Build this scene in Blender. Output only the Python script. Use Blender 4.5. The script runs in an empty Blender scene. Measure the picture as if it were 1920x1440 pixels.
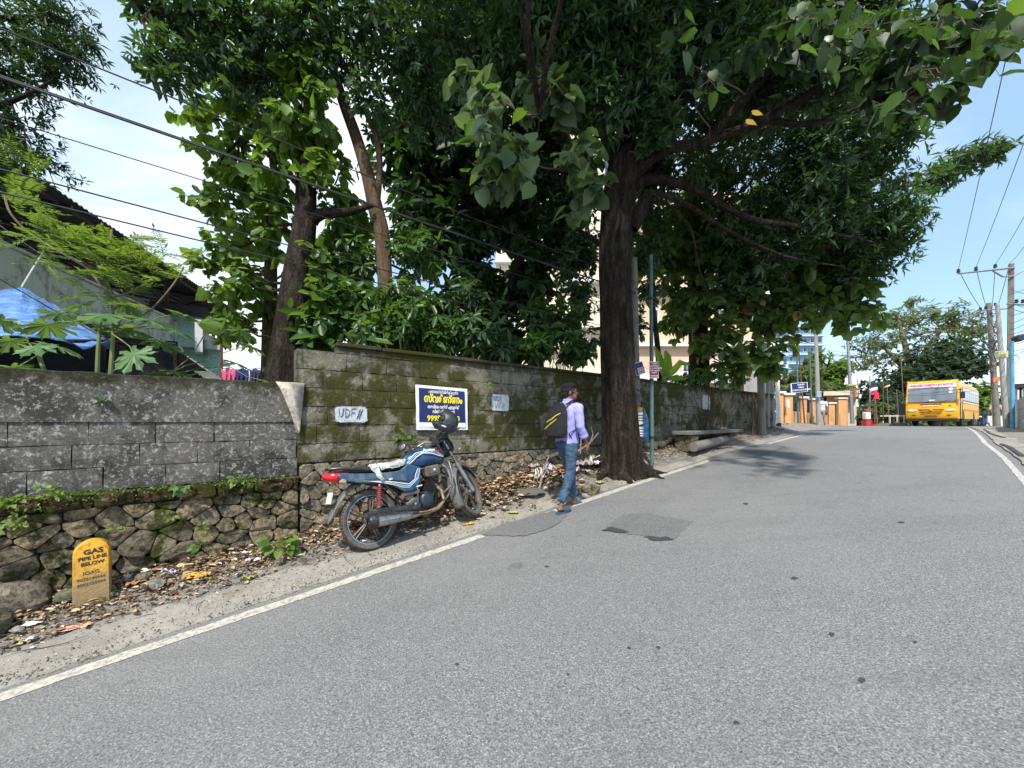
import bpy, math, random
import numpy as np
from mathutils import Vector, Matrix, noise as mnoise
random.seed(7)
rng = np.random.default_rng(7)
sc = bpy.context.scene
COL = sc.collection
F = 730.0                       # focal length in pixels of a 1920 wide frame
TX, TY = 0.7799, 0.6258         # direction of the road
ROAD_ANG = math.atan2(TY, TX)

# ---------------------------------------------------------------- camera
cam = bpy.data.cameras.new("camera")
cam.sensor_fit = 'HORIZONTAL'; cam.sensor_width = 36
cam.lens = F / 1920 * 36
cam.shift_y = 70 / 1920
cam.clip_start = 0.05; cam.clip_end = 3000
camo = bpy.data.objects.new("camera", cam)
camo.rotation_euler = (math.radians(90), 0, 0)
COL.objects.link(camo); sc.camera = camo

# ---------------------------------------------------------------- light
SUN_DIR = Vector((-0.12, -0.80, 1.08)).normalized()     # towards the sun
sun_el = math.asin(SUN_DIR.z)
sun_az = math.atan2(SUN_DIR.x, SUN_DIR.y)
world = bpy.data.worlds.new("World"); sc.world = world; world.use_nodes = True
wn = world.node_tree; wn.nodes.clear()
def wnode(t, **k):
    n = wn.nodes.new(t)
    for a, b in k.items(): setattr(n, a, b)
    return n
sky = wnode('ShaderNodeTexSky', sky_type='NISHITA', sun_disc=False, sun_elevation=sun_el, sun_rotation=sun_az)
sky.air_density = 1.0; sky.dust_density = 0.6; sky.ozone_density = 1.5
tc = wnode('ShaderNodeTexCoord')
sep = wnode('ShaderNodeSeparateXYZ'); wn.links.new(tc.outputs['Generated'], sep.inputs[0])
mz = wnode('ShaderNodeMath', operation='ADD'); wn.links.new(sep.outputs[2], mz.inputs[0]); mz.inputs[1].default_value = 0.22
mx = wnode('ShaderNodeMath', operation='MAXIMUM'); wn.links.new(mz.outputs[0], mx.inputs[0]); mx.inputs[1].default_value = 0.05
dx = wnode('ShaderNodeMath', operation='DIVIDE'); wn.links.new(sep.outputs[0], dx.inputs[0]); wn.links.new(mx.outputs[0], dx.inputs[1])
dy = wnode('ShaderNodeMath', operation='DIVIDE'); wn.links.new(sep.outputs[1], dy.inputs[0]); wn.links.new(mx.outputs[0], dy.inputs[1])
cmb = wnode('ShaderNodeCombineXYZ'); wn.links.new(dx.outputs[0], cmb.inputs[0]); wn.links.new(dy.outputs[0], cmb.inputs[1])
cmb.inputs[2].default_value = 3.3
mp = wnode('ShaderNodeMapping'); mp.inputs['Rotation'].default_value = (0, 0, 0.5); mp.inputs['Scale'].default_value = (0.55, 1.25, 1)
wn.links.new(cmb.outputs[0], mp.inputs[0])
cn = wnode('ShaderNodeTexNoise'); cn.inputs['Scale'].default_value = 1.15; cn.inputs['Detail'].default_value = 7; cn.inputs['Roughness'].default_value = 0.52
cn.inputs['Distortion'].default_value = 0.35
wn.links.new(mp.outputs[0], cn.inputs['Vector'])
# broad cloud cover thickens towards the west (left) and the horizon
cov = wnode('ShaderNodeMath', operation='MULTIPLY_ADD'); wn.links.new(sep.outputs[0], cov.inputs[0]); cov.inputs[1].default_value = -0.15
wn.links.new(cn.outputs['Fac'], cov.inputs[2])
hz = wnode('ShaderNodeMapRange'); wn.links.new(sep.outputs[2], hz.inputs[0])
for i, v in ((1, 0.0), (2, 0.30), (3, 0.22), (4, 0.0)): hz.inputs[i].default_value = v
cv2 = wnode('ShaderNodeMath', operation='ADD'); wn.links.new(cov.outputs[0], cv2.inputs[0]); wn.links.new(hz.outputs[0], cv2.inputs[1])
ramp = wnode('ShaderNodeMapRange', interpolation_type='SMOOTHSTEP'); wn.links.new(cv2.outputs[0], ramp.inputs[0])
for i, v in ((1, 0.36), (2, 0.72), (3, 0.0), (4, 0.95)): ramp.inputs[i].default_value = v
tint = wnode('ShaderNodeMix', data_type='RGBA', blend_type='MIX'); tint.inputs[0].default_value = 0.45
wn.links.new(sky.outputs[0], tint.inputs[6]); tint.inputs[7].default_value = (3.5, 5.5, 7.4, 1)
mixc = wnode('ShaderNodeMix', data_type='RGBA')
wn.links.new(ramp.outputs[0], mixc.inputs[0]); wn.links.new(tint.outputs[2], mixc.inputs[6]); mixc.inputs[7].default_value = (7.2, 7.7, 8.3, 1)
bg = wnode('ShaderNodeBackground'); bg.inputs[1].default_value = 0.12
wn.links.new(mixc.outputs[2], bg.inputs[0])
wo = wnode('ShaderNodeOutputWorld'); wn.links.new(bg.outputs[0], wo.inputs[0])

sl = bpy.data.lights.new("sun", 'SUN'); sl.energy = 3.7; sl.angle = math.radians(2.2); sl.color = (1.0, 0.95, 0.87)
so = bpy.data.objects.new("sun", sl); so.rotation_euler = SUN_DIR.to_track_quat('Z', 'Y').to_euler(); COL.objects.link(so)
vs = sc.view_settings
vs.view_transform = 'Standard'; vs.look = 'None'; vs.gamma = 1; vs.use_curve_mapping = False; vs.exposure = 0.70
sc.cycles.max_bounces = 6; sc.cycles.diffuse_bounces = 3; sc.cycles.glossy_bounces = 3
sc.cycles.transmission_bounces = 4; sc.cycles.transparent_max_bounces = 6
sc.cycles.caustics_reflective = False; sc.cycles.caustics_refractive = False

# ---------------------------------------------------------------- helpers
def W(s, n, z=0.0): return Vector((TX*s - TY*n, TY*s + TX*n, z))
def P(u, v, Y): return Vector(((u-960)/F*Y, Y, (790-v)/F*Y))
def SN(p): return (TX*p[0] + TY*p[1], -TY*p[0] + TX*p[1])
_ks = np.array([-40,-20,-5,-.87,2.4,5.4,9,13.3,18,25,38,60,100,200,600.])
_kz = np.array([-5,-3.3,-1.93,-1.55,-1.245,-.96,-.66,-.40,-.31,-.285,-.33,-.75,-2.2,-5,-12])
_S = np.arange(-60, 600, .25); _Z = np.interp(_S, _ks, _kz); _kk = np.hanning(13); _kk /= _kk.sum()
_Z = np.convolve(np.pad(_Z, 6, mode='edge'), _kk, 'valid')
def ZR(s): return np.interp(s, _S, _Z)
def NL(s): return np.interp(s, [-100,13.3,20,31,60,200],[3.57,3.57,4.7,6.4,10,20])
def NR(s): return np.interp(s, [-100,2,5,8.3,10.4,12.6,23,38,60,200],[-1.1,-.75,-.45,-.2,-.06,.15,.64,1.3,2.2,4])
def sstep(x): x = np.clip(x, 0, 1); return x*x*(3-2*x)
def G(s, n):
    z = ZR(s); d = n - NL(s) - .12; e = NR(s) - .1 - n
    z = z + .2*sstep(d/1.0) + .05*sstep(e/.8)
    return z
def G3(s, n, dz=0.0): return W(s, n, float(G(s, n)) + dz)

def lnk(o, parent=None):
    COL.objects.link(o)
    if parent is not None: o.parent = parent
    return o
def tag(o, label=None, cat=None, group=None, kind=None):
    if label: o['label'] = label
    if cat: o['category'] = cat
    if group: o['group'] = group
    if kind: o['kind'] = kind
    return o
def thing(name, label, cat, loc=(0,0,0), rot=(0,0,0), group=None):
    o = bpy.data.objects.new(name, None); o.location = loc; o.rotation_euler = rot; o.empty_display_size = .1
    lnk(o); tag(o, label, cat, group); return o
def LM(o):
    m = Matrix.LocRotScale(o.location, o.rotation_euler, o.scale)
    return LM(o.parent) @ m if o.parent else m
def copy_tree(o, parent=None):
    c = o.copy(); COL.objects.link(c); c.parent = parent
    for ch in list(o.children): copy_tree(ch, c)
    return c

class MB:
    """collects faces of several slots of material into one mesh"""
    def __init__(s): s.v = []; s.f = []; s.m = []; s.cur = 0
    def slot(s, i): s.cur = i; return s
    def add(s, vs, fs, M=None):
        b = len(s.v)
        for p in vs:
            p = Vector(p); s.v.append(M @ p if M is not None else p)
        for f in fs: s.f.append(tuple(b+i for i in f)); s.m.append(s.cur)
        return s
    def box(s, c, d, M=None, bev=0.0):
        x, y, z = (a/2 for a in d); R = Matrix.Translation(c) if M is None else M @ Matrix.Translation(c)
        if bev <= 0:
            vs = [(i*x, j*y, k*z) for i in (-1,1) for j in (-1,1) for k in (-1,1)]
            return s.add(vs, [(0,1,3,2),(4,6,7,5),(0,4,5,1),(2,3,7,6),(0,2,6,4),(1,5,7,3)], R)
        vs = []; bev = min(bev, x*.9, y*.9, z*.9)
        idx = {}
        for i in (-1,1):
            for j in (-1,1):
                for k in (-1,1):
                    for a in range(3):
                        q = [i*(x-bev), j*(y-bev), k*(z-bev)]; q[a] = (i*x, j*y, k*z)[a]
                        idx[(i,j,k,a)] = len(vs); vs.append(q)
        fs = []
        for a in range(3):
            b, c2 = [q for q in range(3) if q != a]
            for sg in (-1,1):
                quad = []
                for p, q in ((-1,-1),(1,-1),(1,1),(-1,1)):
                    t = [0,0,0]; t[a]=sg; t[b]=p; t[c2]=q; quad.append(idx[(t[0],t[1],t[2],a)])
                fs.append(tuple(quad))
        for a in range(3):      # edges along axis a
            b, c2 = [q for q in range(3) if q != a]
            for p in (-1,1):
                for q in (-1,1):
                    k1=[0,0,0];k1[a]=-1;k1[b]=p;k1[c2]=q;k2=list(k1);k2[a]=1
                    fs.append((idx[(*k1,b)],idx[(*k1,c2)],idx[(*k2,c2)],idx[(*k2,b)]))
        for i in (-1,1):
            for j in (-1,1):
                for k in (-1,1): fs.append((idx[(i,j,k,0)],idx[(i,j,k,1)],idx[(i,j,k,2)]))
        return s.add(vs, fs, R)
    def tube(s, pts, r, sides=8, M=None, cap=True, flat=1.0):
        pts = [Vector(p) for p in pts]; n = len(pts)
        rs = r if isinstance(r, (list, tuple)) else [r]*n
        if len(rs) == 2 and n > 2: rs = [rs[0]+(rs[1]-rs[0])*i/(n-1) for i in range(n)]
        vs = []; fs = []; up = None
        for i, p in enumerate(pts):
            t = (pts[min(i+1,n-1)] - pts[max(i-1,0)])
            t = t.normalized() if t.length > 1e-9 else Vector((0,0,1))
            if up is None:
                up = Vector((0,0,1)) if abs(t.z) < .9 else Vector((1,0,0))
            a = t.cross(up).normalized(); b = a.cross(t).normalized(); up = b
            for k in range(sides):
                q = 2*math.pi*k/sides
                vs.append(p + (a*math.cos(q) + b*math.sin(q)*flat)*rs[i])
        for i in range(n-1):
            for k in range(sides):
                k2 = (k+1) % sides
                fs.append((i*sides+k, i*sides+k2, (i+1)*sides+k2, (i+1)*sides+k))
        if cap and sides > 2:
            fs.append(tuple(range(sides-1,-1,-1))); fs.append(tuple((n-1)*sides+k for k in range(sides)))
        return s.add(vs, fs, M)
    def cyl(s, a, b, r, sides=16, r2=None, M=None): return s.tube([a, b], [r, r if r2 is None else r2], sides, M)
    def lathe(s, prof, sides=24, M=None, axis='z', arc=None):
        """prof: (radius, height) pairs; open profile"""
        vs = []; fs = []; n = len(prof); full = arc is None
        a0, a1 = arc or (0, 2*math.pi); cnt = sides if full else sides+1
        for (r, h) in prof:
            for k in range(cnt):
                q = a0 + (a1-a0)*k/sides
                c, d = r*math.cos(q), r*math.sin(q)
                vs.append((c,d,h) if axis=='z' else ((c,h,d) if axis=='y' else (h,c,d)))
        for i in range(n-1):
            for k in range(sides):
                k2 = (k+1) % cnt if full else k+1
                fs.append((i*cnt+k, i*cnt+k2, (i+1)*cnt+k2, (i+1)*cnt+k))
        return s.add(vs, fs, M)
    def loft(s, secs, sides=16, M=None, axis='x', cap=True):
        """secs: (pos, cy, cz, half_y, half_z, exponent)"""
        vs = []; fs = []; n = len(secs)
        for (x, cy, cz, hy, hz_, e) in secs:
            for k in range(sides):
                q = 2*math.pi*k/sides; c, d = math.cos(q), math.sin(q)
                yy = cy + hy*math.copysign(abs(c)**(2/e), c); zz = cz + hz_*math.copysign(abs(d)**(2/e), d)
                vs.append((x,yy,zz) if axis=='x' else ((yy,x,zz) if axis=='y' else (yy,zz,x)))
        for i in range(n-1):
            for k in range(sides):
                k2 = (k+1) % sides
                fs.append((i*sides+k, i*sides+k2, (i+1)*sides+k2, (i+1)*sides+k))
        if cap: fs.append(tuple(range(sides-1,-1,-1))); fs.append(tuple((n-1)*sides+k for k in range(sides)))
        return s.add(vs, fs, M)
    def prism(s, poly, y0, y1, M=None, axis='y', inset=0.0):
        """polygon in (x,z) extruded along y"""
        n = len(poly)
        def at(p, h):
            return (p[0],h,p[1]) if axis=='y' else ((p[0],p[1],h) if axis=='z' else (h,p[0],p[1]))
        vs = [at(p,y0) for p in poly] + [at(p,y1) for p in poly]
        fs = [tuple(range(n-1,-1,-1)), tuple(range(n,2*n))] + [(k,(k+1)%n,n+(k+1)%n,n+k) for k in range(n)]
        return s.add(vs, fs, M)
    def ell(s, c, r, M=None, seg=16, rings=10, rot=None):
        vs = []; fs = []
        R = rot or Matrix.Identity(4)
        for i in range(rings+1):
            a = math.pi*i/rings
            for k in range(seg):
                q = 2*math.pi*k/seg
                vs.append(Vector(c) + R.to_3x3() @ Vector((r[0]*math.sin(a)*math.cos(q), r[1]*math.sin(a)*math.sin(q), r[2]*math.cos(a))))
        for i in range(rings):
            for k in range(seg):
                k2=(k+1)%seg; fs.append((i*seg+k,(i+1)*seg+k,(i+1)*seg+k2,i*seg+k2))
        return s.add(vs, fs, M)
    def build(s, name, mat, parent=None, smooth=True, world=False, label=None, ang=None, loc=None, bevel=0):
        me = bpy.data.meshes.new(name)
        vs = s.v
        if world and parent is not None:
            inv = LM(parent).inverted(); vs = [inv @ p for p in vs]
        elif world and loc is not None:
            vs = [p - Vector(loc) for p in vs]
        me.from_pydata([tuple(p) for p in vs], [], s.f)
        for m in (mat if isinstance(mat, (list,tuple)) else [mat]): me.materials.append(m)
        me.polygons.foreach_set('material_index', s.m)
        if smooth:
            me.polygons.foreach_set('use_smooth', [True]*len(s.f))
            me.update()
            if ang is None: ang = 38
            try: me.set_sharp_from_angle(angle=math.radians(ang))
            except Exception: pass
        me.update()
        o = bpy.data.objects.new(name, me)
        if loc is not None: o.location = loc
        lnk(o, parent)
        if label: o['label'] = label
        return o

# ---------------------------------------------------------------- materials
MATS = {}
class NT:
    def __init__(s, name):
        s.m = bpy.data.materials.new(name); s.m.use_nodes = True; s.t = s.m.node_tree; s.t.nodes.clear()
        s.out = s.t.nodes.new('ShaderNodeOutputMaterial'); s.b = s.t.nodes.new('ShaderNodeBsdfPrincipled')
        s.t.links.new(s.b.outputs[0], s.out.inputs[0]); s._p = None; MATS[name] = s.m
    def n(s, t, ins=None, **k):
        x = s.t.nodes.new(t)
        for a, b in k.items(): setattr(x, a, b)
        for a, b in (ins or {}).items():
            if hasattr(b, 'is_linked') or isinstance(b, bpy.types.NodeSocket): s.t.links.new(b, x.inputs[a])
            else: x.inputs[a].default_value = b
        return x
    def pos(s, scale=(1,1,1), obj=False, rot=0):
        if s._p is None:
            s._p = {}
        k = 'o' if obj else 'w'
        if k not in s._p:
            s._p[k] = s.n('ShaderNodeTexCoord').outputs['Object'] if obj else s.n('ShaderNodeNewGeometry').outputs['Position']
        return s.n('ShaderNodeMapping', {0: s._p[k], 'Scale': scale, 'Rotation': (0,0,rot)}).outputs[0]
    def noise(s, scale, detail=4, rough=.55, stretch=(1,1,1), obj=False, dist=0.0, rot=0):
        return s.n('ShaderNodeTexNoise', {'Vector': s.pos(stretch, obj, rot), 'Scale': scale, 'Detail': detail, 'Roughness': rough, 'Distortion': dist}).outputs['Fac']
    def vor(s, scale, stretch=(1,1,1), obj=False, feature='F1', out='Distance'):
        return s.n('ShaderNodeTexVoronoi', {'Vector': s.pos(stretch, obj), 'Scale': scale}, feature=feature).outputs[out]
    def rmp(s, fac, lo, hi, a=0., b=1., smooth=True):
        return s.n('ShaderNodeMapRange', {0: fac, 1: lo, 2: hi, 3: a, 4: b}, interpolation_type='SMOOTHSTEP' if smooth else 'LINEAR').outputs[0]
    def mix(s, f, a, b, mode='MIX'):
        x = s.n('ShaderNodeMix', data_type='RGBA', blend_type=mode)
        for i, q in ((0,f),(6,a),(7,b)):
            if isinstance(q, bpy.types.NodeSocket): s.t.links.new(q, x.inputs[i])
            else: x.inputs[i].default_value = q if i == 0 or len(q) == 4 else (*q, 1)
        return x.outputs[2]
    def math(s, op, a, b=0.0):
        return s.n('ShaderNodeMath', {0: a, 1: b}, operation=op).outputs[0]
    def rnd(s): return s.n('ShaderNodeNewGeometry').outputs['Random Per Island']
    def ornd(s): return s.n('ShaderNodeObjectInfo').outputs['Random']
    def cramp(s, fac, stops):
        x = s.n('ShaderNodeValToRGB', {0: fac}); e = x.color_ramp.elements
        while len(e) < len(stops): e.new(.5)
        for el, (p, c) in zip(e, stops): el.position = p; el.color = (*c, 1)
        return x.outputs[0]
    def done(s, col=None, rough=.8, metal=0., spec=None, bump=None, h=None, dist=.01, strength=1., emis=None, **k):
        def st(i, v):
            if isinstance(v, bpy.types.NodeSocket): s.t.links.new(v, s.b.inputs[i])
            else: s.b.inputs[i].default_value = v if not (isinstance(v, tuple) and len(v) == 3) else (*v, 1)
        if col is not None: st('Base Color', col)
        st('Roughness', rough); st('Metallic', metal)
        if spec is not None: st('Specular IOR Level', spec)
        if h is not None:
            bp = s.n('ShaderNodeBump', {'Height': h, 'Distance': dist, 'Strength': strength}); s.t.links.new(bp.outputs[0], s.b.inputs['Normal'])
        for a, b in k.items(): st(a.replace('_', ' '), b)
        return s.m

def simple(name, col, rough=.6, metal=0., var=.25, scale=6., bump=.0, obj=True, dirt=None, **k):
    """paint, metal, plastic: a base colour with uneven wear"""
    t = NT(name)
    f = t.noise(scale, 5, .6, obj=obj)
    c2 = tuple(max(0, c*(1-var)) for c in col); c3 = tuple(min(1, c*(1+var*.6)) for c in col)
    c = t.cramp(f, [(.3, c2), (.7, c3)])
    if dirt:
        g = t.rmp(t.noise(scale*2.3, 6, .7, obj=obj), .48, .68)
        c = t.mix(t.math('MULTIPLY', g, dirt[1]), c, dirt[0])
    r = t.rmp(t.noise(scale*3, 4, .6, obj=obj), .3, .7, max(.02, rough-.08), min(1, rough+.1))
    return t.done(c, r, metal, h=t.noise(scale*8, 3, .6, obj=obj) if bump else None, dist=bump or .01, **k)

def leaf_mat(name, dark, light, trans, tw=.35, rough=.42, odd=None):
    t = NT(name)
    r = t.rnd()
    c = t.cramp(r, [(0, dark), (.55, tuple((a+b)/2 for a, b in zip(dark, light))), (1, light)])
    c = t.mix(t.rmp(t.noise(1.6, 3), .42, .62, 0, .55), c, tuple(a*.5+b*.15 for a, b in zip(dark, light)))
    if odd:
        q = t.math('GREATER_THAN', t.math('FRACT', t.math('MULTIPLY', r, 37.7)), 1-odd[1])
        c = t.mix(q, c, odd[0])
    t.done(c, rough, 0, spec=.45)
    tr = t.n('ShaderNodeBsdfTranslucent')
    t2 = t.mix(r, tuple(x*.75 for x in trans), tuple(min(1,x*1.25) for x in trans))
    t.t.links.new(t2, tr.inputs[0])
    mx_ = t.n('ShaderNodeMixShader', {0: tw}); t.t.links.new(t.b.outputs[0], mx_.inputs[1]); t.t.links.new(tr.outputs[0], mx_.inputs[2])
    t.t.links.new(mx_.outputs[0], t.out.inputs[0])
    return t.m

def m_asphalt(name='asphalt', k=1.0):
    t = NT(name)
    big = t.noise(.55, 4, .55); med = t.noise(5, 4, .6)
    fine = t.noise(120, 4, .8); vor = t.vor(75)
    c = t.cramp(fine, [(.30, (.040,.040,.042)), (.46, (.140,.140,.142)), (.58, (.212,.212,.212)), (.70,(.40,.395,.38))])
    c = t.mix(t.rmp(vor, .1, .5, .0, .2), c, (.17,.17,.172))
    ag = t.n('ShaderNodeSeparateColor', {0: t.vor(165, out='Color')}).outputs[0]
    c = t.mix(t.rmp(ag, .74, .97, 0, .50), c, (.42,.415,.40)); c = t.mix(t.rmp(ag, .20, .04, 0, .55), c, (.030,.030,.032))
    c = t.mix(t.rmp(big, .40, .70, 0, .40), c, (.222,.220,.216))
    c = t.mix(t.rmp(med, .50, .78, 0, .25), c, (.12,.12,.122))
    # wheel-worn streaks along the road and small tar blots
    st = t.noise(1.4, 5, .6, stretch=(.30, 2.6, 1), rot=-ROAD_ANG)
    c = t.mix(t.rmp(st, .50, .74, 0, .22), c, (.10,.10,.103))
    bl = t.math('MAXIMUM', t.rmp(t.noise(3.1, 2, .5, dist=.6), .72, .75), t.rmp(t.noise(9, 2, .5, dist=.8), .745, .765))
    c = t.mix(t.math('MULTIPLY', bl, .35), c, (.05,.05,.052))
    if k != 1: c = t.mix(1.0, c, (k,k,k), 'MULTIPLY')
    h = t.math('ADD', t.math('MULTIPLY', fine, .6), t.math('MULTIPLY', vor, .8))
    return t.done(c, .82, h=h, dist=.007, strength=.65, spec=.35)
def m_patch(name, k):
    t = NT(name); fine = t.noise(190, 3, .75)
    c = t.cramp(fine, [(.3, (.035*k,.035*k,.036*k)), (.55, (.085*k,.085*k,.087*k)), (.78,(.22*k,.22*k,.22*k))])
    return t.done(c, .85, h=fine, dist=.005, strength=.6)
def m_line():
    t = NT('road_paint'); f = t.noise(26, 6, .7); g = t.noise(150, 3, .7)
    c = t.mix(t.rmp(f, .46, .62, 0, .8), (.50,.475,.41), (.21,.205,.20))
    c = t.mix(t.rmp(g, .50, .68, 0, .6), c, (.25,.24,.225))
    return t.done(c, .7, h=g, dist=.003, strength=.5)
def m_ground():
    t = NT('ground_dirt')
    a = t.noise(1.1, 5, .6); b = t.noise(9, 6, .65); f = t.noise(120, 4, .75)
    c = t.cramp(b, [(.25,(.10,.085,.066)),(.5,(.185,.165,.14)),(.75,(.27,.25,.225))])
    c = t.mix(t.rmp(a, .45, .62, 0, .7), c, (.13,.125,.12))
    c = t.mix(t.rmp(f, .35, .7, 0, .6), c, (.33,.30,.265))
    return t.done(c, .95, h=t.math('ADD', b, t.math('MULTIPLY', f, .4)), dist=.03, strength=.7)
def m_shoulder():
    t = NT('shoulder_concrete')
    a = t.noise(.9, 5, .6); b = t.noise(14, 6, .7); f = t.noise(150, 4, .7)
    c = t.cramp(b, [(.25,(.19,.175,.15)),(.5,(.275,.255,.22)),(.78,(.37,.345,.30))])
    c = t.mix(t.rmp(a, .42, .66, 0, .6), c, (.17,.163,.15))
    c = t.mix(t.rmp(t.noise(2.7, 6, .75, dist=.8), .54, .66, 0, .6), c, (.15,.125,.095))
    c = t.mix(t.rmp(f, .50, .75, 0, .5), c, (.40,.38,.34))
    return t.done(c, .92, h=t.math('ADD', b, t.math('MULTIPLY', f, .5)), dist=.012, strength=.6)

def m_block(name, base, moss, mossamt, lichen, ztop=9):
    t = NT(name)
    r = t.ornd()
    f = t.noise(60, 5, .75); m = t.noise(5.5, 6, .68); l = t.noise(17, 6, .8); big = t.noise(1.3, 4, .6)
    
    c = t.cramp(f, [(.25, tuple(x*.35 for x in base)), (.5, base), (.75, tuple(min(1,x*1.9) for x in base))])
    c = t.mix(t.math('MULTIPLY', r, .55), c, tuple(x*1.45*q for x, q in zip(base, (1.08,1.0,.9))))
    dk = t.rmp(t.noise(2.6, 6, .7), .45, .62, 0, .72)
    c = t.mix(dk, c, tuple(x*.22 for x in base))
    c = t.mix(t.rmp(l, .53, .64, 0, lichen), c, (.40,.40,.37)); c = t.mix(t.rmp(t.noise(34, 5, .8), .54, .62, 0, lichen*.9), c, (.34,.34,.32))
    # streaks running down the face
    st = t.noise(7, 4, .65, stretch=(1,1,.12))
    c = t.mix(t.rmp(st, .54, .68, 0, .5), c, tuple(x*.3 for x in base))
    mm = t.rmp(t.math('ADD', t.math('MULTIPLY', big, .55), t.math('MULTIPLY', m, .55)), mossamt, mossamt+.11, 0, .93)
    mc = t.cramp(t.noise(75, 4, .75), [(.3, tuple(x*.35 for x in moss)), (.6, moss), (.8, tuple(x*1.8 for x in moss))])
    zz = t.n('ShaderNodeSeparateXYZ', {0: t.pos()}).outputs[2]
    ed = t.rmp(t.math('ADD', zz, t.math('MULTIPLY', t.math('SUBTRACT', t.noise(6, 5, .7), .5), .45)), ztop-.16, ztop-.02, 0, .8)
    c = t.mix(ed, c, tuple(x*.3 for x in moss)); c = t.mix(mm, c, mc)
    h = t.math('ADD', t.math('MULTIPLY', f, .7), t.math('ADD', t.math('MULTIPLY', m, 1.2), t.math('MULTIPLY', mm, .4)))
    return t.done(c, .95, h=h, dist=.012, strength=.9, spec=.2)
def m_stone(name, cols, moss=.60, lat=False):
    t = NT(name)
    r = t.ornd(); f = t.noise(28 if not lat else 42, 6, .75); m = t.noise(6, 5, .65)
    base = t.cramp(r, [(0, cols[0]), (.45, cols[1]), (1, cols[2])])
    c = t.mix(t.rmp(f, .38, .58, .75, 0), base, tuple(x*.3 for x in cols[0]))
    c = t.mix(t.rmp(t.noise(11, 5, .75), .56, .7, 0, .6), c, (.33,.31,.26))
    mc = t.cramp(t.noise(80, 4, .75), [(.3,(.012,.016,.004)),(.6,(.055,.062,.010)),(.8,(.13,.14,.03))])
    c = t.mix(t.rmp(m, moss, moss+.07, 0, .93), c, mc)
    h = t.math('ADD', f, t.math('MULTIPLY', t.noise(9, 4, .6), 1.6))
    return t.done(c, .95, h=h, dist=.035 if not lat else .05, strength=.9, spec=.2)
def m_bark(name, cols, sc_=5.0, dist=.03):
    t = NT(name)
    a = t.noise(sc_, 6, .75, stretch=(1,1,.22), dist=.9); b = t.noise(sc_*6, 5, .75, stretch=(1,1,.6)); pl = t.rmp(t.vor(sc_*2.2, stretch=(1,1,.35), feature='DISTANCE_TO_EDGE'), 0, .12); g = t.noise(1.7, 4, .6)
    c = t.cramp(a, [(.3, cols[0]), (.5, cols[1]), (.72, cols[2])])
    c = t.mix(t.rmp(b, .5, .7, 0, .45), c, cols[2])
    c = t.mix(t.math('MULTIPLY', t.math('SUBTRACT', 1.0, pl), .3), c, cols[0])
    c = t.mix(t.rmp(g, .55, .72, 0, .5), c, (.05,.06,.03))
    return t.done(c, .95, h=t.math('ADD', t.math('ADD', a, t.math('MULTIPLY', pl, .14)), t.math('MULTIPLY', b, .45)), dist=dist, strength=1., spec=.15)
def m_plaster(name, base, stain=(.07,.065,.055), amt=.55, scale=1.0):
    t = NT(name)
    b = t.noise(1.6*scale, 6, .65); f = t.noise(22*scale, 5, .7); st = t.noise(3.2*scale, 5, .65, stretch=(1,1,.13))
    c = t.mix(t.rmp(f, .4, .7, 0, .4), base, tuple(x*.72 for x in base))
    c = t.mix(t.rmp(b, .5, .68, 0, amt), c, stain)
    c = t.mix(t.rmp(st, .52, .70, 0, amt*.9), c, stain)
    return t.done(c, .9, h=f, dist=.006, strength=.5)
asphalt = m_asphalt(); patch_dark = m_patch('asphalt_patch', .55); patch_or_shade = m_asphalt('asphalt_repair_or_shade', .80)
road_paint = m_line(); dirt = m_ground(); shoulder = m_shoulder()
block_grey = m_block('block_grey', (.100,.096,.088), (.055,.058,.012), .64, .7, .40)
block_moss = m_block('block_mossy', (.150,.143,.108), (.056,.055,.010), .495, .45, .86)
mortar_dark = m_plaster('mortar_dark', (.10,.095,.082)); mortar_light = m_plaster('mortar_light', (.17,.16,.135), (.05,.055,.02), .7, 3)
stone_m = m_stone('rubble_stone', ((.16,.14,.095),(.23,.195,.135),(.33,.25,.15)), .52)
stone_m2 = m_stone('rubble_stone_dry', ((.17,.155,.12),(.25,.22,.165),(.34,.275,.18)), .64)
laterite = m_stone('laterite', ((.075,.048,.028),(.12,.078,.043),(.17,.12,.07)), .47, True)
bark_dark = m_bark('bark_dark', ((.006,.005,.004),(.026,.020,.016),(.095,.078,.062)), 8, .06)
bark_mid = m_bark('bark_brown', ((.035,.022,.014),(.10,.066,.042),(.19,.14,.10)), 7, .02)
bark_pale = m_bark('bark_pale', ((.10,.08,.06),(.22,.18,.13),(.34,.29,.22)), 3, .02)
twig_m = simple('twig', (.09,.07,.045), .9, var=.5)
stem_green = simple('green_stem', (.14,.19,.06), .6, var=.4)
concrete_pole = m_plaster('pole_concrete', (.30,.29,.27), (.10,.09,.08), .4, 2)
concrete_dk = m_plaster('pole_concrete_weathered', (.19,.175,.155), (.05,.045,.04), .6, 2)
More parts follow.
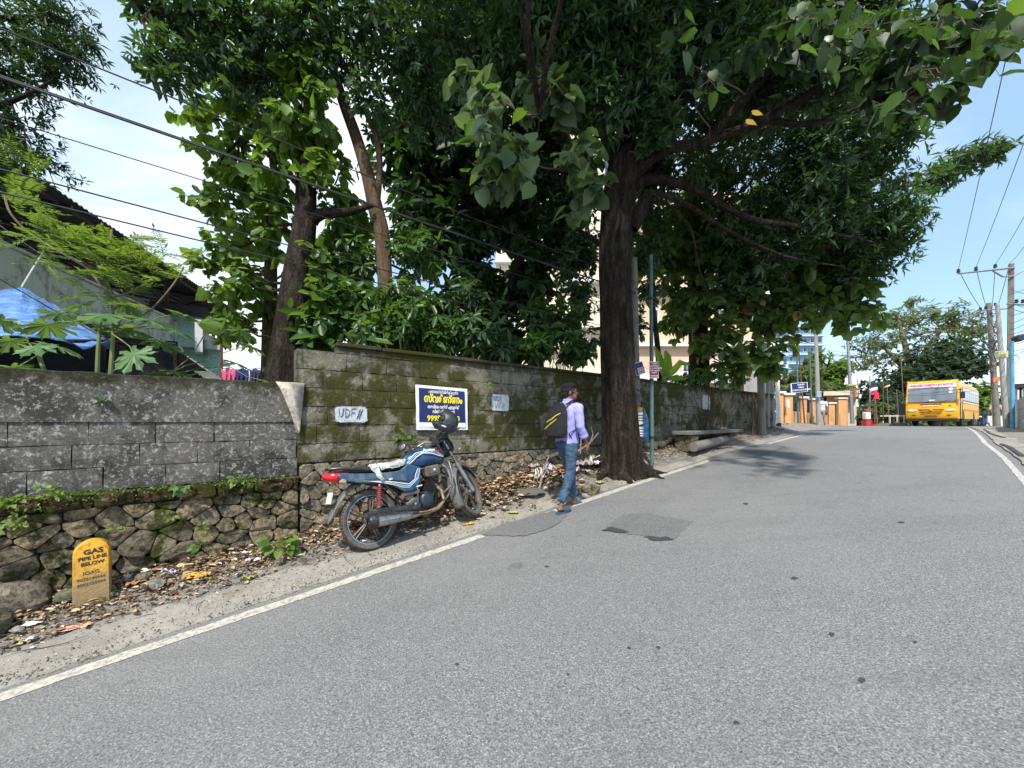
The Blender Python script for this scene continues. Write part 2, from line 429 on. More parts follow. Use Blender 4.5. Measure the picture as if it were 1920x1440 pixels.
# ================================================================ GROUND AND ROAD
def sheet(name, ss, ns, zf, mat, kind='structure'):
    vs = [tuple(W(s, n, zf(s, n))) for s in ss for n in ns]; k = len(ns)
    fs = [(i*k+j, (i+1)*k+j, (i+1)*k+j+1, i*k+j+1) for i in range(len(ss)-1) for j in range(k-1)]
    me = bpy.data.meshes.new(name); me.from_pydata(vs, [], fs); me.materials.append(mat)
    me.polygons.foreach_set('use_smooth', [True]*len(fs)); me.update()
    o = lnk(bpy.data.objects.new(name, me)); o['kind'] = kind; return o
def nz(x, y, s=1.0, o=0.0): return mnoise.noise(Vector((x*s+o, y*s-o, o*1.7)))
def terr(s, n):
    z = float(G(s, n)); l, r = float(NL(s)), float(NR(s))
    if r-.1 < n < l+.1: return z - .03
    if n >= l+.1:
        w = min(1, (n-l-.1)/.3); z += w*(.035*nz(s,n,2.2) + .02*nz(s,n,7,3))
        if s < 6.6 and s > 1.8 and n < 4.7: z += .10*max(0,min(1,(n-3.75)/.5))*max(0, 1-abs(s-4.3)/2.5)
    else: z += .012*nz(s,n,3)
    return z
ss = list(np.arange(-8, -2, .5)) + list(np.arange(-2, 9, .11)) + list(np.arange(9, 20, .4)) + list(np.arange(20, 60, 2.)) + [65,75,90,110,140,180,240,330,450,590]
nn = [-400,-150,-60,-25,-10,-5,-3,-2,-1.2,-.9,-.6,-.4,-.3,-.2,-.1] + list(np.arange(0, 3.3, .3)) + list(np.arange(3.3, 5.3, .1)) + [5.8,6.5,7.5,9,11,14,20,30,50,90,160,400]
ground = sheet('ground', ss, nn, terr, dirt)
# road: rows follow its edges
def rows(name, s_list, fa, fb, k, dz, mat, jit=0.0, kind='structure'):
    vs = []; 
    for i, s in enumerate(s_list):
        a, b = float(fa(s)), float(fb(s))
        if jit: a += jit*nz(s, 1.1, 9) + jit*.6*nz(s, 4.1, 31); b += jit*nz(s, 7.7, 9) + jit*.6*nz(s, 9.1, 31)
        for j in range(k+1):
            n = a + (b-a)*j/k
            vs.append(tuple(W(s, n, float(ZR(s)) + dz)))
    fs = [(i*(k+1)+j, (i+1)*(k+1)+j, (i+1)*(k+1)+j+1, i*(k+1)+j+1) for i in range(len(s_list)-1) for j in range(k)]
    me = bpy.data.meshes.new(name); me.from_pydata(vs, [], fs); me.materials.append(mat)
    me.polygons.foreach_set('use_smooth', [True]*len(fs)); me.update()
    o = lnk(bpy.data.objects.new(name, me)); o['kind'] = kind; return o
rs = list(np.arange(-12, 16, .06)) + list(np.arange(16, 60, .8)) + [65,75,90,110,140,200]
rows('road', rs, lambda s: NR(s)-.25, lambda s: NL(s)+.05+.04*nz(s,2,1.3), 10, 0, asphalt)
# dusty cement strip between the edge line and the litter
def vz(s, n): return float(G(s, n)) + .006 + .006*nz(s,n,6)
vs_, fs_ = [], []; sv = np.arange(-8, 15, .05); kk = 10
for s in sv:
    a = 3.66 + .03*nz(s,1,2.5) + .014*nz(s,5,19); b = 4.06 + .12*nz(s,3,1.4) + .05*nz(s,3,7)
    if s > 3.0: b = max(a+.06, b - .16*min(1,(s-3.0)/1.2))
    for j in range(kk+1):
        n = a+(b-a)*j/kk; vs_.append(tuple(W(s, n, vz(s,n) + (.016 if 0 < j < kk else -.02))))
fs_ = [(i*(kk+1)+j,(i+1)*(kk+1)+j,(i+1)*(kk+1)+j+1,i*(kk+1)+j+1) for i in range(len(sv)-1) for j in range(kk)]
me = bpy.data.meshes.new('verge_path'); me.from_pydata(vs_, [], fs_); me.materials.append(shoulder); me.polygons.foreach_set('use_smooth', [True]*len(fs_))
lnk(bpy.data.objects.new('verge_path', me))['kind'] = 'structure'
rows('shoulder_path', list(np.arange(4, 60, .3)), lambda s: NR(s)-1.9, lambda s: NR(s)-.12, 6, .018, shoulder, .03)
LW = .056
rows('road_line', list(np.arange(-10, 2.42, .04)), lambda s: 3.5-LW, lambda s: 3.5+LW, 2, .004, road_paint, .012)
rows('road_line', list(np.arange(3.35, 13.7, .04)), lambda s: 3.5-LW, lambda s: 3.5+LW, 2, .004, road_paint, .012)
rows('road_line', list(np.arange(0, 34, .1)), lambda s: NR(s)-.02, lambda s: NR(s)+.045, 2, .004, road_paint, .01)
# repairs in the asphalt, and a tree shadow painted as a patch
def ground_poly(name, pts, dz, mat, jit=.02, sub=16):
    """pts: pixels on the road surface"""
    q = []
    for i in range(len(pts)):
        a = Vector(pts[i]); b = Vector(pts[(i+1) % len(pts)])
        for k in range(sub): q.append(a.lerp(b, k/sub))
    out = []
    for p in q:
        d = Vector(((p.x-960)/F, 1, (790-p.y)/F)); Y = 3.0
        for _ in range(60):
            s, n = SN((d.x*Y, Y)); zz = float(G(s, n)); Y2 = zz/d.z if d.z < 0 else Y
            Y = Y*.5 + Y2*.5
        s, n = SN((d.x*Y, Y)); s += jit*(nz(p.x,p.y,.13)+1.3*nz(p.x,p.y,.031)); n += jit*(nz(p.y,p.x,.17)+1.3*nz(p.y,p.x,.037))
        out.append(W(s, n, float(ZR(s)) + dz))
    c = sum(out, Vector())/len(out); c.z = float(ZR(SN(c)[0]))+dz
    me = bpy.data.meshes.new(name); me.from_pydata([tuple(c)]+[tuple(p) for p in out], [], [(0,i+1,(i+1)%len(out)+1) for i in range(len(out))]); me.materials.append(mat)
    o = lnk(bpy.data.objects.new(name, me)); o['kind'] = 'structure'; return o
ground_poly('road_patch_or_shade', [(905,1004),(985,1006),(1038,988),(1062,968),(1040,958),(990,972),(930,990)], .008, patch_or_shade, .03)
ground_poly('road_patch_or_shade', [(1128,995),(1168,964),(1215,962),(1296,978),(1268,1010),(1200,1004)], .004, patch_or_shade, .02)
ground_poly('road_patch_or_shade', [(1126,994),(1150,989),(1180,996),(1162,1001)], .008, patch_dark, .03, 5)
ground_poly('road_patch_or_shade', [(1205,1008),(1250,1006),(1262,1011),(1228,1015)], .008, patch_dark, .03, 5)
ground_poly('road_patch_or_shade', [(1340,842),(1440,832),(1475,838),(1420,858),(1330,866)], .008, patch_or_shade, .05)  # soft tree shadow on the road, painted as darker asphalt
for (u, v, a, b) in ((1615,1276,7,5),(857,1246,4,3),(1380,1356,6,4),(1180,1216,4,3),(1234,1215,5,3),(1716,1205,4,3),(1560,1190,6,4),(1490,1085,7,3),(1025,1063,5,2),(1690,980,7,2),(1398,945,6,2),(1065,1265,4,2)):
    ground_poly('road_stain', [(u-a,v),(u-a*.4,v-b),(u+a*.7,v-b*.6),(u+a,v+b*.3),(u,v+b)], .004, patch_dark, .004, 3)
# cracks in the right shoulder
def crack(pts, w):
    q = [ ]
    for (u, v) in pts:
        d = Vector(((u-960)/F, 1, (790-v)/F)); Y = 5.
        for _ in range(60):
            s, n = SN((d.x*Y, Y)); Y = Y*.5 + .5*(float(G(s,n))+.02)/d.z
        s, n = SN((d.x*Y, Y)); q.append(W(s, n, float(ZR(s))+.03))
    MB().tube(q, w, 4, flat=.3).build('crack_path', patch_dark)['kind'] = 'structure'
crack([(1845,805),(1855,812),(1870,817),(1884,820)], .03)
crack([(1878,833),(1892,838),(1903,846),(1918,856)], .035)

# ================================================================ THE ROADSIDE WALL
def wall_empty(name, s0, n0, z0, label):
    p = W(s0, n0, z0); return thing(name, label, 'wall', p, (0,0,ROAD_ANG))
def block_mesh(nm, L, H, D, mat, seed):
    r = random.Random(seed); m = MB(); nx, nzz = 6, 3
    # front face as a slightly uneven grid with worn edges
    vs = []; 
    for i in range(nx+1):
        for k in range(nzz+1):
            x = -L/2 + L*i/nx; z = -H/2 + H*k/nzz; e = (i in (0,nx)) or (k in (0,nzz))
            y = -D/2 + (.004 + r.random()*.006 if e else r.random()*.003)
            vs.append((x + (r.uniform(-.004,.004) if e else 0), y, z + (r.uniform(-.004,.004) if e else 0)))
    N = len(vs); fs = [(i*(nzz+1)+k,(i+1)*(nzz+1)+k,(i+1)*(nzz+1)+k+1,i*(nzz+1)+k+1) for i in range(nx) for k in range(nzz)]
    back = [(x, D/2, z) for (x,z) in ((-L/2,-H/2),(L/2,-H/2),(L/2,H/2),(-L/2,H/2))]; vs += back
    c = [0, nx*(nzz+1), nx*(nzz+1)+nzz, nzz]
    bot = [i*(nzz+1) for i in range(nx+1)]; top = [i*(nzz+1)+nzz for i in range(nx+1)]
    lef = list(range(nzz+1)); rig = [nx*(nzz+1)+k for k in range(nzz+1)]
    fs += [tuple(reversed(bot)) + (N, N+1), tuple(top) + (N+2, N+3), tuple(lef) + (N+3, N), tuple(reversed(rig)) + (N+1, N+2)]
    m.add(vs, fs); me_o = m.build(nm, mat, smooth=True, ang=50); me = me_o.data; bpy.data.objects.remove(me_o); return me
BLK = {('g',i): block_mesh('block', 1.0*.40-.005, .19-.005, .12, block_grey, i) for i in range(4)}
BLK.update({('m',i): block_mesh('block', .40-.005, .19-.005, .12, block_moss, 10+i) for i in range(4)})
BLK2 = {0: block_mesh('block', .47-.010, .186-.009, .12, block_moss, 20), 1: block_mesh('block', .47-.010, .186-.009, .12, block_moss, 21)}
def lay(par, key, s0, s1, zb, L, H, nface, off, skip=None, s_org=0, z_org=0, n_org=0, tilt=0.0):
    s = s0 - off*L
    while s < s1 - .02:
        l = L*random.uniform(.93, 1.07); a, b = max(s, s0), min(s+l, s1)
        if b-a > .05 and not (skip and skip((a+b)/2)):
            me = BLK[(key, random.randrange(4))]
            o = bpy.data.objects.new('block', me); o.location = ((a+b)/2-s_org, nface+.06-n_org+random.uniform(-.003,.006), zb+H/2-z_org)
            o.scale = ((b-a)/L*(1 if True else 1)*L/.40, 1, H/.19); o.rotation_euler = (random.uniform(-.01,.01), random.uniform(-.006,.006), random.uniform(-.006,.006))
            lnk(o, par)
        s += l
# polygonal rubble
def clip(poly, a, b, c):      # keep a*x+b*y<=c
    out = []
    for i in range(len(poly)):
        p, q = poly[i], poly[(i+1) % len(poly)]
        dp, dq = a*p[0]+b*p[1]-c, a*q[0]+b*q[1]-c
        if dp <= 0: out.append(p)
        if dp*dq < 0:
            t = dp/(dp-dq); out.append((p[0]+(q[0]-p[0])*t, p[1]+(q[1]-p[1])*t))
    return out
def cells(pts, rect, ax=1.0):
    x0, z0, x1, z1 = rect; res = []
    for i, p in enumerate(pts):
        poly = [(x0,z0),(x1,z0),(x1,z1),(x0,z1)]
        near = sorted((j for j in range(len(pts)) if j != i), key=lambda j: (pts[j][0]-p[0])**2/ax**2 + (pts[j][1]-p[1])**2)[:22]
        for j in near:
            q = pts[j]; a, b = (q[0]-p[0])/ax**2, (q[1]-p[1])
            c = (q[0]**2-p[0]**2)/ax**2/2 + (q[1]**2-p[1]**2)/2
            poly = clip(poly, a, b, c)
            if len(poly) < 3: break
        if len(poly) >= 3: res.append(poly)
    return res
def area(p): return abs(sum(p[i][0]*p[(i+1)%len(p)][1]-p[(i+1)%len(p)][0]*p[i][1] for i in range(len(p))))/2
def stone_part(par, poly, nface, proud, gap, mat, org, name='stone', rough=.010):
    cx = sum(p[0] for p in poly)/len(poly); cz = sum(p[1] for p in poly)/len(poly)
    R = math.sqrt(area(poly))
    out = []
    for i in range(len(poly)):
        p, q = poly[i], poly[(i+1) % len(poly)]; L = math.hypot(q[0]-p[0], q[1]-p[1]); k = max(1, min(5, int(L/.05)))
        for j in range(k): out.append((p[0]+(q[0]-p[0])*(j+.5)/k if k > 1 else (p[0]*.8+q[0]*.2), p[1]+(q[1]-p[1])*(j+.5)/k if k > 1 else (p[1]*.8+q[1]*.2)))
        if k == 1: out.append((p[0]*.2+q[0]*.8, p[1]*.2+q[1]*.8))
    n = len(out); tx, tz = random.uniform(-.2,.2), random.uniform(-.35,.2)
    vs = []
    for (f, d) in ((1.0, -.06), (1.0, .0), (.99, .62), (.955, .93), (.70, 1.0), (.35, 1.0)):
        for (x, z) in out:
            dx_, dz_ = x-cx, z-cz; D = math.hypot(dx_, dz_)+1e-6; ff = f*max(.3, (D-gap)/D)
            X, Z = cx+dx_*ff, cz+dz_*ff
            j = mnoise.noise(Vector((X*9, Z*9, proud*37)))*rough*3.0 + mnoise.noise(Vector((X*26, Z*26, 1.3)))*rough
            pr = proud*d + (tx*dx_*ff + tz*dz_*ff)*max(0,d) + j*(1 if d > .5 else .3)
            vs.append((X, nface - pr if d >= 0 else nface + .07, Z))
    pr = proud*1.04; vs.append((cx, nface-pr, cz)); fs = []
    for r in range(5):
        for k in range(n): fs.append((r*n+k, r*n+(k+1)%n, (r+1)*n+(k+1)%n, (r+1)*n+k))
    for k in range(n): fs.append((5*n+k, 5*n+(k+1)%n, 6*n))
    c = Vector((cx, nface, cz))
    me = bpy.data.meshes.new(name); me.from_pydata([tuple(Vector(v)-c) for v in vs], [], fs); me.materials.append(mat)
    me.polygons.foreach_set('use_smooth', [True]*len(fs)); me.update()
    try: me.set_sharp_from_angle(angle=math.radians(34))
    except Exception: pass
    o = bpy.data.objects.new(name, me); o.location = c - Vector(org); lnk(o, par); return o
def scatter_pts(rect, dmin, tries=4000, warp=None):
    pts = []
    for _ in range(tries):
        p = (random.uniform(rect[0], rect[2]), random.uniform(rect[1], rect[3]))
        dm = dmin*random.choice((.34, .5, .9, 1.1, 1.3))
        if all(((p[0]-q[0])/1.35)**2 + (p[1]-q[1])**2 > dm*dm for q in pts): pts.append(p)
    return pts

WN = 4.6
low = wall_empty('boundary_wall', -3, WN, -.57, 'low grey concrete block wall on mossy rubble base, left of the poster')
org = (-3, WN, -.57)
# core
MB().box((1.9-.002, .17, .475-.002), (3.8, .2, .95)).build('mortar_core', mortar_dark, low, smooth=False)
MB().box((1.9, .20, -.60), (3.8, .3, 1.2)).build('mortar_core', mortar_dark, low, smooth=False)
for i in range(3):
    lay(low, 'g', -3, .8, -.57+.19*i, .40, .19, WN, (.0,.5,.23,.7)[i], None, *((-3, -.57, WN)))
# the top course is rendered over
vs = []; fs = []; nx, nk = 76, 9
for i in range(nx+1):
    s = -3+3.795*i/nx
    for k in range(nk+1):
        if k <= 6: y, z = .0, -.005+.395*k/6
        else: y, z = (.03,.10,.2)[k-7], .398
        jj = nz(s, z, 9)*.006 + nz(s, z, 3)*.004
        vs.append((s+3, y - jj - .005 - .004*(k==0)*0, z + (.57-.0) -.0 + (jj*1.5 if k >= 6 else 0)))
m = MB(); m.add(vs, [(i*(nk+1)+k,(i+1)*(nk+1)+k,(i+1)*(nk+1)+k+1,i*(nk+1)+k+1) for i in range(nx) for k in range(nk)]); m.build('cement_course', block_grey, low)
# laterite course
x = -3.1
while x < .78:
    l = random.uniform(.22, .36); a, b = x, min(x+l, .80)
    hgt = random.uniform(.10,.125)
    zt = -.575 - .0; 
    poly = [(a+.0,zt-hgt-random.uniform(0,.03)),(a+l*.3,zt-hgt-random.uniform(0,.03)),(b-l*.3,zt-hgt-random.uniform(0,.03)),(b,zt-hgt),(b,zt-random.uniform(0,.02)),(b-l*.3,zt),(a+l*.3,zt+.004),(a,zt-random.uniform(0,.02))]
    stone_part(low, poly, WN+.0, random.uniform(.05,.085), .006, laterite, org, 'laterite_stone', .022)
    x += l
rect = (-3.0, -1.95, .80, -.70)
pts = scatter_pts(rect, .25, 2600)
for poly in cells(pts, rect, 1.35):
    if area(poly) < .003: continue
    stone_part(low, poly, WN+.02, random.uniform(.035,.085), random.uniform(.0,.004), stone_m, org)

high = wall_empty('boundary_wall', .8, WN, -.44, 'tall mossy concrete block wall behind the motorcycle, carrying the blue poster')
org2 = (.8, WN, -.44)
MB().box((6.95, .18, .61), (13.9-.03, .2, 1.22)).build('mortar_core', mortar_dark, high, smooth=False)
MB().box((4.2, .19, -.45), (8.4, .2, .9)).build('mortar_core', mortar_light, high, smooth=False)
for i in range(6):
    z = -.44+.2*i
    lay(high, 'm', .8, 14.7, z, .44 if i % 2 else .41, .2, WN, (.1,.6,.3,.75,.45,.9)[i], (lambda c: False), .8, -.44, WN)
lay(high, 'm', 1.19, 14.7, .76, .44, .075, WN, .3, None, .8, -.44, WN)
# coping slabs with a slight overhang
x = 1.18
while x < 14.7:
    l = random.uniform(.5,.9); b = min(x+l, 14.7)
    if random.random() < .88:
        o = MB().box((0,0,0), (b-x-.012, .235, .045), None, .008).build('coping_slab', block_moss, high, ang=25); o.location = ((x+b)/2-.8, .09+random.uniform(-.01,.01), .835+.0225+.44+random.uniform(-.004,.004)); o.rotation_euler = (random.uniform(-.02,.02), random.uniform(-.008,.008), 0)
    x += l
rect = (.82, -1.40, 9.0, -.455)
pts = scatter_pts(rect, .20, 5000)
for poly in cells(pts, rect, 1.2):
    if area(poly) < .002: continue
    cs = sum(p[0] for p in poly)/len(poly); cz_ = max(p[1] for p in poly)
    if cz_ < G(cs, 4.5)-.04: continue
    stone_part(high, poly, WN-.005, random.uniform(.012,.045), random.uniform(.0,.004), stone_m2, org2)
# ================================================================ VEGETATION
LANCE = ([(0,0,0),(.4,.5,.07),(1,0,-.10),(.4,-.5,.07)], [(0,1,2),(0,2,3)])
OVAL = ([(0,0,0),(.28,.44,.07),(.70,.40,.04),(1,0,-.12),(.70,-.40,.04),(.28,-.44,.07)], [(0,1,2,3),(0,3,4,5)])
BIG = ([(.04,0,0),(.3,0,-.03),(.62,0,-.05),(1.03,0,-.17),(-.04,.26,.02),(.2,.48,.06),(.55,.42,.03),(.82,.2,-.06),(-.04,-.26,.02),(.2,-.48,.06),(.55,-.42,.03),(.82,-.2,-.06)],
       [(0,4,5,1),(1,5,6,2),(2,6,7,3),(0,1,9,8),(1,2,10,9),(2,3,11,10)])
def norm(a): return a/np.maximum(np.linalg.norm(a, axis=1, keepdims=True), 1e-9)
def leaves(name, pos, d, nr, L, Wd, tmpl, mat, parent=None, kind=None):
    d = norm(d); side = norm(np.cross(d, nr)); nr = np.cross(side, d)
    tv = np.array(tmpl[0], float); N = len(pos); k = len(tv)
    v = pos[:,None,:] + d[:,None,:]*(tv[None,:,0,None]*L[:,None,None]) + side[:,None,:]*(tv[None,:,1,None]*Wd[:,None,None]) + nr[:,None,:]*(tv[None,:,2,None]*L[:,None,None])
    base = (np.arange(N)*k)
    loops = np.concatenate([np.array(f) for f in tmpl[1]]); tot = np.array([len(f) for f in tmpl[1]])
    li = (base[:,None] + loops[None,:]).ravel(); lt = np.tile(tot, N); ls = np.concatenate([[0], np.cumsum(lt)[:-1]])
    me = bpy.data.meshes.new(name)
    me.vertices.add(N*k); me.vertices.foreach_set('co', v.ravel().astype(np.float32))
    me.loops.add(len(li)); me.loops.foreach_set('vertex_index', li.astype(np.int32))
    me.polygons.add(len(lt)); me.polygons.foreach_set('loop_start', ls.astype(np.int32))
    try: me.polygons.foreach_set('loop_total', lt.astype(np.int32))
    except Exception: pass
    me.update(calc_edges=True); me.materials.append(mat)
    o = lnk(bpy.data.objects.new(name, me), parent)
    if kind: o['kind'] = kind
    return o
def blob(u, v, Y, ru, rv, rd, n): return (np.array(P(u, v, Y)), np.array([ru*Y/F, rd, rv*Y/F]), n)
DEN = 1.2
DK = [1.0]
def tips_of(blobs, bias=2.0):
    ps, ds, ci = [], [], []
    for bi, (c, r, n) in enumerate(blobs):
        n = int(n*DEN*DK[0])
        a = norm(rng.normal(size=(n,3))); rad = rng.random((n,1))**(1/bias)
        # uneven outline
        lump = 1 + .28*np.sin(a[:,:1]*5+bi)+.18*np.sin(a[:,1:2]*9+2*bi)*np.cos(a[:,2:3]*7)
        p = c + a*rad*r*lump
        ps.append(p); ds.append(norm(a/np.maximum(r/r.max(), .4)*.8 + np.array([0,0,.35]) + rng.normal(size=(n,3))*.45)); ci += [bi]*n
    return np.concatenate(ps), np.concatenate(ds), np.array(ci)
def whorl(ps, ds, k, L, ratio, tmpl, mat, name, parent, spread=.9, fwd=.35, droop=.25, up=.6, jl=.25, offs=0.0):
    N = len(ps); ts = np.exp(rng.normal(size=N)*.20)*.94
    ref = norm(np.cross(ds, rng.normal(size=(N,3)))); bi = np.cross(ds, ref)
    P_, D_, N_, L_ = [], [], [], []
    for j in range(k):
        q = 2*np.pi*j/k + rng.normal(size=(N,1))*.35
        rad = ref*np.cos(q) + bi*np.sin(q)
        d = norm(rad*spread + ds*fwd*(1+rng.normal(size=(N,1))*.5) + np.array([0,0,-droop]) )
        P_.append(ps - ds*offs*rng.random((N,1)) + d*.01); D_.append(d)
        N_.append(ds*.6 + np.array([0,0,up]) + rng.normal(size=(N,3))*.25); L_.append(L*ts*(1+rng.normal(size=N)*jl).clip(.45,1.6))
    P_=np.concatenate(P_);D_=np.concatenate(D_);N_=np.concatenate(N_);L_=np.concatenate(L_)
    return leaves(name, P_, D_, N_, L_, L_*ratio, tmpl, mat, parent)
def bend(a, b, k=5, amp=.12, sag=0.0):
    a, b = Vector(a), Vector(b); L = (b-a).length; o = random.random()*50; out = []
    for i in range(k+1):
        t = i/k; p = a.lerp(b, t); w = math.sin(math.pi*t)*amp*L
        p += Vector((mnoise.noise(Vector((o,t*2,0))), mnoise.noise(Vector((0,o,t*2))), mnoise.noise(Vector((t*2,0,o)))+sag))*w*1.4
        out.append(p)
    return out
def branch_out(mb, limbs, blobs, ps, ci, rb=.035, nt=14, rt=.006):
    """limbs: list of point lists already drawn; grows a bough to each blob and twigs into it"""
    lp = [Vector(p) for l in limbs for p in l[1:]] or [Vector(limbs[0][0])]
    for bi, (c, r, n) in enumerate(blobs):
        c = Vector(c); st = min(lp, key=lambda p: (p-c).length)
        if (c-st).length > .15: mb.tube(bend(st, c, 6, .14), [rb*(1+.2*(c-st).length), rb*.4], 6, cap=False)
        idx = np.nonzero(ci == bi)[0]
        for t in rng.permutation(idx)[:nt]:
            e = Vector(ps[t]); s0 = c.lerp(st, random.random()*.35)
            mb.tube(bend(s0, e, 4, .16), [rb*.35, rt], 4, cap=False)
def trunk_tube(mb, pts, radii, sides=20, flute=0.0, nf=5, ridge=.03, flare=0.0, sub=6, seed=0):
    """smooth tapered trunk with fluted foot"""
    P0 = [Vector(p) for p in pts]; Q = []; R = []
    for i in range(len(P0)-1):
        a, b, c, d = P0[max(i-1,0)], P0[i], P0[i+1], P0[min(i+2,len(P0)-1)]
        for k in range(sub):
            t = k/sub
            Q.append(.5*((2*b)+(c-a)*t+(2*a-5*b+4*c-d)*t*t+(3*b-a-3*c+d)*t**3)); R.append(radii[i]+(radii[i+1]-radii[i])*t)
    Q.append(P0[-1]); R.append(radii[-1])
    vs = []; fs = []; n = len(Q); z0 = Q[0].z
    for i, p in enumerate(Q):
        t = (Q[min(i+1,n-1)]-Q[max(i-1,0)]).normalized(); a = t.cross(Vector((0,1,0.01))).normalized(); b = a.cross(t).normalized()*-1
        h = max(0, p.z - z0)
        for k in range(sides):
            q = 2*math.pi*k/sides
            fl = flare*math.exp(-h/.30)*(.5+.9*max(0, math.cos(q*nf/1.0+seed+.4*math.sin(q*2)))**1.5)
            g = 1 + fl + flute*(abs(math.cos(q*nf*.5+seed+h*.12))-.6) + ridge*math.sin(q*13+h*1.1+2*math.sin(h*1.9))*(1 if sides > 24 else .4) + ridge*.8*mnoise.noise(Vector((math.cos(q)*2.2, math.sin(q)*2.2, h*.9+seed)))*2
            if sides > 90:
                for q0, dp, z1 in ((math.pi/2+.50,.20,2.2),(math.pi/2+.02,.12,3.4),(math.pi/2-.55,.15,1.4),(math.pi/2+1.1,.10,3)):
                    g -= dp*math.exp(-(math.sin((q-q0-.10*math.sin(h*1.7))/2)/.045)**2)*max(0,min(1,(z1-h)/1.0))
            vs.append(p + (a*math.cos(q)+b*math.sin(q))*R[i]*g)
    for i in range(n-1):
        for k in range(sides):
            k2=(k+1)%sides; fs.append((i*sides+k,(i+1)*sides+k,(i+1)*sides+k2,i*sides+k2))
    mb.add(vs, fs); return Q

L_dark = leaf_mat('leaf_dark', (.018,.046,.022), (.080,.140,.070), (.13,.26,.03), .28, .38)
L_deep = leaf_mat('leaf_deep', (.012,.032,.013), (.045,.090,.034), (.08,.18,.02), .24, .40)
L_teak = leaf_mat('leaf_teak', (.045,.090,.028), (.13,.19,.06), (.20,.34,.03), .38, .46, ((.20,.13,.03), .03))
L_teak_shade = leaf_mat('leaf_broad_backlit', (.010,.026,.010), (.038,.075,.022), (.10,.20,.025), .24, .5)  # darker copy of the broad leaf, backlit shade put into its colour
L_bright = leaf_mat('leaf_bright', (.045,.10,.015), (.12,.21,.028), (.26,.42,.035), .36, .5)
L_mid = leaf_mat('leaf_mid', (.022,.062,.020), (.085,.16,.045), (.18,.34,.035), .32, .38)
L_fern = leaf_mat('leaf_fern', (.085,.155,.022), (.17,.26,.035), (.30,.44,.04), .36, .5)
L_papaya = leaf_mat('leaf_papaya', (.075,.16,.06), (.14,.26,.09), (.25,.42,.07), .32, .5)
L_far = leaf_mat('leaf_far', (.06,.10,.04), (.15,.20,.075), (.25,.32,.07), .35, .6)
L_fardark = leaf_mat('leaf_far_dark', (.018,.040,.018), (.045,.080,.030), (.08,.15,.03), .3, .6)
L_pale = leaf_mat('leaf_pale', (.08,.13,.075), (.17,.24,.13), (.22,.34,.08), .32, .45)
L_yellow = leaf_mat('leaf_yellow', (.36,.21,.012), (.50,.32,.02), (.6,.45,.03), .3, .6)
L_banana = leaf_mat('leaf_banana', (.10,.22,.03), (.20,.36,.06), (.45,.62,.06), .45, .45)

# ---- the big roadside tree
bp = W(5.46, 3.9, -.98)
big = thing('roadside_tree', 'huge dark fluted tree trunk at the road edge beyond the walking man', 'tree', bp)
mb = MB()
tp = [P(1167,898,6.62), P(1166,840,6.58), P(1161,740,6.5), P(1157,600,6.48), P(1154,480,6.5), P(1160,380,6.5), P(1168,300,6.5)]
trunk_tube(mb, tp, [.345,.31,.275,.258,.25,.265,.21], 96, .16, 5, .035, .20, 10, .6)
limbs = []
def limb(pts, r, sides=10):
    q = [P(*p) for p in pts]; limbs.append(q)
    trunk_tube(mb, q, r, sides, 0, 5, .05, 0, 4); return q
limb([(1168,330,6.5),(1130,230,6.5),(1090,120,6.4),(1010,-20,6.2),(930,-160,6)], [.17,.12,.10,.08,.06])
limb([(1165,320,6.5),(1180,220,6.5),(1195,90,6.5),(1200,-80,6.4),(1210,-280,6.4)], [.20,.15,.12,.10,.08])
limb([(1175,340,6.5),(1240,285,6.3),(1330,262,6.1),(1430,225,5.8),(1560,150,5.4),(1700,70,5.0),(1830,15,4.7)], [.13,.085,.07,.06,.045,.03,.015])
limb([(1175,350,6.5),(1225,335,6.7),(1300,355,7),(1400,408,7.4),(1500,425,7.8),(1640,455,8.3)], [.12,.085,.07,.055,.04,.02])
limb([(1182,425,6.45),(1203,395,6.4),(1222,362,6.5),(1290,385,6.8),(1360,430,7.2),(1470,480,7.9),(1580,500,8.3)], [.14,.12,.05,.045,.035,.025,.012])
limb([(1430,225,5.8),(1520,232,6),(1600,205,6.2),(1720,150,6.4)], [.05,.04,.03,.012])
limb([(1330,262,6.1),(1400,180,5.6),(1500,60,5.1),(1580,-60,4.8)], [.07,.055,.04,.02])
limb([(1222,362,6.5),(1290,420,6.4),(1310,500,6.5),(1330,560,6.6)], [.035,.025,.018,.01], 6)
limb([(1500,425,7.8),(1600,380,8.4),(1720,345,9),(1830,305,9.2)], [.05,.035,.025,.012], 6)
limb([(1135,335,6.4),(1085,330,6),(1050,322,5.7),(1008,300,5.3),(1012,215,5.0)], [.05,.03,.022,.016,.01], 8)
limb([(1160,480,6.5),(1120,455,6.7),(1085,430,7)], [.07,.045,.03], 8)
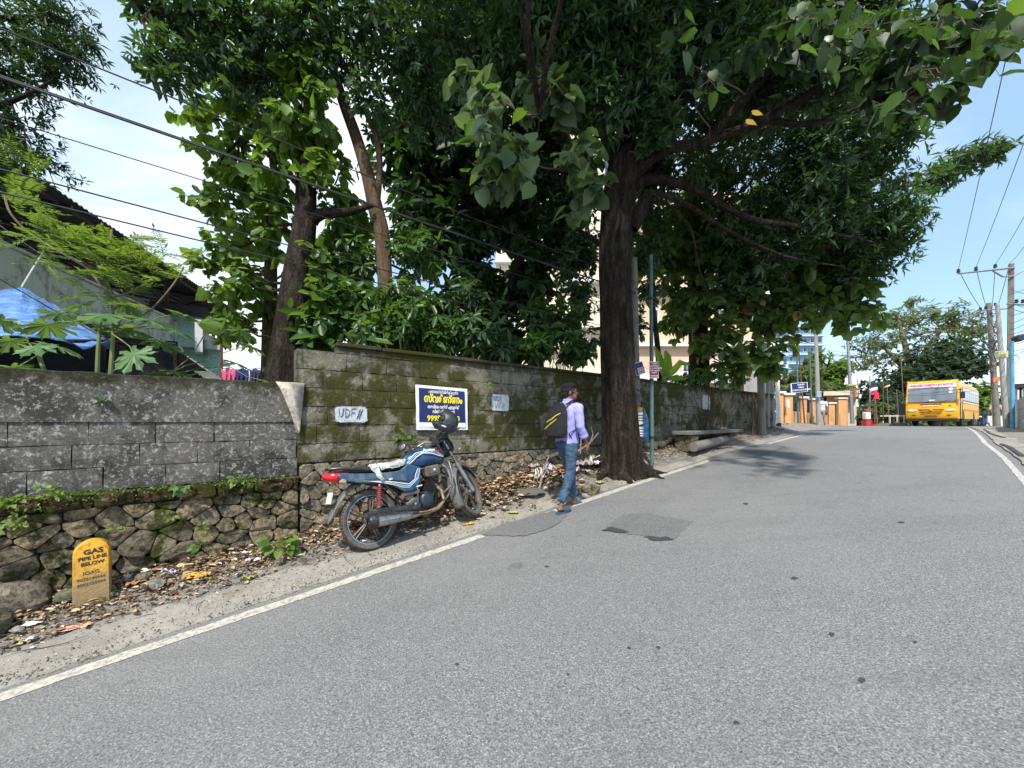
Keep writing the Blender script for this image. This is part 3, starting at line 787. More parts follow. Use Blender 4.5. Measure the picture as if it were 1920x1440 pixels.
cb = [blob(1300,70,6.6,130,110,1.3,330), blob(1450,40,7,130,100,1.4,330), blob(1390,190,7.2,120,100,1.4,280), blob(1560,170,7.6,120,110,1.4,330),
      blob(1500,320,8.2,130,95,1.4,330), blob(1600,300,8.6,80,90,1.2,260), blob(1600,420,8.8,100,70,1.2,280), blob(1450,415,8.8,110,70,1.3,260),
      blob(1660,450,8.8,50,45,.8,110), blob(1690,400,8.9,32,28,.6,60), blob(1330,-90,6.3,160,100,1.4,240), blob(1180,-90,6.3,160,110,1.4,240), blob(1600,70,7.2,90,90,1.1,220),
      blob(1560,-70,7,130,90,1.2,160), blob(1110,50,6.8,110,110,1.2,260), blob(1250,190,7.6,90,70,1.2,160), blob(1810,300,9,44,22,.5,60), blob(1855,285,9,26,22,.4,40), blob(1765,330,9,40,22,.4,45),
      blob(1330,330,9.4,100,80,1.2,220), blob(1240,40,6,60,60,.8,110),
      blob(1675,200,8.0,32,100,.8,170), blob(1400,500,9.4,90,50,1,160), blob(1620,500,9.2,60,30,.8,90), blob(1060,-120,5.6,150,90,1.2,180), blob(1640,-60,6.6,110,90,1,120)]
cb = [(c, r, int(n*1.9)) for c, r, n in cb]
for c, r, n in (((0,4.2,7.4),(1.7,1.4,1.0),1500),((1.9,4.4,8.0),(1.9,1.6,1.1),1700),((-.4,6.0,7.8),(1.6,1.5,1.0),1300),((2.4,6.6,8.6),(2.2,2,1.1),1600)): cb.append((np.array(c), np.array(r), n))  # unseen clumps above the frame, added to shade the trees behind
for s_ in (4.1, 4.7, 5.4, 6.1, 6.9, 7.6):  # unseen leaf clumps added towards the sun to shade the mossy wall
    cb.append((np.array(W(s_, 4.62, .42) + SUN_DIR*(5.9/SUN_DIR.z)), np.array((.62,.62,.40)), 330))
cb += [blob(1120,190,5.8,60,70,.5,200), blob(1080,80,5.7,70,60,.5,260), blob(1200,150,5.8,60,70,.5,240), blob(1010,20,5.6,80,60,.6,260), blob(1230,230,6.0,50,40,.4,120), blob(1190,30,5.6,80,60,.5,260), blob(960,110,5.8,60,60,.5,180), blob(1560,130,5.6,90,60,.6,260), blob(1420,150,5.9,80,60,.6,240)]
ps, ds, ci = tips_of(cb, 2.1)
branch_out(mb, limbs, cb, ps, ci, .018, 16, .004)
mb.build('trunk', bark_dark, big, world=True)
for (a1, L, r1) in ((2.6,.75,.10),(3.3,.9,.11),(3.9,.7,.09),(.15,.55,.10),(5.6,.5,.09),(4.6,.45,.10)):
    c0 = P(1167,880,6.62); dd = Vector((math.cos(a1), math.sin(a1)*.8, 0)); q = []
    for i in range(6):
        t = i/5; p = c0 + dd*(.25+L*t) + Vector((-dd.y,dd.x,0))*.08*math.sin(t*4+a1); q.append(Vector((p.x,p.y,float(G(*SN(p))) + .22*(1-t)**2.2 - .01)))
    MB().tube(q, [r1*1.25,r1,r1*.8,r1*.6,r1*.42,.015], 10).build('root', bark_dark, big, world=True)
whorl(ps, ds, 7, .155, .31, LANCE, L_dark, 'crown', big, 1.0, .45, .1, .5, .25, .05).location = -bp
# big heart-shaped leaves hanging from its low twigs: each a part
def leaf_proto(mat, seed):
    tv = [Vector(p) for p in BIG[0]]; r = random.Random(seed); m = MB()
    tv = [Vector((p.x+r.uniform(-.02,.02)*(p.y != 0), p.y*r.uniform(.9,1.05), p.z+r.uniform(-.03,.03))) for p in tv]
    m.add(tv, BIG[1]); o = m.build('leaf', mat, ang=80); me = o.data; bpy.data.objects.remove(o); return me
LP = [leaf_proto(m_, i) for i, m_ in enumerate([L_teak, L_mid, L_pale, L_dark, L_teak_shade])]
LPY = leaf_proto(L_yellow, 9); LPB = leaf_proto(L_bright, 11)
tw = MB(); nleaf = 0
def hang(clusters, weights, L0, parent=big, base=bp):
    global nleaf
    for (u, v, Y, ru, rv, n, src) in clusters:
        s0 = P(*src); c = P(u, v, Y)
        pth = bend(s0, c, 6, .12, .1); tw.tube(pth, [.013, .006], 5, cap=False)
        for _ in range(n):
            p = P(u+random.gauss(0,ru*.5), v+random.gauss(0,rv*.5), Y+random.gauss(0,.22))
            j = min(pth, key=lambda q: (q-p).length); tw.tube(bend(j, p, 3, .15, .2), [.004,.0025], 3, cap=False)
            d = Vector((random.gauss(0,.6)+(.25 if u > 1150 else -.2), random.gauss(0,.5)-.15, -random.uniform(.1,1.0))).normalized()
            nrm = (Vector((0,0,1)) + Vector((random.gauss(0,.4), random.gauss(-.35,.4), 0))).normalized()
            sd = d.cross(nrm).normalized(); nrm = sd.cross(d)
            L = L0*random.uniform(.65,1.2)
            o = bpy.data.objects.new('leaf', random.choices(LP, weights)[0] if random.random() > .05 else LP[1])
            R = Matrix((d, sd, nrm)).transposed().to_4x4()
            o.matrix_basis = Matrix.Translation(p - base) @ R @ Matrix.Diagonal((L, L*random.uniform(.8,1.0), L, 1))
            lnk(o, parent); nleaf += 1
hang([(955,300,4.6,55,40,30,(1060,322,5.7)), (905,190,4.8,38,45,19,(1012,215,5.0)), (920,330,4.7,35,30,12,(1008,300,5.3)), (1085,290,5.3,38,30,18,(1100,330,5.9)), (1110,335,5.3,45,35,19,(1120,330,6)),
      (1040,140,5.2,45,35,16,(1012,215,5.0)), (1075,395,5.6,28,35,11,(1085,330,6)), (900,245,4.6,30,28,12,(1008,300,5.3)), (1010,190,5.1,34,30,11,(1012,215,5.0))], [2,1,4.5,0.6,1], .22)
hang([(1760,40,3.6,60,40,16,(1830,15,4.7)), (1850,60,3.4,50,40,13,(1830,15,4.7)), (1740,130,3.7,60,45,17,(1700,70,5)), (1830,110,3.6,50,40,13,(1830,15,4.7)), (1640,60,4.0,70,50,17,(1700,70,5)),
      (1680,200,4.3,55,40,14,(1720,150,6.4)), (1890,25,3.4,40,30,9,(1830,15,4.7)), (1560,90,4.1,60,50,12,(1560,150,5.4)), (1500,30,3.9,60,40,12,(1500,60,5.1)), (1720,200,4.6,30,40,9,(1720,150,6.4)),
      (1880,90,3.5,30,25,6,(1830,15,4.7)), (1330,150,4.6,50,50,9,(1330,262,6.1)), (1280,60,4.4,50,50,9,(1400,180,5.6))], [.4,.6,.05,1.2,7], .17)
for (u,v,Y) in ((1398,228,4.9),(1410,212,4.9)):
    o = bpy.data.objects.new('leaf', LPY); o.matrix_basis = Matrix.Translation(P(u,v,Y)-bp) @ Matrix.Rotation(1.2,4,'X') @ Matrix.Rotation(random.uniform(-1,1),4,'Z') @ Matrix.Diagonal((.15,.12,.15,1)); lnk(o, big); o['label'] = 'withered yellow leaf'
tw.build('twigs', twig_m, big, world=True)['kind'] = 'stuff'
DK[0] = 1.0
for bl, mt_, L_ in (([blob(955,300,4.9,60,42,.3,26), blob(905,200,5.0,40,60,.3,22), blob(1090,290,5.6,45,40,.3,22), blob(1110,350,5.6,40,30,.3,14), blob(1020,180,5.5,60,50,.3,24), blob(930,330,5.0,45,30,.3,14), blob(880,150,5.3,40,40,.3,14)], L_pale, .17),
    ([blob(1740,60,4.3,90,50,.4,34), blob(1660,150,4.8,90,60,.4,34), blob(1540,60,4.9,100,60,.4,30), blob(1840,70,4.0,50,45,.3,16), blob(1400,90,5.2,90,60,.4,22), blob(1760,180,4.6,40,40,.3,10)], L_teak_shade, .155)):
    ps, ds, ci = tips_of(bl, 2.2); whorl(ps, ds, 4, L_, .86, BIG, mt_, 'foliage', big, .8, .35, .7, .5, .3, .08).location = -bp
print('big leaves', nleaf)

# ---- trees behind the wall
def tree(name, label, trunks, blobs, k, L, ratio, tmpl, lmat, bmat, group=None, spread=.9, fwd=.4, droop=.3, up=.7, rb=.03, nt=12, rt=.005, bias=2.1, sides=14, extra=None):
    base = Vector(P(*trunks[0][0][0])) if not isinstance(trunks[0][0][0], Vector) else trunks[0][0][0]
    t = thing(name, label, 'tree', base, group=group); m = MB(); lb = []
    for pts, r in trunks:
        q = [P(*p) for p in pts]; lb.append(q); trunk_tube(m, q, r, sides, .05, 5, .06, .12 if not lb[1:] else 0, 5, random.random()*6)
    ps, ds, ci = tips_of(blobs, bias); branch_out(m, lb, blobs, ps, ci, rb, nt, rt)
    m.build('trunk', bmat, t, world=True)
    whorl(ps, ds, k, L, ratio, tmpl, lmat, 'crown', t, spread, fwd, droop, up, .28, .06).location = -base
    for (eb, ek, eL, er, et, em, ed) in (extra or []):
        ps, ds, ci = tips_of(eb, 2.1); o = whorl(ps, ds, ek, eL, er, et, em, 'foliage', t, .9, .4, ed, .7, .28, .05); o.location = -base
    return t
DK[0] = .50
tree('leaning_tree', 'thick dark leaning trunk hung with round backlit leaves, at the junction of the two walls',
     [([(530,740,5.9),(540,650,5.9),(556,520,5.95),(572,420,6.0),(575,330,6.05),(580,240,6.1),(592,130,6.1),(600,20,6.1),(620,-150,6)], [.265,.225,.185,.160,.14,.12,.105,.08,.05]),
      ([(566,430,6),(600,402,6),(650,398,6),(700,385,6.1)], [.11,.085,.06,.03]),
      ([(582,240,6.1),(540,170,6.1),(480,90,6.1)], [.07,.05,.03]), ([(575,330,6.05),(520,300,6.1),(450,260,6.1)], [.05,.035,.02])],
     [blob(430,250,6.3,60,60,.7,64), blob(470,340,6.3,60,50,.7,60), blob(420,330,6.3,45,40,.5,30), blob(480,180,6.3,70,50,.7,64), blob(400,375,6.4,45,25,.5,26), blob(500,440,6.3,40,50,.6,44), blob(470,540,6.3,40,50,.6,52),
      blob(600,490,6.2,30,60,.5,34), blob(560,260,6.2,50,60,.6,44), blob(620,300,6.3,40,40,.6,34), blob(640,370,6.4,50,25,.5,26), blob(430,470,6.4,40,40,.5,36), blob(450,600,6.4,35,40,.5,34), blob(380,490,6.5,26,22,.3,12), blob(365,220,6.4,26,40,.5,16), blob(400,545,6.4,40,22,.4,20), blob(520,380,6.2,40,50,.5,36), blob(590,200,5.7,50,60,.3,50), blob(560,130,5.7,50,50,.3,50), blob(600,310,5.7,30,40,.2,22), blob(540,230,5.7,40,40,.3,34), blob(510,310,5.8,30,60,.3,36), blob(590,560,5.6,18,40,.2,16)],
     5, .165, .72, OVAL, L_bright, bark_dark, spread=.8, fwd=.3, droop=.55, up=.5, rb=.02, nt=7, rt=.004)
tree('slender_tree', 'slender reddish trunk just left of the thick leaning one, with round leaves',
     [([(503,740,6.9),(507,600,6.9),(508,500,6.9),(510,420,6.9),(516,340,6.9),(500,220,6.9)], [.13,.115,.10,.09,.07,.04])],
     [blob(470,400,7,60,40,.6,50), blob(500,250,7,60,60,.6,60), blob(440,300,7.1,50,40,.6,44), blob(440,430,7.1,45,50,.6,44), blob(450,520,7.2,50,50,.6,54), blob(520,120,7,70,60,.7,64), blob(420,170,7.2,60,40,.6,50), blob(430,610,7.2,30,40,.5,28)],
     5, .17, .7, OVAL, L_teak, bark_mid, droop=.5, rb=.02, nt=6)
DK[0] = .95
tree('forked_tree', 'slim brown forked trunk with drooping pointed leaves, rising behind the poster',
     [([(728,700,6.3),(724,600,6.3),(722,520,6.3),(716,440,6.3),(704,390,6.3),(690,330,6.3),(665,250,6.3),(640,180,6.3),(615,90,6.2),(600,-40,6.1)], [.135,.12,.115,.12,.12,.10,.09,.08,.07,.04]),
      ([(704,395,6.3),(712,320,6.3),(706,260,6.3),(680,190,6.3),(665,80,6.2)], [.06,.05,.045,.04,.02]), ([(640,180,6.3),(560,90,6.0),(440,20,5.6),(330,-10,5.3),(270,30,5.0)], [.05,.04,.03,.02,.01])],
     [blob(680,60,5.9,90,75,.8,180), blob(770,100,6,80,85,.8,190), blob(600,110,5.9,80,70,.8,130), blob(700,190,6.1,60,50,.7,80), blob(800,200,6.4,60,60,.7,100), blob(480,60,5.6,100,60,.8,190), blob(380,30,5.4,90,50,.7,160), blob(330,110,5.2,50,30,.5,55), blob(290,20,5.2,60,25,.5,50),
      blob(560,10,5.7,110,60,.8,190), blob(840,60,6.3,60,80,.7,120), blob(420,110,5.5,70,35,.6,90), blob(280,110,5.0,34,14,.3,22), blob(320,150,5.0,40,18,.3,26), blob(650,-60,5.7,200,60,.9,200), blob(480,150,5.7,60,40,.5,60)],
     6, .125, .36, OVAL, L_dark, bark_mid, spread=.75, fwd=.6, droop=.55, up=.6, rb=.018, nt=10, rt=.004,
     extra=[([blob(640,520,6.5,55,60,.6,60), blob(700,600,6.2,60,60,.5,80), blob(760,560,6.4,60,60,.6,70), blob(690,480,6.5,50,40,.5,40), blob(790,470,6.7,60,60,.6,60), blob(640,420,6.7,50,50,.6,40)], 6, .17, .36, OVAL, L_mid, .6)])
DK[0] = 1.1
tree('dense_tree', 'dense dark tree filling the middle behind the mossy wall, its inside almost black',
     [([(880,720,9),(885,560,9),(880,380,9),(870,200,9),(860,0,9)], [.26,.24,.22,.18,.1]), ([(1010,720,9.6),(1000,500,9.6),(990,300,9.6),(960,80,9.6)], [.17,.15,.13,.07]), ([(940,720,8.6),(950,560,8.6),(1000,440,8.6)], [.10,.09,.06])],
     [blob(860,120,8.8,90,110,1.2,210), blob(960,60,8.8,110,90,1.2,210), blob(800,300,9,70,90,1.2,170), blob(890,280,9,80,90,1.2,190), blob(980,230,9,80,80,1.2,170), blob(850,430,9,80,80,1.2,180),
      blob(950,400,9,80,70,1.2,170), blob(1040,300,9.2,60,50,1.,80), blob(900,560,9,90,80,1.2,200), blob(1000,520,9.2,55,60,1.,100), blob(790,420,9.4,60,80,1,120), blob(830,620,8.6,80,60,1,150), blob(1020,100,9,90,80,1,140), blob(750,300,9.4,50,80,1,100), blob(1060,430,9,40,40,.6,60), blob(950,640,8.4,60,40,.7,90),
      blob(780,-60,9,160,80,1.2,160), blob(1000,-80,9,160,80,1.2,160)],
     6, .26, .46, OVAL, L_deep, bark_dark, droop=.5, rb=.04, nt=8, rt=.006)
DK[0] = .8
teak = tree('round_leaved_tree', 'round leaved tree standing behind the mossy wall right of the signposts, pink building behind',
     [([(1310,745,10.6),(1310,640,10.6),(1306,540,10.6),(1300,430,10.6),(1290,330,10.6)], [.27,.25,.22,.20,.14]), ([(1306,540,10.6),(1380,470,10.4),(1480,440,10.2),(1560,480,10.1)], [.09,.07,.05,.02]), ([(1308,600,10.6),(1370,570,10.2),(1440,590,10)], [.06,.04,.02]), ([(1303,480,10.6),(1240,430,10.5),(1215,400,10.4)], [.07,.05,.02])],
     [blob(1290,420,10.4,75,60,1.,170), blob(1380,460,10.2,80,60,1.,190), blob(1480,500,10,80,65,1.,200), blob(1560,540,10,65,60,.9,150), blob(1600,585,10,45,38,.7,64), blob(1400,560,10,85,60,.9,190), blob(1480,585,9.9,55,45,.8,110),
      blob(1290,560,10.2,55,50,.8,90), blob(1250,490,10.3,50,55,.8,90), blob(1350,640,9.8,55,42,.7,70), blob(1430,660,9.8,50,36,.6,56), blob(1450,685,9.8,22,20,.3,14), blob(1560,470,10.3,70,50,.9,120), blob(1300,480,9.9,50,50,.6,60), blob(1270,600,9.9,30,34,.5,26), blob(1370,690,9.8,40,22,.4,22), blob(1440,400,10.6,120,40,.9,120)],
     5, .225, .74, OVAL, L_teak, bark_dark, spread=.8, fwd=.35, droop=.55, rb=.025, nt=10, rt=.005)
DK[0] = 1.6
tree('gap_tree', 'thin tree with small dark leaves between the big trunk and the pink building',
     [([(1240,745,9.3),(1230,620,9.3),(1215,500,9.3),(1205,400,9.3)], [.07,.06,.05,.03])],
     [blob(1220,430,9,40,60,.6,90), blob(1195,600,9,14,40,.4,24), blob(1070,480,8,34,50,.5,60), blob(1240,300,9.4,50,60,.7,90), blob(1090,640,8.6,34,30,.5,40), blob(1215,540,9,20,30,.4,26), blob(1090,180,9,50,80,.8,200), blob(1080,340,8.6,40,50,.6,110), blob(1215,340,9.4,30,60,.6,90), blob(1090,560,8.4,26,60,.5,50), blob(1060,400,8.2,60,50,.5,110), blob(1090,470,8,30,40,.4,60), blob(1208,470,8.6,16,50,.4,50), blob(1020,460,8.4,50,40,.5,80), blob(1200,300,9,40,60,.5,90), blob(1010,340,8.2,50,50,.5,90)],
     6, .14, .45, OVAL, L_dark, bark_dark, droop=.5, rb=.012, nt=8)
DK[0] = 1.0
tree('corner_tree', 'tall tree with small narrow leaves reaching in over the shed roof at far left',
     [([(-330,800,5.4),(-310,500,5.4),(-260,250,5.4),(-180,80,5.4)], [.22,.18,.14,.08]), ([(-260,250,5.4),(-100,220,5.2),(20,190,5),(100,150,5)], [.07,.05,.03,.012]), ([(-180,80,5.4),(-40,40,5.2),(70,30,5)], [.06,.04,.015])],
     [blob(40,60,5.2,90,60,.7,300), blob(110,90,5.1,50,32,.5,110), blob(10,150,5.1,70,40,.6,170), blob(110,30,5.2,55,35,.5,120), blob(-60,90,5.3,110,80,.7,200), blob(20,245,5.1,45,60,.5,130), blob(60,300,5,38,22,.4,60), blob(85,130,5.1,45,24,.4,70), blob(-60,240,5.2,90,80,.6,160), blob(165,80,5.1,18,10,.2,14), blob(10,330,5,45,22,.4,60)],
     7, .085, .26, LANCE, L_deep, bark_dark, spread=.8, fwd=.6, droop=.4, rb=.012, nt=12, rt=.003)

# ---- undergrowth behind the wall
def bush(name, label, blobs, k, L, ratio, tmpl, lmat, group, cat='shrub', droop=.45, stems=3, **kw):
    c, r, _ = blobs[0]; base = Vector((c[0], c[1], float(G(*SN(c)))-.05)); t = thing(name, label, cat, base, group=group)
    ps, ds, ci = tips_of(blobs, 2.0); m = MB()
    for bi, (c, r, n) in enumerate(blobs):
        idx = np.nonzero(ci == bi)[0]
        for q in rng.permutation(idx)[:stems+3]:
            m.tube(bend(base + Vector((random.uniform(-.2,.2), random.uniform(-.1,.1), 0)), ps[q], 5, .1), [.014,.004], 4, cap=False)
    m.build('stem', twig_m, t, world=True)
    whorl(ps, ds, k, L, ratio, tmpl, lmat, 'foliage', t, .85, .4, droop, .7, .3, .05).location = -base
    return t
bush('leafy_shrub', 'dark glossy shrub behind the stepped top of the mossy wall', [blob(610,600,5.9,45,50,.5,70), blob(600,640,5.7,30,25,.3,36), blob(660,560,6.2,40,50,.5,60)], 5, .20, .52, OVAL, L_mid, 'shrubs behind the wall')
bush('leafy_shrub', 'bright lime shrub glowing behind the dark leaves, left of the forked trunk', [blob(620,500,7.6,60,60,.5,90), blob(590,570,7.4,40,50,.4,60), blob(660,430,7.8,60,50,.5,70)], 5, .18, .5, OVAL, L_bright, 'shrubs behind the wall')
bush('leafy_shrub', 'shrub with drooping leaflets leaning over the wall above the blue poster', [blob(760,610,5.9,55,48,.45,80), blob(700,630,5.8,45,35,.4,60), blob(820,630,6.1,40,40,.4,50)], 6, .15, .36, OVAL, L_mid, 'shrubs behind the wall')
bush('leafy_shrub', 'dark shrub behind the wall above the second painted patch', [blob(900,620,6.5,60,50,.5,90), blob(930,655,6.2,45,25,.3,50), blob(880,560,7,60,40,.5,60)], 6, .16, .36, OVAL, L_dark, 'shrubs behind the wall')
bush('leafy_shrub', 'broad leaved shrub behind the wall just left of the big trunk', [blob(1050,610,7.3,50,50,.5,100), blob(1000,650,7,40,30,.4,60), blob(1080,660,7.2,36,26,.4,50), blob(1010,590,7.6,35,35,.4,50)], 6, .17, .42, OVAL, L_mid, 'shrubs behind the wall')
bush('leafy_shrub', 'low bush overhanging the mossy wall beside the banana plant', [blob(1330,705,9.6,40,18,.3,50), blob(1280,712,9.4,25,14,.3,24), blob(1370,712,10,30,15,.3,30)], 5, .12, .5, OVAL, L_mid, 'shrubs behind the wall')

# pinnate fronds
def fronds(par, base, specs, lmat, L, n=11, lw=.30):
    PP, DD, NN, LL = [], [], [], []; m = MB()
    for (o, d, ln) in specs:
        o = Vector(o); d = Vector(d).normalized(); pts = [o + d*ln*i/7 + Vector((0,0,-.25*ln*(i/7)**2)) for i in range(8)]
        m.tube(pts, [.004,.0015], 3, cap=False); sd = d.cross(Vector((0,0,1))).normalized()
        for i in range(n):
            f = (i+1)/n*7; a = int(min(f, 6.99)); p = pts[a].lerp(pts[a+1], f-a); env = math.sin(math.pi*(.12+.85*(i+1)/n))**.5
            for sg in (-1,1):
                PP.append(p); DD.append((sd*sg + d*.45 + Vector((0,0,random.uniform(-.25,.1))))); NN.append((random.gauss(0,.15), random.gauss(0,.15), 1)); LL.append(L*env*random.uniform(.85,1.15))
        PP.append(pts[-1]); DD.append(d); NN.append((0,0,1)); LL.append(L)
    m.build('frond_stem', stem_green, par, world=True)['kind'] = 'stuff'
    LL = np.array(LL); o = leaves('foliage', np.array(PP), np.array([tuple(q) for q in DD]), np.array(NN), LL, LL*lw, LANCE, lmat, par); o.location = -Vector(base)
fb = P(205,720,4.4); ft = thing('feathery_tree', 'young feathery yellow-green tree in front of the shed parapet', 'tree', fb)
m = MB(); lim = [[(205,720,4.4),(212,600,4.4),(205,560,4.4),(195,520,4.4)],[(205,560,4.4),(170,510,4.4),(130,480,4.3),(90,470,4.3)],[(195,520,4.4),(205,470,4.4),(210,430,4.4)],[(195,525,4.4),(180,490,4.4),(140,440,4.4),(80,410,4.4)],
       [(205,560,4.4),(250,545,4.5),(290,520,4.5)],[(210,600,4.4),(270,590,4.6),(320,540,4.7),(345,500,4.7)],[(195,520,4.4),(160,500,4.2),(60,440,4.1),(20,400,4.0),(10,370,4)]]
LQ = []
for l in lim:
    q = [P(*p) for p in l]; trunk_tube(m, q, [.022 if l is lim[0] else .012]*1 + [.010]*(len(q)-1), 6, 0, 5, 0, 0, 4); LQ += q[1:]
m.build('trunk', bark_pale, ft, world=True)
sp = []
for (u,v,ru,rv,n) in ((110,430,45,18,16),(150,460,55,22,24),(80,420,30,18,10),(200,440,40,20,14),(230,470,45,22,14),(190,500,50,20,20),(255,455,40,22,10),(320,500,30,16,6),(210,545,40,18,12),(130,490,45,16,10),(30,330,30,25,9),(35,380,35,22,9),(20,420,25,20,5),(345,465,22,12,4),(280,500,25,16,6),(230,590,35,15,8),(50,340,20,20,5)):
    for _ in range(n):
        p = P(random.gauss(u,ru*.55), random.gauss(v,rv*.6), random.gauss(4.3,.2)); q = min(LQ, key=lambda z: (z-p).length)
        d = (p-q).normalized()*.5 + Vector((random.gauss(.5,.6), random.gauss(-.1,.5), random.uniform(-.1,.35))); sp.append((p + Vector((0,0,-.10)), d, random.uniform(.24,.42)))
fronds(ft, fb, random.sample(sp, int(len(sp)*.9)), L_fern, .072, 12, .32)

# papaya plants
def palmate(mat, seed, cuts=9):
    r = random.Random(seed); pts = []
    for i in range(cuts):
        a = -2.55 + 5.1*i/(cuts-1); R = (1.0 - .28*abs(a)/2.55)*r.uniform(.9,1.08); w = .17
        def pl(aa, rr): return Vector((math.cos(aa)*rr, math.sin(aa)*rr, -.22*rr*rr + .05*math.cos(aa*7)))
        a_ = 5.1/(cuts-1)/2
        pts += [pl(a-a_, .36), pl(a-a_*.55, R*.62), pl(a-a_*.75, R*.74), pl(a-.03, R*.86), pl(a, R), pl(a+.03, R*.86), pl(a+a_*.75, R*.74), pl(a+a_*.55, R*.62)]
    pts.append(Vector((math.cos(2.9)*.25, math.sin(2.9)*.25, 0)))
    m = MB(); m.add([Vector((0,0,.02))]+pts, [(0,i+1,i+2) for i in range(len(pts)-1)] + [(0,len(pts),1)]); o = m.build('leaf', mat, smooth=True, ang=80); me = o.data; bpy.data.objects.remove(o); return me
PM = [palmate(L_papaya, i) for i in range(3)]
def papaya(label, stem, lv):
    b = P(*stem[0]); t = thing('papaya_plant', label, 'plant', b, group='papaya plants behind the low wall'); q = [P(*p) for p in stem]
    MB().tube(q, [.020,.015], 8).build('stem', stem_green, t, world=True)
    for (u,v,Y,L,tilt,az) in lv:
        c = P(u,v,Y); st = q[-1] if c.z > q[-1].z-.3 else q[-2]
        MB().tube(bend(st, c, 5, .12, .3), [.007,.005], 5, cap=False).build('leaf_stalk', stem_green, t, world=True)
        o = bpy.data.objects.new('leaf', random.choice(PM)); o.matrix_basis = Matrix.Translation(c-b) @ Matrix.Rotation(az,4,'Z') @ Matrix.Rotation(tilt,4,'Y') @ Matrix.Diagonal((L,L,L,1)); lnk(o, t)
papaya('papaya with twin pale stems left of the big star-shaped leaf', [(181,740,3.9),(184,660,3.9),(188,600,3.9)], [(90,610,3.8,.30,.25,2.6),(200,590,3.8,.30,.35,-1.2),(165,600,4.0,.26,.5,.6),(110,590,4.1,.26,.2,1.8),(250,620,4,.26,.4,-.3),(150,570,4.1,.24,.5,-2.2)])
papaya('papaya carrying the large star-shaped leaf above the wall', [(206,740,3.8),(209,680,3.8),(212,625,3.8)], [(252,665,3.5,.24,.95,-1.5),(280,600,3.9,.26,.3,0),(300,640,4.1,.26,.45,-.4),(230,570,4.1,.26,.5,1.2),(330,620,4.3,.24,.4,.2),(345,590,4.4,.24,.3,.5)])
papaya('short papaya whose leaves spread low at the far left end of the wall', [(95,740,3.6),(85,700,3.6),(72,665,3.6)], [(70,650,3.5,.20,.5,-1.3),(20,640,3.6,.22,.4,2.8),(30,690,3.4,.20,.45,3.0),(110,650,3.7,.20,.4,.2),(0,600,3.9,.22,.5,2)])
papaya('papaya sprout low over the wall top beside the drying clothes', [(300,760,4.3),(310,720,4.3),(318,700,4.3)], [(330,697,4.2,.20,.3,0),(290,702,4.2,.18,.4,2.8),(440,680,4.9,.22,.35,.2),(470,650,5,.24,.4,.8),(500,715,4.6,.14,.4,0),(450,620,5.1,.22,.5,1.5)])
# banana plant
bb = P(1245,740,9.2); bt = thing('banana_plant', 'banana plant with bright upright leaves behind the red sign', 'plant', bb)
MB().tube([P(1245,740,9.2),P(1246,700,9.2)], [.09,.06], 8).build('stem', stem_green, bt, world=True)
for (pts, w) in (([(1246,710,9.2),(1240,690,9.1),(1236,670,9.1),(1226,650,9.1)], .08), ([(1246,710,9.2),(1252,690,9),(1250,670,8.9),(1246,658,8.9)], .10), ([(1246,710,9.2),(1262,695,9.3),(1275,680,9.3),(1292,684,9.3)], .085), ([(1246,712,9.2),(1268,708,9),(1285,712,9)], .07)):
    q = [P(*p) for p in pts]; vs = []
    for i, p in enumerate(q):
        t_ = i/(len(q)-1); ww = w*math.sin(math.pi*(.12+.84*t_))**.7; sd = (q[min(i+1,len(q)-1)]-q[max(i-1,0)]).cross(Vector((0,1,.1))).normalized()
        vs += [p - sd*ww + Vector((0,-.04,0)), p, p + sd*ww + Vector((0,-.03,0))]
    fs = []
    for i in range(len(q)-1): fs += [(i*3,i*3+1,i*3+4,i*3+3),(i*3+1,i*3+2,i*3+5,i*3+4)]
    MB().add(vs, fs).build('leaf', L_banana, bt, world=True)

# ---- far trees
rain = tree('spreading_tree', 'wide airy tree with pale forking limbs beyond the yellow bus', [([(1706,800,48),(1706,740,48),(1712,700,48),(1735,660,48),(1760,625,48),(1790,600,48)], [.7,.55,.45,.32,.22,.1]), ([(1712,705,48),(1700,660,48),(1690,620,48),(1680,590,48)], [.4,.3,.2,.1]), ([(1706,700,48),(1680,675,48),(1655,650,48),(1630,640,48)], [.35,.25,.15,.08]), ([(1690,640,48),(1710,600,48),(1712,575,48),(1716,560,48)], [.15,.1,.08,.04])],
     [blob(1680,600,48,50,22,3,110), blob(1750,590,48,55,20,3,110), blob(1640,640,48,45,22,3,90), blob(1720,630,48,60,20,3,60), blob(1800,600,48,40,20,3,80), blob(1620,680,48,35,20,2.5,70), blob(1800,640,48,35,22,2.5,50), blob(1680,670,48,45,16,2,40), blob(1830,620,49,25,16,2,60), blob(1712,565,48,14,9,1,14)],
     6, .50, .36, LANCE, L_far, bark_pale, 'trees at the crest of the road', rb=.08, nt=26, rt=.03, bias=2.6)
tree('dense_round_tree', 'dense dark round tree right behind the bus roof', [([(1760,800,46),(1765,720,46)], [.5,.4])], [blob(1775,670,46,55,32,3,460), blob(1740,700,46,70,25,3,420), blob(1690,725,46,60,22,3,300), blob(1810,690,46,26,28,2,160), blob(1650,735,46,40,20,2,160), blob(1700,755,46,60,20,2,200)], 7, .5, .5, LANCE, L_fardark, bark_dark, 'trees at the crest of the road', nt=4)
tree('bright_tree', 'bright green bushy tree right of the bus', [([(1840,800,72),(1838,760,72)], [.4,.3])], [blob(1838,740,72,26,20,2.5,260), blob(1855,760,72,20,22,2.5,200), blob(1822,765,72,20,22,2.5,180), blob(1845,780,70,26,10,2.5,120)], 7, .7, .5, LANCE, L_bright, bark_dark, 'trees at the crest of the road', nt=3)
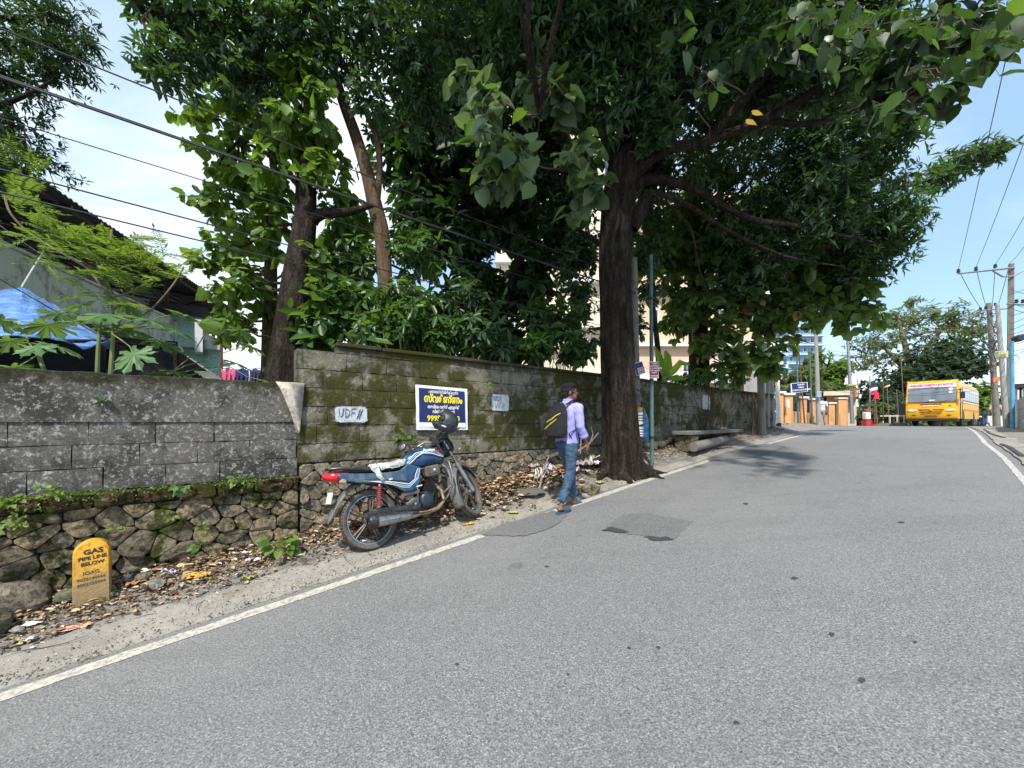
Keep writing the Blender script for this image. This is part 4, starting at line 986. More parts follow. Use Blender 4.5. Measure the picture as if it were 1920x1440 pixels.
tree('roadside_young_tree', 'yellow-green trees rising behind the orange pillared wall', [([(1500,800,33),(1500,740,33)], [.2,.15])], [blob(1490,725,33,26,30,1.6,260), blob(1515,700,34,20,22,1.4,140), blob(1470,745,32,18,22,1.2,100), blob(1535,735,34,20,20,1.3,120)], 7, .42, .4, LANCE, L_far, bark_pale, 'trees behind the orange wall', nt=6)
tree('roadside_young_tree', 'thin tree with yellowish leaf clumps between the pale pole and the red roof', [([(1552,800,36),(1550,740,36),(1552,690,36),(1560,660,36)], [.14,.12,.09,.04])], [blob(1560,700,36,26,14,1.2,90), blob(1545,720,36,24,18,1.2,90), blob(1575,690,36,20,14,1,60), blob(1540,670,36,14,12,1,30), blob(1570,735,36,18,14,1,60), blob(1545,745,34,18,14,1,80)], 6, .45, .45, OVAL, L_bright, bark_dark, 'trees behind the orange wall', nt=8)
bush('roadside_bush', 'bushes around the red and white gate post', [blob(1640,770,36,22,16,1.5,150), blob(1665,775,37,24,14,1.5,150), blob(1620,780,36,16,12,1.2,90), blob(1690,780,38,18,14,1.3,110)], 7, .32, .5, LANCE, L_far, 'bushes at the far junction')
bush('roadside_bush', 'green bush under the blue direction sign', [blob(1490,760,29,16,16,1,100), blob(1545,765,32,12,14,1,70)], 7, .3, .5, LANCE, L_bright, 'bushes at the far junction')
bush('roadside_bush', 'dark bushes left of the bus bumper', [blob(1700,760,42,30,22,2,200), blob(1660,755,44,30,22,2,160)], 7, .4, .5, LANCE, L_fardark, 'bushes at the far junction')
bush('roadside_bush', 'small weeds at the foot of the pole cluster', [blob(1470,800,16,7,6,.3,26)], 6, .12, .4, LANCE, L_far, 'bushes at the far junction')
# a distant belt of woods closing the horizon
PP=[];DD=[];NN=[];LL=[]
for _ in range(16000):
    a = random.uniform(-1.15, 1.15); R = random.uniform(170, 200); h = 15*(.62+.38*mnoise.noise(Vector((a*9,0,0)))+.15*mnoise.noise(Vector((a*40,1,0))))
    PP.append((math.sin(a)*R, math.cos(a)*R, random.uniform(-6, 1)*1.0 + h*random.random()**.7*.8 - 3)); DD.append((random.gauss(0,1),random.gauss(0,1),random.gauss(0,.5))); NN.append((random.gauss(0,.4),random.gauss(0,.4),1)); LL.append(random.uniform(1.5,3))
LL=np.array(LL); o = leaves('distant_woods', np.array(PP), np.array(DD), np.array(NN), LL, LL*.8, OVAL, L_far); o['kind']='stuff'; o['label']='far belt of trees along the horizon'
# ================================================================ MATERIALS FOR THINGS
white_paint = simple('white_paint', (.72,.71,.67), .6, var=.2, scale=9, dirt=((.25,.24,.21), .6))
steel_dk = simple('dark_steel', (.035,.032,.032), .6, .3, var=.4, scale=4)
steel_rust = simple('rusty_steel', (.14,.07,.045), .75, .2, var=.5, scale=8)
galv = simple('galvanised_steel', (.34,.35,.36), .5, .6, var=.3, scale=8)
chrome = simple('worn_chrome', (.42,.41,.40), .28, .95, var=.35, scale=22, dirt=((.12,.10,.08), .6))
mint = m_plaster('mint_wall', (.38,.60,.54), (.16,.20,.17), .45, 1.1)
mint_dk = m_plaster('mint_parapet', (.44,.52,.45), (.12,.10,.075), .8, 1.3)
peach = m_plaster('peach_wall', (.66,.46,.33), (.50,.37,.28), .3, .4)
cream_w = m_plaster('cream_wall', (.66,.58,.46), (.34,.29,.23), .35, .5)
orange_w = m_plaster('orange_wall', (.58,.33,.15), (.22,.14,.085), .45, .9)
white_w = m_plaster('whitewashed', (.68,.69,.70), (.34,.33,.31), .35, .6)
blue_w = simple('blue_wall', (.16,.40,.66), .8, var=.15, scale=.2, obj=False)
grey_w = m_plaster('grey_concrete_wall', (.33,.335,.33), (.14,.135,.12), .45, 1.2)
tile_red = simple('red_roof', (.55,.13,.09), .8, var=.3, scale=3)
dark_void = simple('dark_interior', (.012,.012,.014), .9)  # near-black colour carries the shade inside shed and lean-to; also colours the tank
black_cable = simple('black_cable', (.012,.012,.014), .6)
glassy = simple('window_glass', (.03,.045,.06), .08, 0, var=.3, scale=.6, spec=.9)
rubber = simple('tyre_rubber', (.022,.021,.020), .85, var=.4, scale=14, dirt=((.19,.145,.105), .8))
rubber_side = simple('dusty_tyre_wall', (.12,.095,.075), .9, var=.35, scale=18, dirt=((.055,.045,.04), .6))
rubber_blk = simple('black_rubber', (.018,.018,.018), .7, var=.4)
black_plastic = simple('black_plastic', (.022,.022,.023), .42, var=.5, scale=9, dirt=((.13,.115,.10), .45))
grey_plastic = simple('dusty_grey_plastic', (.115,.110,.105), .5, var=.35, scale=10, dirt=((.22,.19,.16), .5))
alu = simple('cast_aluminium', (.20,.19,.175), .5, .6, var=.5, scale=20, dirt=((.075,.055,.04), .8))
engine_m = simple('greasy_engine', (.085,.08,.075), .5, .6, var=.5, scale=25, dirt=((.10,.075,.05), .7))
alloy_m = simple('brown_alloy', (.115,.085,.068), .55, .35, var=.35, scale=15, dirt=((.20,.15,.11), .6))
rim_blue = simple('blue_rim_stripe', (.11,.30,.42), .4, .2, var=.25, scale=12)
red_lens = simple('red_lens', (.62,.012,.02), .15, var=.2, coat=None) if False else simple('red_lens', (.62,.012,.02), .14, var=.15)
red_paint = simple('red_paint', (.55,.03,.035), .45, var=.25, dirt=((.15,.08,.06), .4))
amber = simple('dull_amber_lens', (.36,.30,.20), .3, var=.3)
poly_sheet = simple('clear_plastic_sheet', (.50,.51,.50), .22, var=.3, scale=7, bump=.01)
sky_line = simple('blue_white_decal', (.45,.62,.80), .3)
dkblue = simple('deep_blue', (.012,.022,.12), .45, var=.15, scale=3)
yellow_p = simple('yellow_print', (.85,.72,.02), .5, var=.03)
white_p = simple('white_print', (.78,.78,.78), .5, var=.04)
ink_blue = simple('ink_blue', (.05,.13,.32), .7, var=.4, scale=30)
ink_black = simple('ink_black', (.02,.02,.022), .7)
carve_shade = simple('carved_shadow', (.10,.075,.045), .9)  # flat dark colour painted as the shade of embossed letters
maroon = simple('maroon_board', (.24,.018,.03), .5, var=.2)
magenta = simple('magenta_print', (.60,.05,.22), .5)
skin = simple('brown_skin', (.20,.095,.060), .5, var=.15, scale=10)
skin_foot = simple('skin_feet', (.38,.20,.14), .55, var=.15, scale=10)
hair_m = simple('black_hair', (.004,.0035,.0035), .8, var=.5, scale=60, bump=.01)
tarp = NT('blue_tarp'); _f = tarp.noise(6,5,.65,stretch=(1,1,3)); tarp = tarp.done(tarp.mix(tarp.rmp(_f,.4,.7),(.075,.20,.52),(.20,.36,.66)), .45, h=_f, dist=.06)

def text(body, size, mat, parent, M, name='lettering', ext=.0008, bold=0.0, align='CENTER', sx=1.0, world=True):
    c = bpy.data.curves.new(name, 'FONT'); c.body = body; c.size = size; c.align_x = align; c.align_y = 'CENTER'; c.extrude = ext; c.offset = bold; c.resolution_u = 2
    o = bpy.data.objects.new('tmp_text', c); COL.objects.link(o); bpy.context.view_layer.update()
    me = bpy.data.meshes.new_from_object(o, depsgraph=bpy.context.evaluated_depsgraph_get()); bpy.data.objects.remove(o)
    inv = LM(parent).inverted() if (world and parent is not None) else Matrix.Identity(4)
    me.transform(inv @ M @ Matrix.Diagonal((sx,1,1,1))); me.materials.clear(); me.materials.append(mat); me.name = name
    r = bpy.data.objects.new(name, me); lnk(r, parent); return r
def wallM(s, z, n, rot=0.0):
    """text frame on the wall face: x along the road, y up, facing the road"""
    R = Matrix(((TX,0,TY,0),(TY,0,-TX,0),(0,1,0,0),(0,0,0,1)))
    return Matrix.Translation(W(s, n, z)) @ R @ Matrix.Rotation(rot, 4, 'Z')
def flat_sheet(name, c4, thick, mat, parent=None, nx=8, ny=8, wave=.0, world=True, seed=0):
    """sheet between four world corners (bl, br, tr, tl) with slight waviness and thickness"""
    a, b, c, d = (Vector(q) for q in c4); nrm = (b-a).cross(d-a).normalized(); vs = []; 
    for j in range(ny+1):
        for i in range(nx+1):
            u, v = i/nx, j/ny; p = a.lerp(b, u).lerp(d.lerp(c, u), v)
            vs.append(p + nrm*wave*mnoise.noise(Vector((u*3+seed, v*3, seed))))
    N = len(vs); vs += [p - nrm*thick for p in vs]; k = nx+1
    fs = [(j*k+i, j*k+i+1, (j+1)*k+i+1, (j+1)*k+i) for j in range(ny) for i in range(nx)]
    fs += [(N+j*k+i, N+(j+1)*k+i, N+(j+1)*k+i+1, N+j*k+i+1) for j in range(ny) for i in range(nx)]
    e = [(i, i+1) for i in range(nx)] + [(j*k+nx, (j+1)*k+nx) for j in range(ny)] + [(ny*k+nx-i, ny*k+nx-i-1) for i in range(nx)] + [((ny-j)*k, (ny-j-1)*k) for j in range(ny)]
    fs += [(q, p, N+p, N+q) for p, q in e]
    m = MB(); m.add(vs, fs); return m.build(name, mat, parent, world=world and parent is not None, ang=50)

# ================================================================ ON THE WALL
# hand painted patches
def paint_patch(s0, s1, z0, z1, n, seed, label):
    t = thing('painted_patch', label, 'graffiti', W((s0+s1)/2, n, (z0+z1)/2)); pts = []
    for i in range(48):
        q = 2*math.pi*i/48; c, d = math.cos(q), math.sin(q)
        x = (s0+s1)/2 + (s1-s0)/2*math.copysign(abs(c)**.25, c)*(1+.14*mnoise.noise(Vector((c*7,d*7,seed)))); z = (z0+z1)/2 + (z1-z0)/2*math.copysign(abs(d)**.25, d)*(1+.20*mnoise.noise(Vector((d*9,c*9,seed+4))))
        pts.append((x, z))
    m = MB(); m.prism(pts, 0, .002); 
    m2 = MB(); m2.add([W(p.x, n+p.y, p.z) for p in m.v], m.f); m2.build('paint', old_white, t, world=True, smooth=False)
    return t
t_ = NT('old_white_paint'); _f = t_.noise(14,6,.75); _g = t_.noise(90,4,.7)
old_white = t_.done(t_.mix(t_.rmp(_g,.52,.66,0,.6), t_.mix(t_.rmp(_f,.46,.62,0,.75),(.55,.57,.61),(.26,.27,.26)), (.2,.2,.19)), .85, h=_g, dist=.003)
u1 = paint_patch(1.17, 1.52, -.010, .168, 4.585, 1, 'whitewashed patch with rough blue UDF lettering, above the motorcycle seat')
def stroke(par, pts, s0, z0, k, n, mat, w=.006, name='lettering'):
    m = MB(); 
    for line in pts:
        q = [W(s0+x*k, n, z0+z*k) for x, z in line]; m.tube(q, w, 4, flat=.3)
    return m.build(name, mat, par, world=True, smooth=False)
UDF = [[(0,1),(.02,.35),(.18,.05),(.42,.2),(.48,1)],[(.75,1),(.75,0)],[(.68,1),(1.1,.85),(1.2,.45),(1.0,.1),(.7,0)],[(1.45,1),(1.42,0)],[(1.42,1),(1.95,1.02)],[(1.44,.55),(1.8,.55)],[(2.0,-.3),(2.45,1.0)],[(2.3,-.3),(2.75,1.0)],[(2.05,.0),(2.4,.1)],[(2.15,.3),(2.5,.4)],[(2.25,.6),(2.6,.72)]]
stroke(u1, UDF, 1.21, .05, .095, 4.581, ink_blue, .0065)
u2 = paint_patch(3.30, 3.62, .155, .392, 4.585, 5, 'smaller whitewashed patch with faded blue letters, right of the blue poster')
stroke(u2, [l for l in UDF[:6]], 3.35, .30, .07, 4.581, ink_blue, .006)
stroke(u2, [[(0,1),(.3,0),(.5,.9)],[(.8,0),(.8,.9),(1.1,.1),(1.2,1)],[(1.5,0),(1.9,1)],[(1.8,0),(2.2,1)]], 3.36, .19, .08, 4.581, ink_blue, .006)
u3 = paint_patch(9.75, 10.15, .30, .66, 4.585, 8, 'small whitewashed patch near the far end of the mossy wall')
# poster
A, B_, C, D = W(2.125,4.566,-.108), W(2.885,4.566,-.118), W(2.868,4.560,.445), W(2.108,4.562,.462)
pt = thing('poster', 'blue vinyl poster with yellow and white script pinned on the mossy wall', 'poster', W(2.5,4.57,.17))
flat_sheet('white_backing', (A,B_,C,D), .004, white_p, pt, 10, 8, .014)
def inn(u, v, n=.0): 
    p = A.lerp(B_,u).lerp(D.lerp(C,u),v); return p + Vector((TY,-TX,0))*n
flat_sheet('printed_sheet', (inn(.05,.175,.008),inn(.945,.175,.008),inn(.94,.93,.008),inn(.055,.935,.008)), .002, dkblue, pt, 8, 6, .002)
flat_sheet('white_strip', (inn(.05,.055,.008),inn(.945,.06,.008),inn(.945,.168,.008),inn(.05,.168,.008)), .002, white_p, pt, 4, 2, .0)
def ptxt(b, u, v, sz, mat, bold=0., sx=1.): text(b, sz, mat, pt, wallM(2.125+.76*u, -.11+.565*v, 4.566-.0125, -.015), bold=bold, sx=sx)
ptxt('പണയത്തിലിരിക്കുന്ന', .5, .865, .052, white_p, .0012, .72)
ptxt('സ്വർണ്ണം', .5, .70, .128, yellow_p, .006, .72)
ptxt('അവിടെ വന്ന് എടുത്ത്', .5, .52, .056, white_p, .0016, .72)
ptxt('വിൽക്കുവാൻ', .5, .41, .056, white_p, .0016, .8)
ptxt('9995189890', .5, .255, .098, yellow_p, .003, .98)
ptxt('9847 51 0989', .5, .112, .05, ink_black, .0, .95)
# torn sheet at the joint of the walls
tn = thing('torn_sheet', 'torn pale sheet hanging over the wall where the two heights meet', 'sheet', W(.78,4.56,.3))
vs=[]; pr=[(.62,.40,4.70),(.84,.40,4.70)]
for i in range(9):
    f = i/8; a = .60+.19*f**.8; b = .86-.045*f; z = .40-.52*f
    vs += [W(a, 4.575-.03*math.sin(f*3)-.01*(i%2), z), W((a+b)/2, 4.548-.02*math.sin(f*5), z-.01), W(b, 4.57-.02*f, z)]
vs = [W(.62,4.70,.405), W(.74,4.70,.41), W(.85,4.70,.405)] + vs
fs=[]
for i in range(9): fs += [(i*3,i*3+1,i*3+4,i*3+3),(i*3+1,i*3+2,i*3+5,i*3+4)]
torn_m = simple('torn_fabric', (.50,.44,.37), .85, var=.4, scale=18, dirt=((.17,.11,.07), .7))
o = MB().add(vs, fs).build('sheet', torn_m, tn, world=True, ang=20); md = o.modifiers.new('solid','SOLIDIFY'); md.thickness = .006
# small plants rooted in the wall and on its foot
def small_plant(p, r, n, mat, label, L=.05, stem=True, tm=BIG):
    t = thing('wall_plant', label, 'plant', p, group='small plants growing out of the wall'); m = MB(); PP=[];DD=[];NN=[];LL=[]
    for i in range(n):
        d = Vector((random.gauss(0,.7)+TY*.6, random.gauss(0,.4)-TX*.8, random.uniform(-.2,1.0))).normalized(); e = Vector(p)+Vector((d.x, d.y, d.z))*r*random.uniform(.4,1)
        m.tube(bend(p, e, 3, .1), [.002,.001], 3, cap=False)
        PP.append(e); DD.append(tuple(d+Vector((0,0,-.6)))); NN.append((TY*.8+random.gauss(0,.3), -TX*.8+random.gauss(0,.3), .7)); LL.append(L*random.uniform(.6,1.2))
    m.build('stem', stem_green, t, world=True); LL=np.array(LL)
    leaves('foliage', np.array(PP), np.array(DD), np.array(NN), LL, LL*.8, tm, mat, t).location = -Vector(p)
small_plant(W(1.98,4.56,-.20), .13, 22, L_bright, 'heart-leaved seedling growing from the wall left of the poster', .07)
small_plant(W(3.20,4.56,.50), .09, 10, L_bright, 'wilted green sprig hanging on the wall above the small painted patch', .06)
small_plant(W(-.13,4.50,-.60), .10, 16, L_papaya, 'bright round-leaved seedling on the laterite course left of the wall joint', .055)
small_plant(W(.30,4.50,-.57), .10, 26, L_fern, 'yellow-green sprays on the laterite course beside the wall joint', .035)
small_plant(W(-.85,4.50,-.55), .13, 34, L_fern, 'largest spray of yellow-green ferns on the laterite course', .035)
small_plant(W(-1.08,4.50,-.60), .12, 34, L_fern, 'fern spray at the left end of the laterite course', .035)
small_plant(W(-1.2,4.42,-.78), .16, 44, L_fern, 'fern clump hanging low on the rubble at the left end of the wall', .04)
small_plant(W(-1.02,4.44,-.74), .10, 22, L_fern, 'fern clump on the rubble above the yellow marker stone', .035)
small_plant(W(-.2,4.42,-.82), .05, 6, L_fern, 'tiny sprig between rubble stones under the round-leaved seedling', .04)
small_plant(W(.02,4.45,-.98), .06, 8, L_fern, 'tiny sprig low in the rubble near the litter', .04)
small_plant(W(.0,4.38,-1.10), .06, 6, L_bright, 'two-leaved seedling at the foot of the rubble', .05)
small_plant(W(-.52,4.44,-.86), .05, 6, L_fern, 'tiny sprig on the rubble right of the marker stone', .04)
small_plant(W(1.55,4.56,.28), .03, 3, L_fern, 'speck of moss fern on the wall near the UDF patch', .02)
small_plant(W(-.62,4.585,.17), .06, 16, L_pale, 'dry pale tuft on the face of the low wall', .03)
gp = W(.62,4.30,-1.20); small_plant(gp, .17, 22, L_bright, 'ground creeper with heart leaves in front of the rear wheel', .085)
# moss cushions along the ledge
mm = []
for _ in range(7500):
    s = random.uniform(-3, .8); f = max(.0, nz(s, 2, 2.2)+.15)
    if random.random() < f*1.4 or random.random()<.18: mm.append((s, 4.6-random.uniform(.0,.10), -.565+random.uniform(-.10,.01)*(1 if random.random()<.5 else .2)))
PPm = np.array([tuple(W(*q)) for q in mm]); k_ = len(PPm)
LLm = rng.uniform(.012,.028,k_); o = leaves('moss_fern', PPm, rng.normal(size=(k_,3))+np.array([TY,-TX,0]), rng.normal(size=(k_,3))*.4+np.array([0,0,1.]), LLm, LLm*.7, LANCE, L_fern); o['kind']='stuff'; o['label']='yellow-green moss and tiny ferns along the laterite ledge'

# ================================================================ MARKER STONE
mk_m = NT('marker_paint'); _z = mk_m.n('ShaderNodeSeparateXYZ', {0: mk_m.pos(obj=True)}).outputs[2]
_e = mk_m.math('ADD', _z, mk_m.math('MULTIPLY', mk_m.math('SUBTRACT', mk_m.noise(9,5,.7,obj=True), .5), .5)); _f = mk_m.noise(40,5,.7,obj=True)
_c = mk_m.mix(mk_m.rmp(_e,.08,.36), (.27,.20,.10), (.66,.33,.02)); _c = mk_m.mix(mk_m.rmp(_f,.46,.64,0,.65), _c, (.26,.16,.05))
marker_m = mk_m.done(_c, .85, h=_f, dist=.008)
s0, n0 = -.638, 4.34; zb = float(G(s0, n0)); M0 = W(s0, n0, zb+.005)
mkr = thing('marker_stone', 'round-topped yellow and grey gas marker stone among the litter', 'marker', M0, (math.radians(-4),math.radians(-1),ROAD_ANG))
out = [(-.098,-.12)]+[(-.10,.1),(-.098,.36)]+[(.097*math.cos(q), .375+.10*math.sin(q)) for q in np.linspace(math.pi,0,15)]+[(.098,.36),(.10,.1),(.10,-.12)]
m = MB(); n_=len(out); vs=[]
for (f, y) in ((.93,-.045),(1,-.035),(1,.035),(.93,.045)): vs += [(x*f, y, .2+(z-.2)*f if f<1 else z) for x, z in out]
fs=[(r*n_+k,r*n_+(k+1)%n_,(r+1)*n_+(k+1)%n_,(r+1)*n_+k) for r in range(3) for k in range(n_)]+[tuple(range(n_-1,-1,-1)),tuple(3*n_+k for k in range(n_))]
m.add(vs, fs).build('slab', marker_m, mkr, ang=30)
def mtx(b, x, z, sz, mat, bold=0., rot=.07, sx=1.): 
    text(b, sz, mat, mkr, LM(mkr) @ Matrix.Translation((x,-.0462,z)) @ Matrix(((1,0,0,0),(0,0,-1,0),(0,1,0,0),(0,0,0,1))) @ Matrix.Rotation(rot,4,'Z'), bold=bold, sx=sx)
mtx('GAS', .012, .385, .050, ink_black, .0022, sx=1.15); mtx('PIPE LINE', .008, .338, .037, ink_black, .0014, sx=1.0); mtx('BELOW', .008, .297, .036, ink_black, .0014, sx=1.0)
mtx('IOAG', 0, .228, .036, carve_shade, .0008); mtx('9072144666', 0, .185, .030, carve_shade, .0006); mtx('8002124444', 0, .147, .030, carve_shade, .0006)

# ================================================================ LITTER, STONES
litter_m = NT('dry_leaf_litter'); _r = litter_m.rnd()
_c = litter_m.cramp(_r, [(0,(.07,.04,.025)),(.25,(.17,.10,.06)),(.5,(.32,.20,.115)),(.72,(.46,.33,.21)),(.9,(.52,.42,.29)),(.96,(.45,.36,.12)),(1,(.62,.60,.57))])
litter_m = litter_m.done(_c, .8, h=litter_m.noise(60,3,.6), dist=.004)
PP=[];DD=[];NN=[];LL=[];WW=[]
def litter(s, n, lift, L):
    PP.append(tuple(W(s, n, terr(s, n) + lift))); a = random.uniform(0,6.28); DD.append((math.cos(a),math.sin(a),random.uniform(-.15,.35))); NN.append((random.gauss(0,.35),random.gauss(0,.35),1)); LL.append(L); WW.append(L*random.uniform(.3,.65))
for _ in range(23000):
    s = random.choice((random.uniform(-3.5, 15), random.uniform(-1.6, 6.5))); n = 4.6 - abs(random.gauss(0, .30))
    if n < 3.66: continue
    den = .35 + .65*max(0, min(1, (n-3.8)/.35)) + .3*nz(s, n, 3)
    if s > 2.2 and s < 6.4: den += .3
    if n < 3.98 and s < 2.5: den *= .12
    if random.random() > den: continue
    L = random.choice((.02,.03,.035,.05)) * random.uniform(.7,1.4)
    if 1.9 < s < 4.6 and random.random() < .3: L = random.uniform(.06,.12)
    litter(s, n, random.uniform(.006,.035) + (.03 if L > .06 else 0), L)
LL=np.array(LL); o = leaves('leaf_litter', np.array(PP), np.array(DD), np.array(NN), LL, np.array(WW), OVAL, litter_m); o['kind']='stuff'; o['label']='brown dry leaf litter and rubbish along the foot of the wall'
print('litter', len(LL))
PG=[];DG=[];NG=[];LG=[]
for _ in range(5200):
    s = random.choice((random.uniform(-2.5, 6), random.uniform(-2, 3))); n = 3.62 + abs(random.gauss(0, .28))
    if n > 4.5: continue
    PG.append(tuple(W(s, n, (vz(s, n)+.017 if n < 4.1 else terr(s, n)+.006)))); DG.append((random.gauss(0,1),random.gauss(0,1),random.gauss(0,.6))); NG.append((random.gauss(0,.6),random.gauss(0,.6),1)); LG.append(random.choice((.006,.009,.014))*random.uniform(.7,1.5))
GRIT = ([(0,0,-.3),(.5,.45,0),(1,0,-.3),(.5,-.45,0),(.5,0,.45)], [(0,1,4),(1,2,4),(2,3,4),(3,0,4)])
t_ = NT('grit'); grit_m = t_.done(t_.cramp(t_.rnd(), [(0,(.06,.05,.04)),(.5,(.20,.18,.15)),(1,(.42,.39,.34))]), .9)
LG=np.array(LG); o = leaves('gravel', np.array(PG), np.array(DG), np.array(NG), LG, LG*.9, GRIT, grit_m); o['kind']='stuff'; o['label']='loose grit and tiny stones strewn over the verge'
# loose twigs and crumbs
m = MB()
for _ in range(520):
    s = random.uniform(-2, 12); n = random.uniform(3.9, 4.58); a = random.uniform(0,6.28); l = random.uniform(.05,.28); z = terr(s,n)+.02
    p = W(s,n,z); m.tube([p, p+Vector((math.cos(a)*l*.5,math.sin(a)*l*.5,.012)), p+Vector((math.cos(a+.2)*l,math.sin(a+.2)*l,random.uniform(-.01,.04)))], [.003,.0015], 4, cap=False)
o = m.build('twig_litter', twig_m); o['kind']='stuff'; o['label']='thin broken twigs scattered in the litter'
def rock(name, p, r, label, cat, mat, flat=.6, seed=0, group=None, sub=3, az=0):
    m = MB(); seg, rg = 9+sub*2, 6+sub; vs=[]; fs=[]; R0 = random.Random(seed)
    ax = (r*R0.uniform(.9,1.2), r*R0.uniform(.6,.9), r*flat)
    planes = [(Vector((R0.gauss(0,1),R0.gauss(0,1),R0.gauss(0,1))).normalized(), R0.uniform(.62,.86)) for _ in range(11)]
    for i in range(rg+1):
        a = math.pi*i/rg
        for k in range(seg):
            q = 2*math.pi*k/seg; d = Vector((math.sin(a)*math.cos(q), math.sin(a)*math.sin(q), math.cos(a))); h = 1.0
            for pn, pd in planes:
                dd = d.dot(pn)
                if dd > .05: h = min(h, pd/dd)
            h *= 1+.05*mnoise.noise(d*3+Vector((seed,0,0)))
            vs.append(Vector((d.x*ax[0], d.y*ax[1], d.z*ax[2]))*h)
    for i in range(rg):
        for k in range(seg): fs.append((i*seg+k,(i+1)*seg+k,(i+1)*seg+(k+1)%seg,i*seg+(k+1)%seg))
    m.add(vs, fs); o = m.build(name, mat, loc=p, ang=28); o.rotation_euler = (0,0,az); tag(o, label, cat, group); return o
pale_rock = m_stone('pale_rock', ((.30,.29,.26),(.36,.345,.31),(.42,.40,.36)), .8)
green_rock = m_stone('mossy_rock', ((.20,.20,.13),(.25,.24,.16),(.28,.27,.19)), .66)
def onG(u, v, dz=0.0):
    d = Vector(((u-960)/F, 1, (790-v)/F)); Y = 4.
    for _ in range(80):
        s, n = SN((d.x*Y, Y)); Y = Y*.6 + .4*(terr(s,n)+.0)/d.z
    s, n = SN((d.x*Y, Y)); return W(s, n, terr(s,n)+dz)
rock('boulder', onG(22,1150,.10), .22, 'large brown boulder leaning on the rubble at far left', 'rock', stone_m2, .75, 3)
rock('boulder', onG(-12,1190,.06), .12, 'dark boulder cut by the left edge', 'rock', stone_m, .9, 13)
rock('loose_stone', onG(140,1124,.045), .14, 'flat greenish stone in front of the marker stone', 'rock', green_rock, .35, 5)
rock('loose_stone', onG(190,1122,.03), .08, 'brown mossy stone touching the marker stone', 'rock', green_rock, .6, 6)
rock('loose_stone', onG(291,1104,.035), .085, 'largest pale stone on the verge edge', 'rock', pale_rock, .6, 7)
rock('loose_stone', onG(272,1088,.035), .07, 'brownish stone just behind the largest pale stone', 'rock', stone_m2, .6, 8)
rock('loose_stone', onG(446,1112,.01), .03, 'single dark stone on the bare verge near the white line', 'rock', stone_m, .7, 9)
rock('loose_stone', onG(30,1185,.015), .05, 'grey stone near the papers at left', 'rock', pale_rock, .5, 10)
rock('loose_stone', onG(12,1210,.01), .05, 'whitish stone at the left edge of the verge', 'rock', pale_rock, .4, 12)
for i in range(26):
    s = random.uniform(-1.4,1.2); n = random.uniform(3.95,4.4)
    rock('pebble', W(s,n,terr(s,n)+.008), random.uniform(.012,.028), 'small pebble lying in the leaf litter', 'pebble', random.choice((pale_rock, stone_m2)), .6, 50+i, 'pebbles in the litter', 0)
rubble_l = ['mossy lump of rubble against the fallen pipe','square rubble stone under the branches left of the trunk','dark slab of rubble behind the walking man','rubble stone at the left foot of the big trunk','rounded rubble stone beside the trunk root','brown clod in front of the rubbish heap']
for i, (u,v,r) in enumerate(((1062,878,.14),(1090,862,.16),(1108,925,.17),(1122,858,.12),(1136,872,.09),(1075,930,.12))):
    p = onG(u,v,.05); rock('rubble_stone', p, r, rubble_l[i], 'rock', stone_m2 if i%2 else stone_m, .55, 30+i)
rock('dark_slab', onG(985,925,.03), .28, 'flat dark grey slab among litter left of the walking man', 'slab', mortar_dark, .18, 41)
# crumpled rubbish
def crumple(name, p, sx_, sy_, mat, label, cat, h=.05, seed=0, az=0., group=None, k=9):
    vs=[]; 
    for j in range(k+1):
        for i in range(k+1):
            x=(i/k-.5)*sx_; y=(j/k-.5)*sy_; w = mnoise.noise(Vector((x*14/ max(sx_,.1)*.3, y*14/max(sy_,.1)*.3, seed*3.1))) + .5*abs(mnoise.noise(Vector((x*60*.3, y*60*.3, seed))))
            e = 1+.12*mnoise.noise(Vector((x*20,y*20,seed+9)))
            vs.append((x*e, y*e, .022 + h*abs(w)+ .01*random.random()))
    fs=[(j*(k+1)+i,j*(k+1)+i+1,(j+1)*(k+1)+i+1,(j+1)*(k+1)+i) for j in range(k) for i in range(k) if not ((i in (0,k-1)) and (j in (0,k-1)))]
    o = MB().add(vs, fs).build(name, mat, loc=p, ang=30); o.rotation_euler=(0,0,az); md=o.modifiers.new('solid','SOLIDIFY'); md.thickness=.0015; tag(o, label, cat, group); return o
paper_w = simple('white_paper', (.66,.66,.66), .6, var=.15, scale=20); paper_p = simple('pink_paper', (.72,.34,.27), .8, var=.12, scale=9); film_v = simple('violet_film', (.55,.5,.66), .3, var=.4, scale=30)
cloth_y = simple('yellow_leaf_dry', (.62,.36,.03), .8, var=.35, scale=30); film_b = simple('blue_film', (.03,.12,.5), .3); brown_l = simple('brown_leaf_dry', (.38,.20,.09), .8, var=.35, scale=30); greeny = simple('yellow_green_leaf', (.42,.42,.09), .7, var=.3, scale=20)
sack_m = simple('dirty_sack', (.44,.40,.35), .85, var=.35, scale=20, dirt=((.13,.10,.07), .7))
crumple('fallen_leaf', onG(368,1086), .16,.11, cloth_y, 'large curled yellow leaf on the litter right of the pale stone', 'leaf', .05, 1, .4)
crumple('plastic_wrapper', onG(318,1079), .13,.08, film_v, 'crumpled white and violet wrapper by the yellow leaf', 'wrapper', .05, 2, .2)
crumple('paper_sheet', onG(140,1182), .19,.09, paper_p, 'pink sheet of paper lying on the verge', 'paper', .008, 3, .55)
crumple('paper_scrap', onG(64,1175), .09,.08, paper_w, 'pale printed scrap left of the pink sheet', 'paper', .02, 4, .7)
crumple('paper_scrap', onG(52,1142), .13,.06, paper_w, 'crushed white paper under the blue film at left', 'paper', .04, 5, .1)
crumple('plastic_wrapper', onG(44,1132), .06,.03, film_b, 'small blue wrapper at far left', 'wrapper', .03, 6, .1)
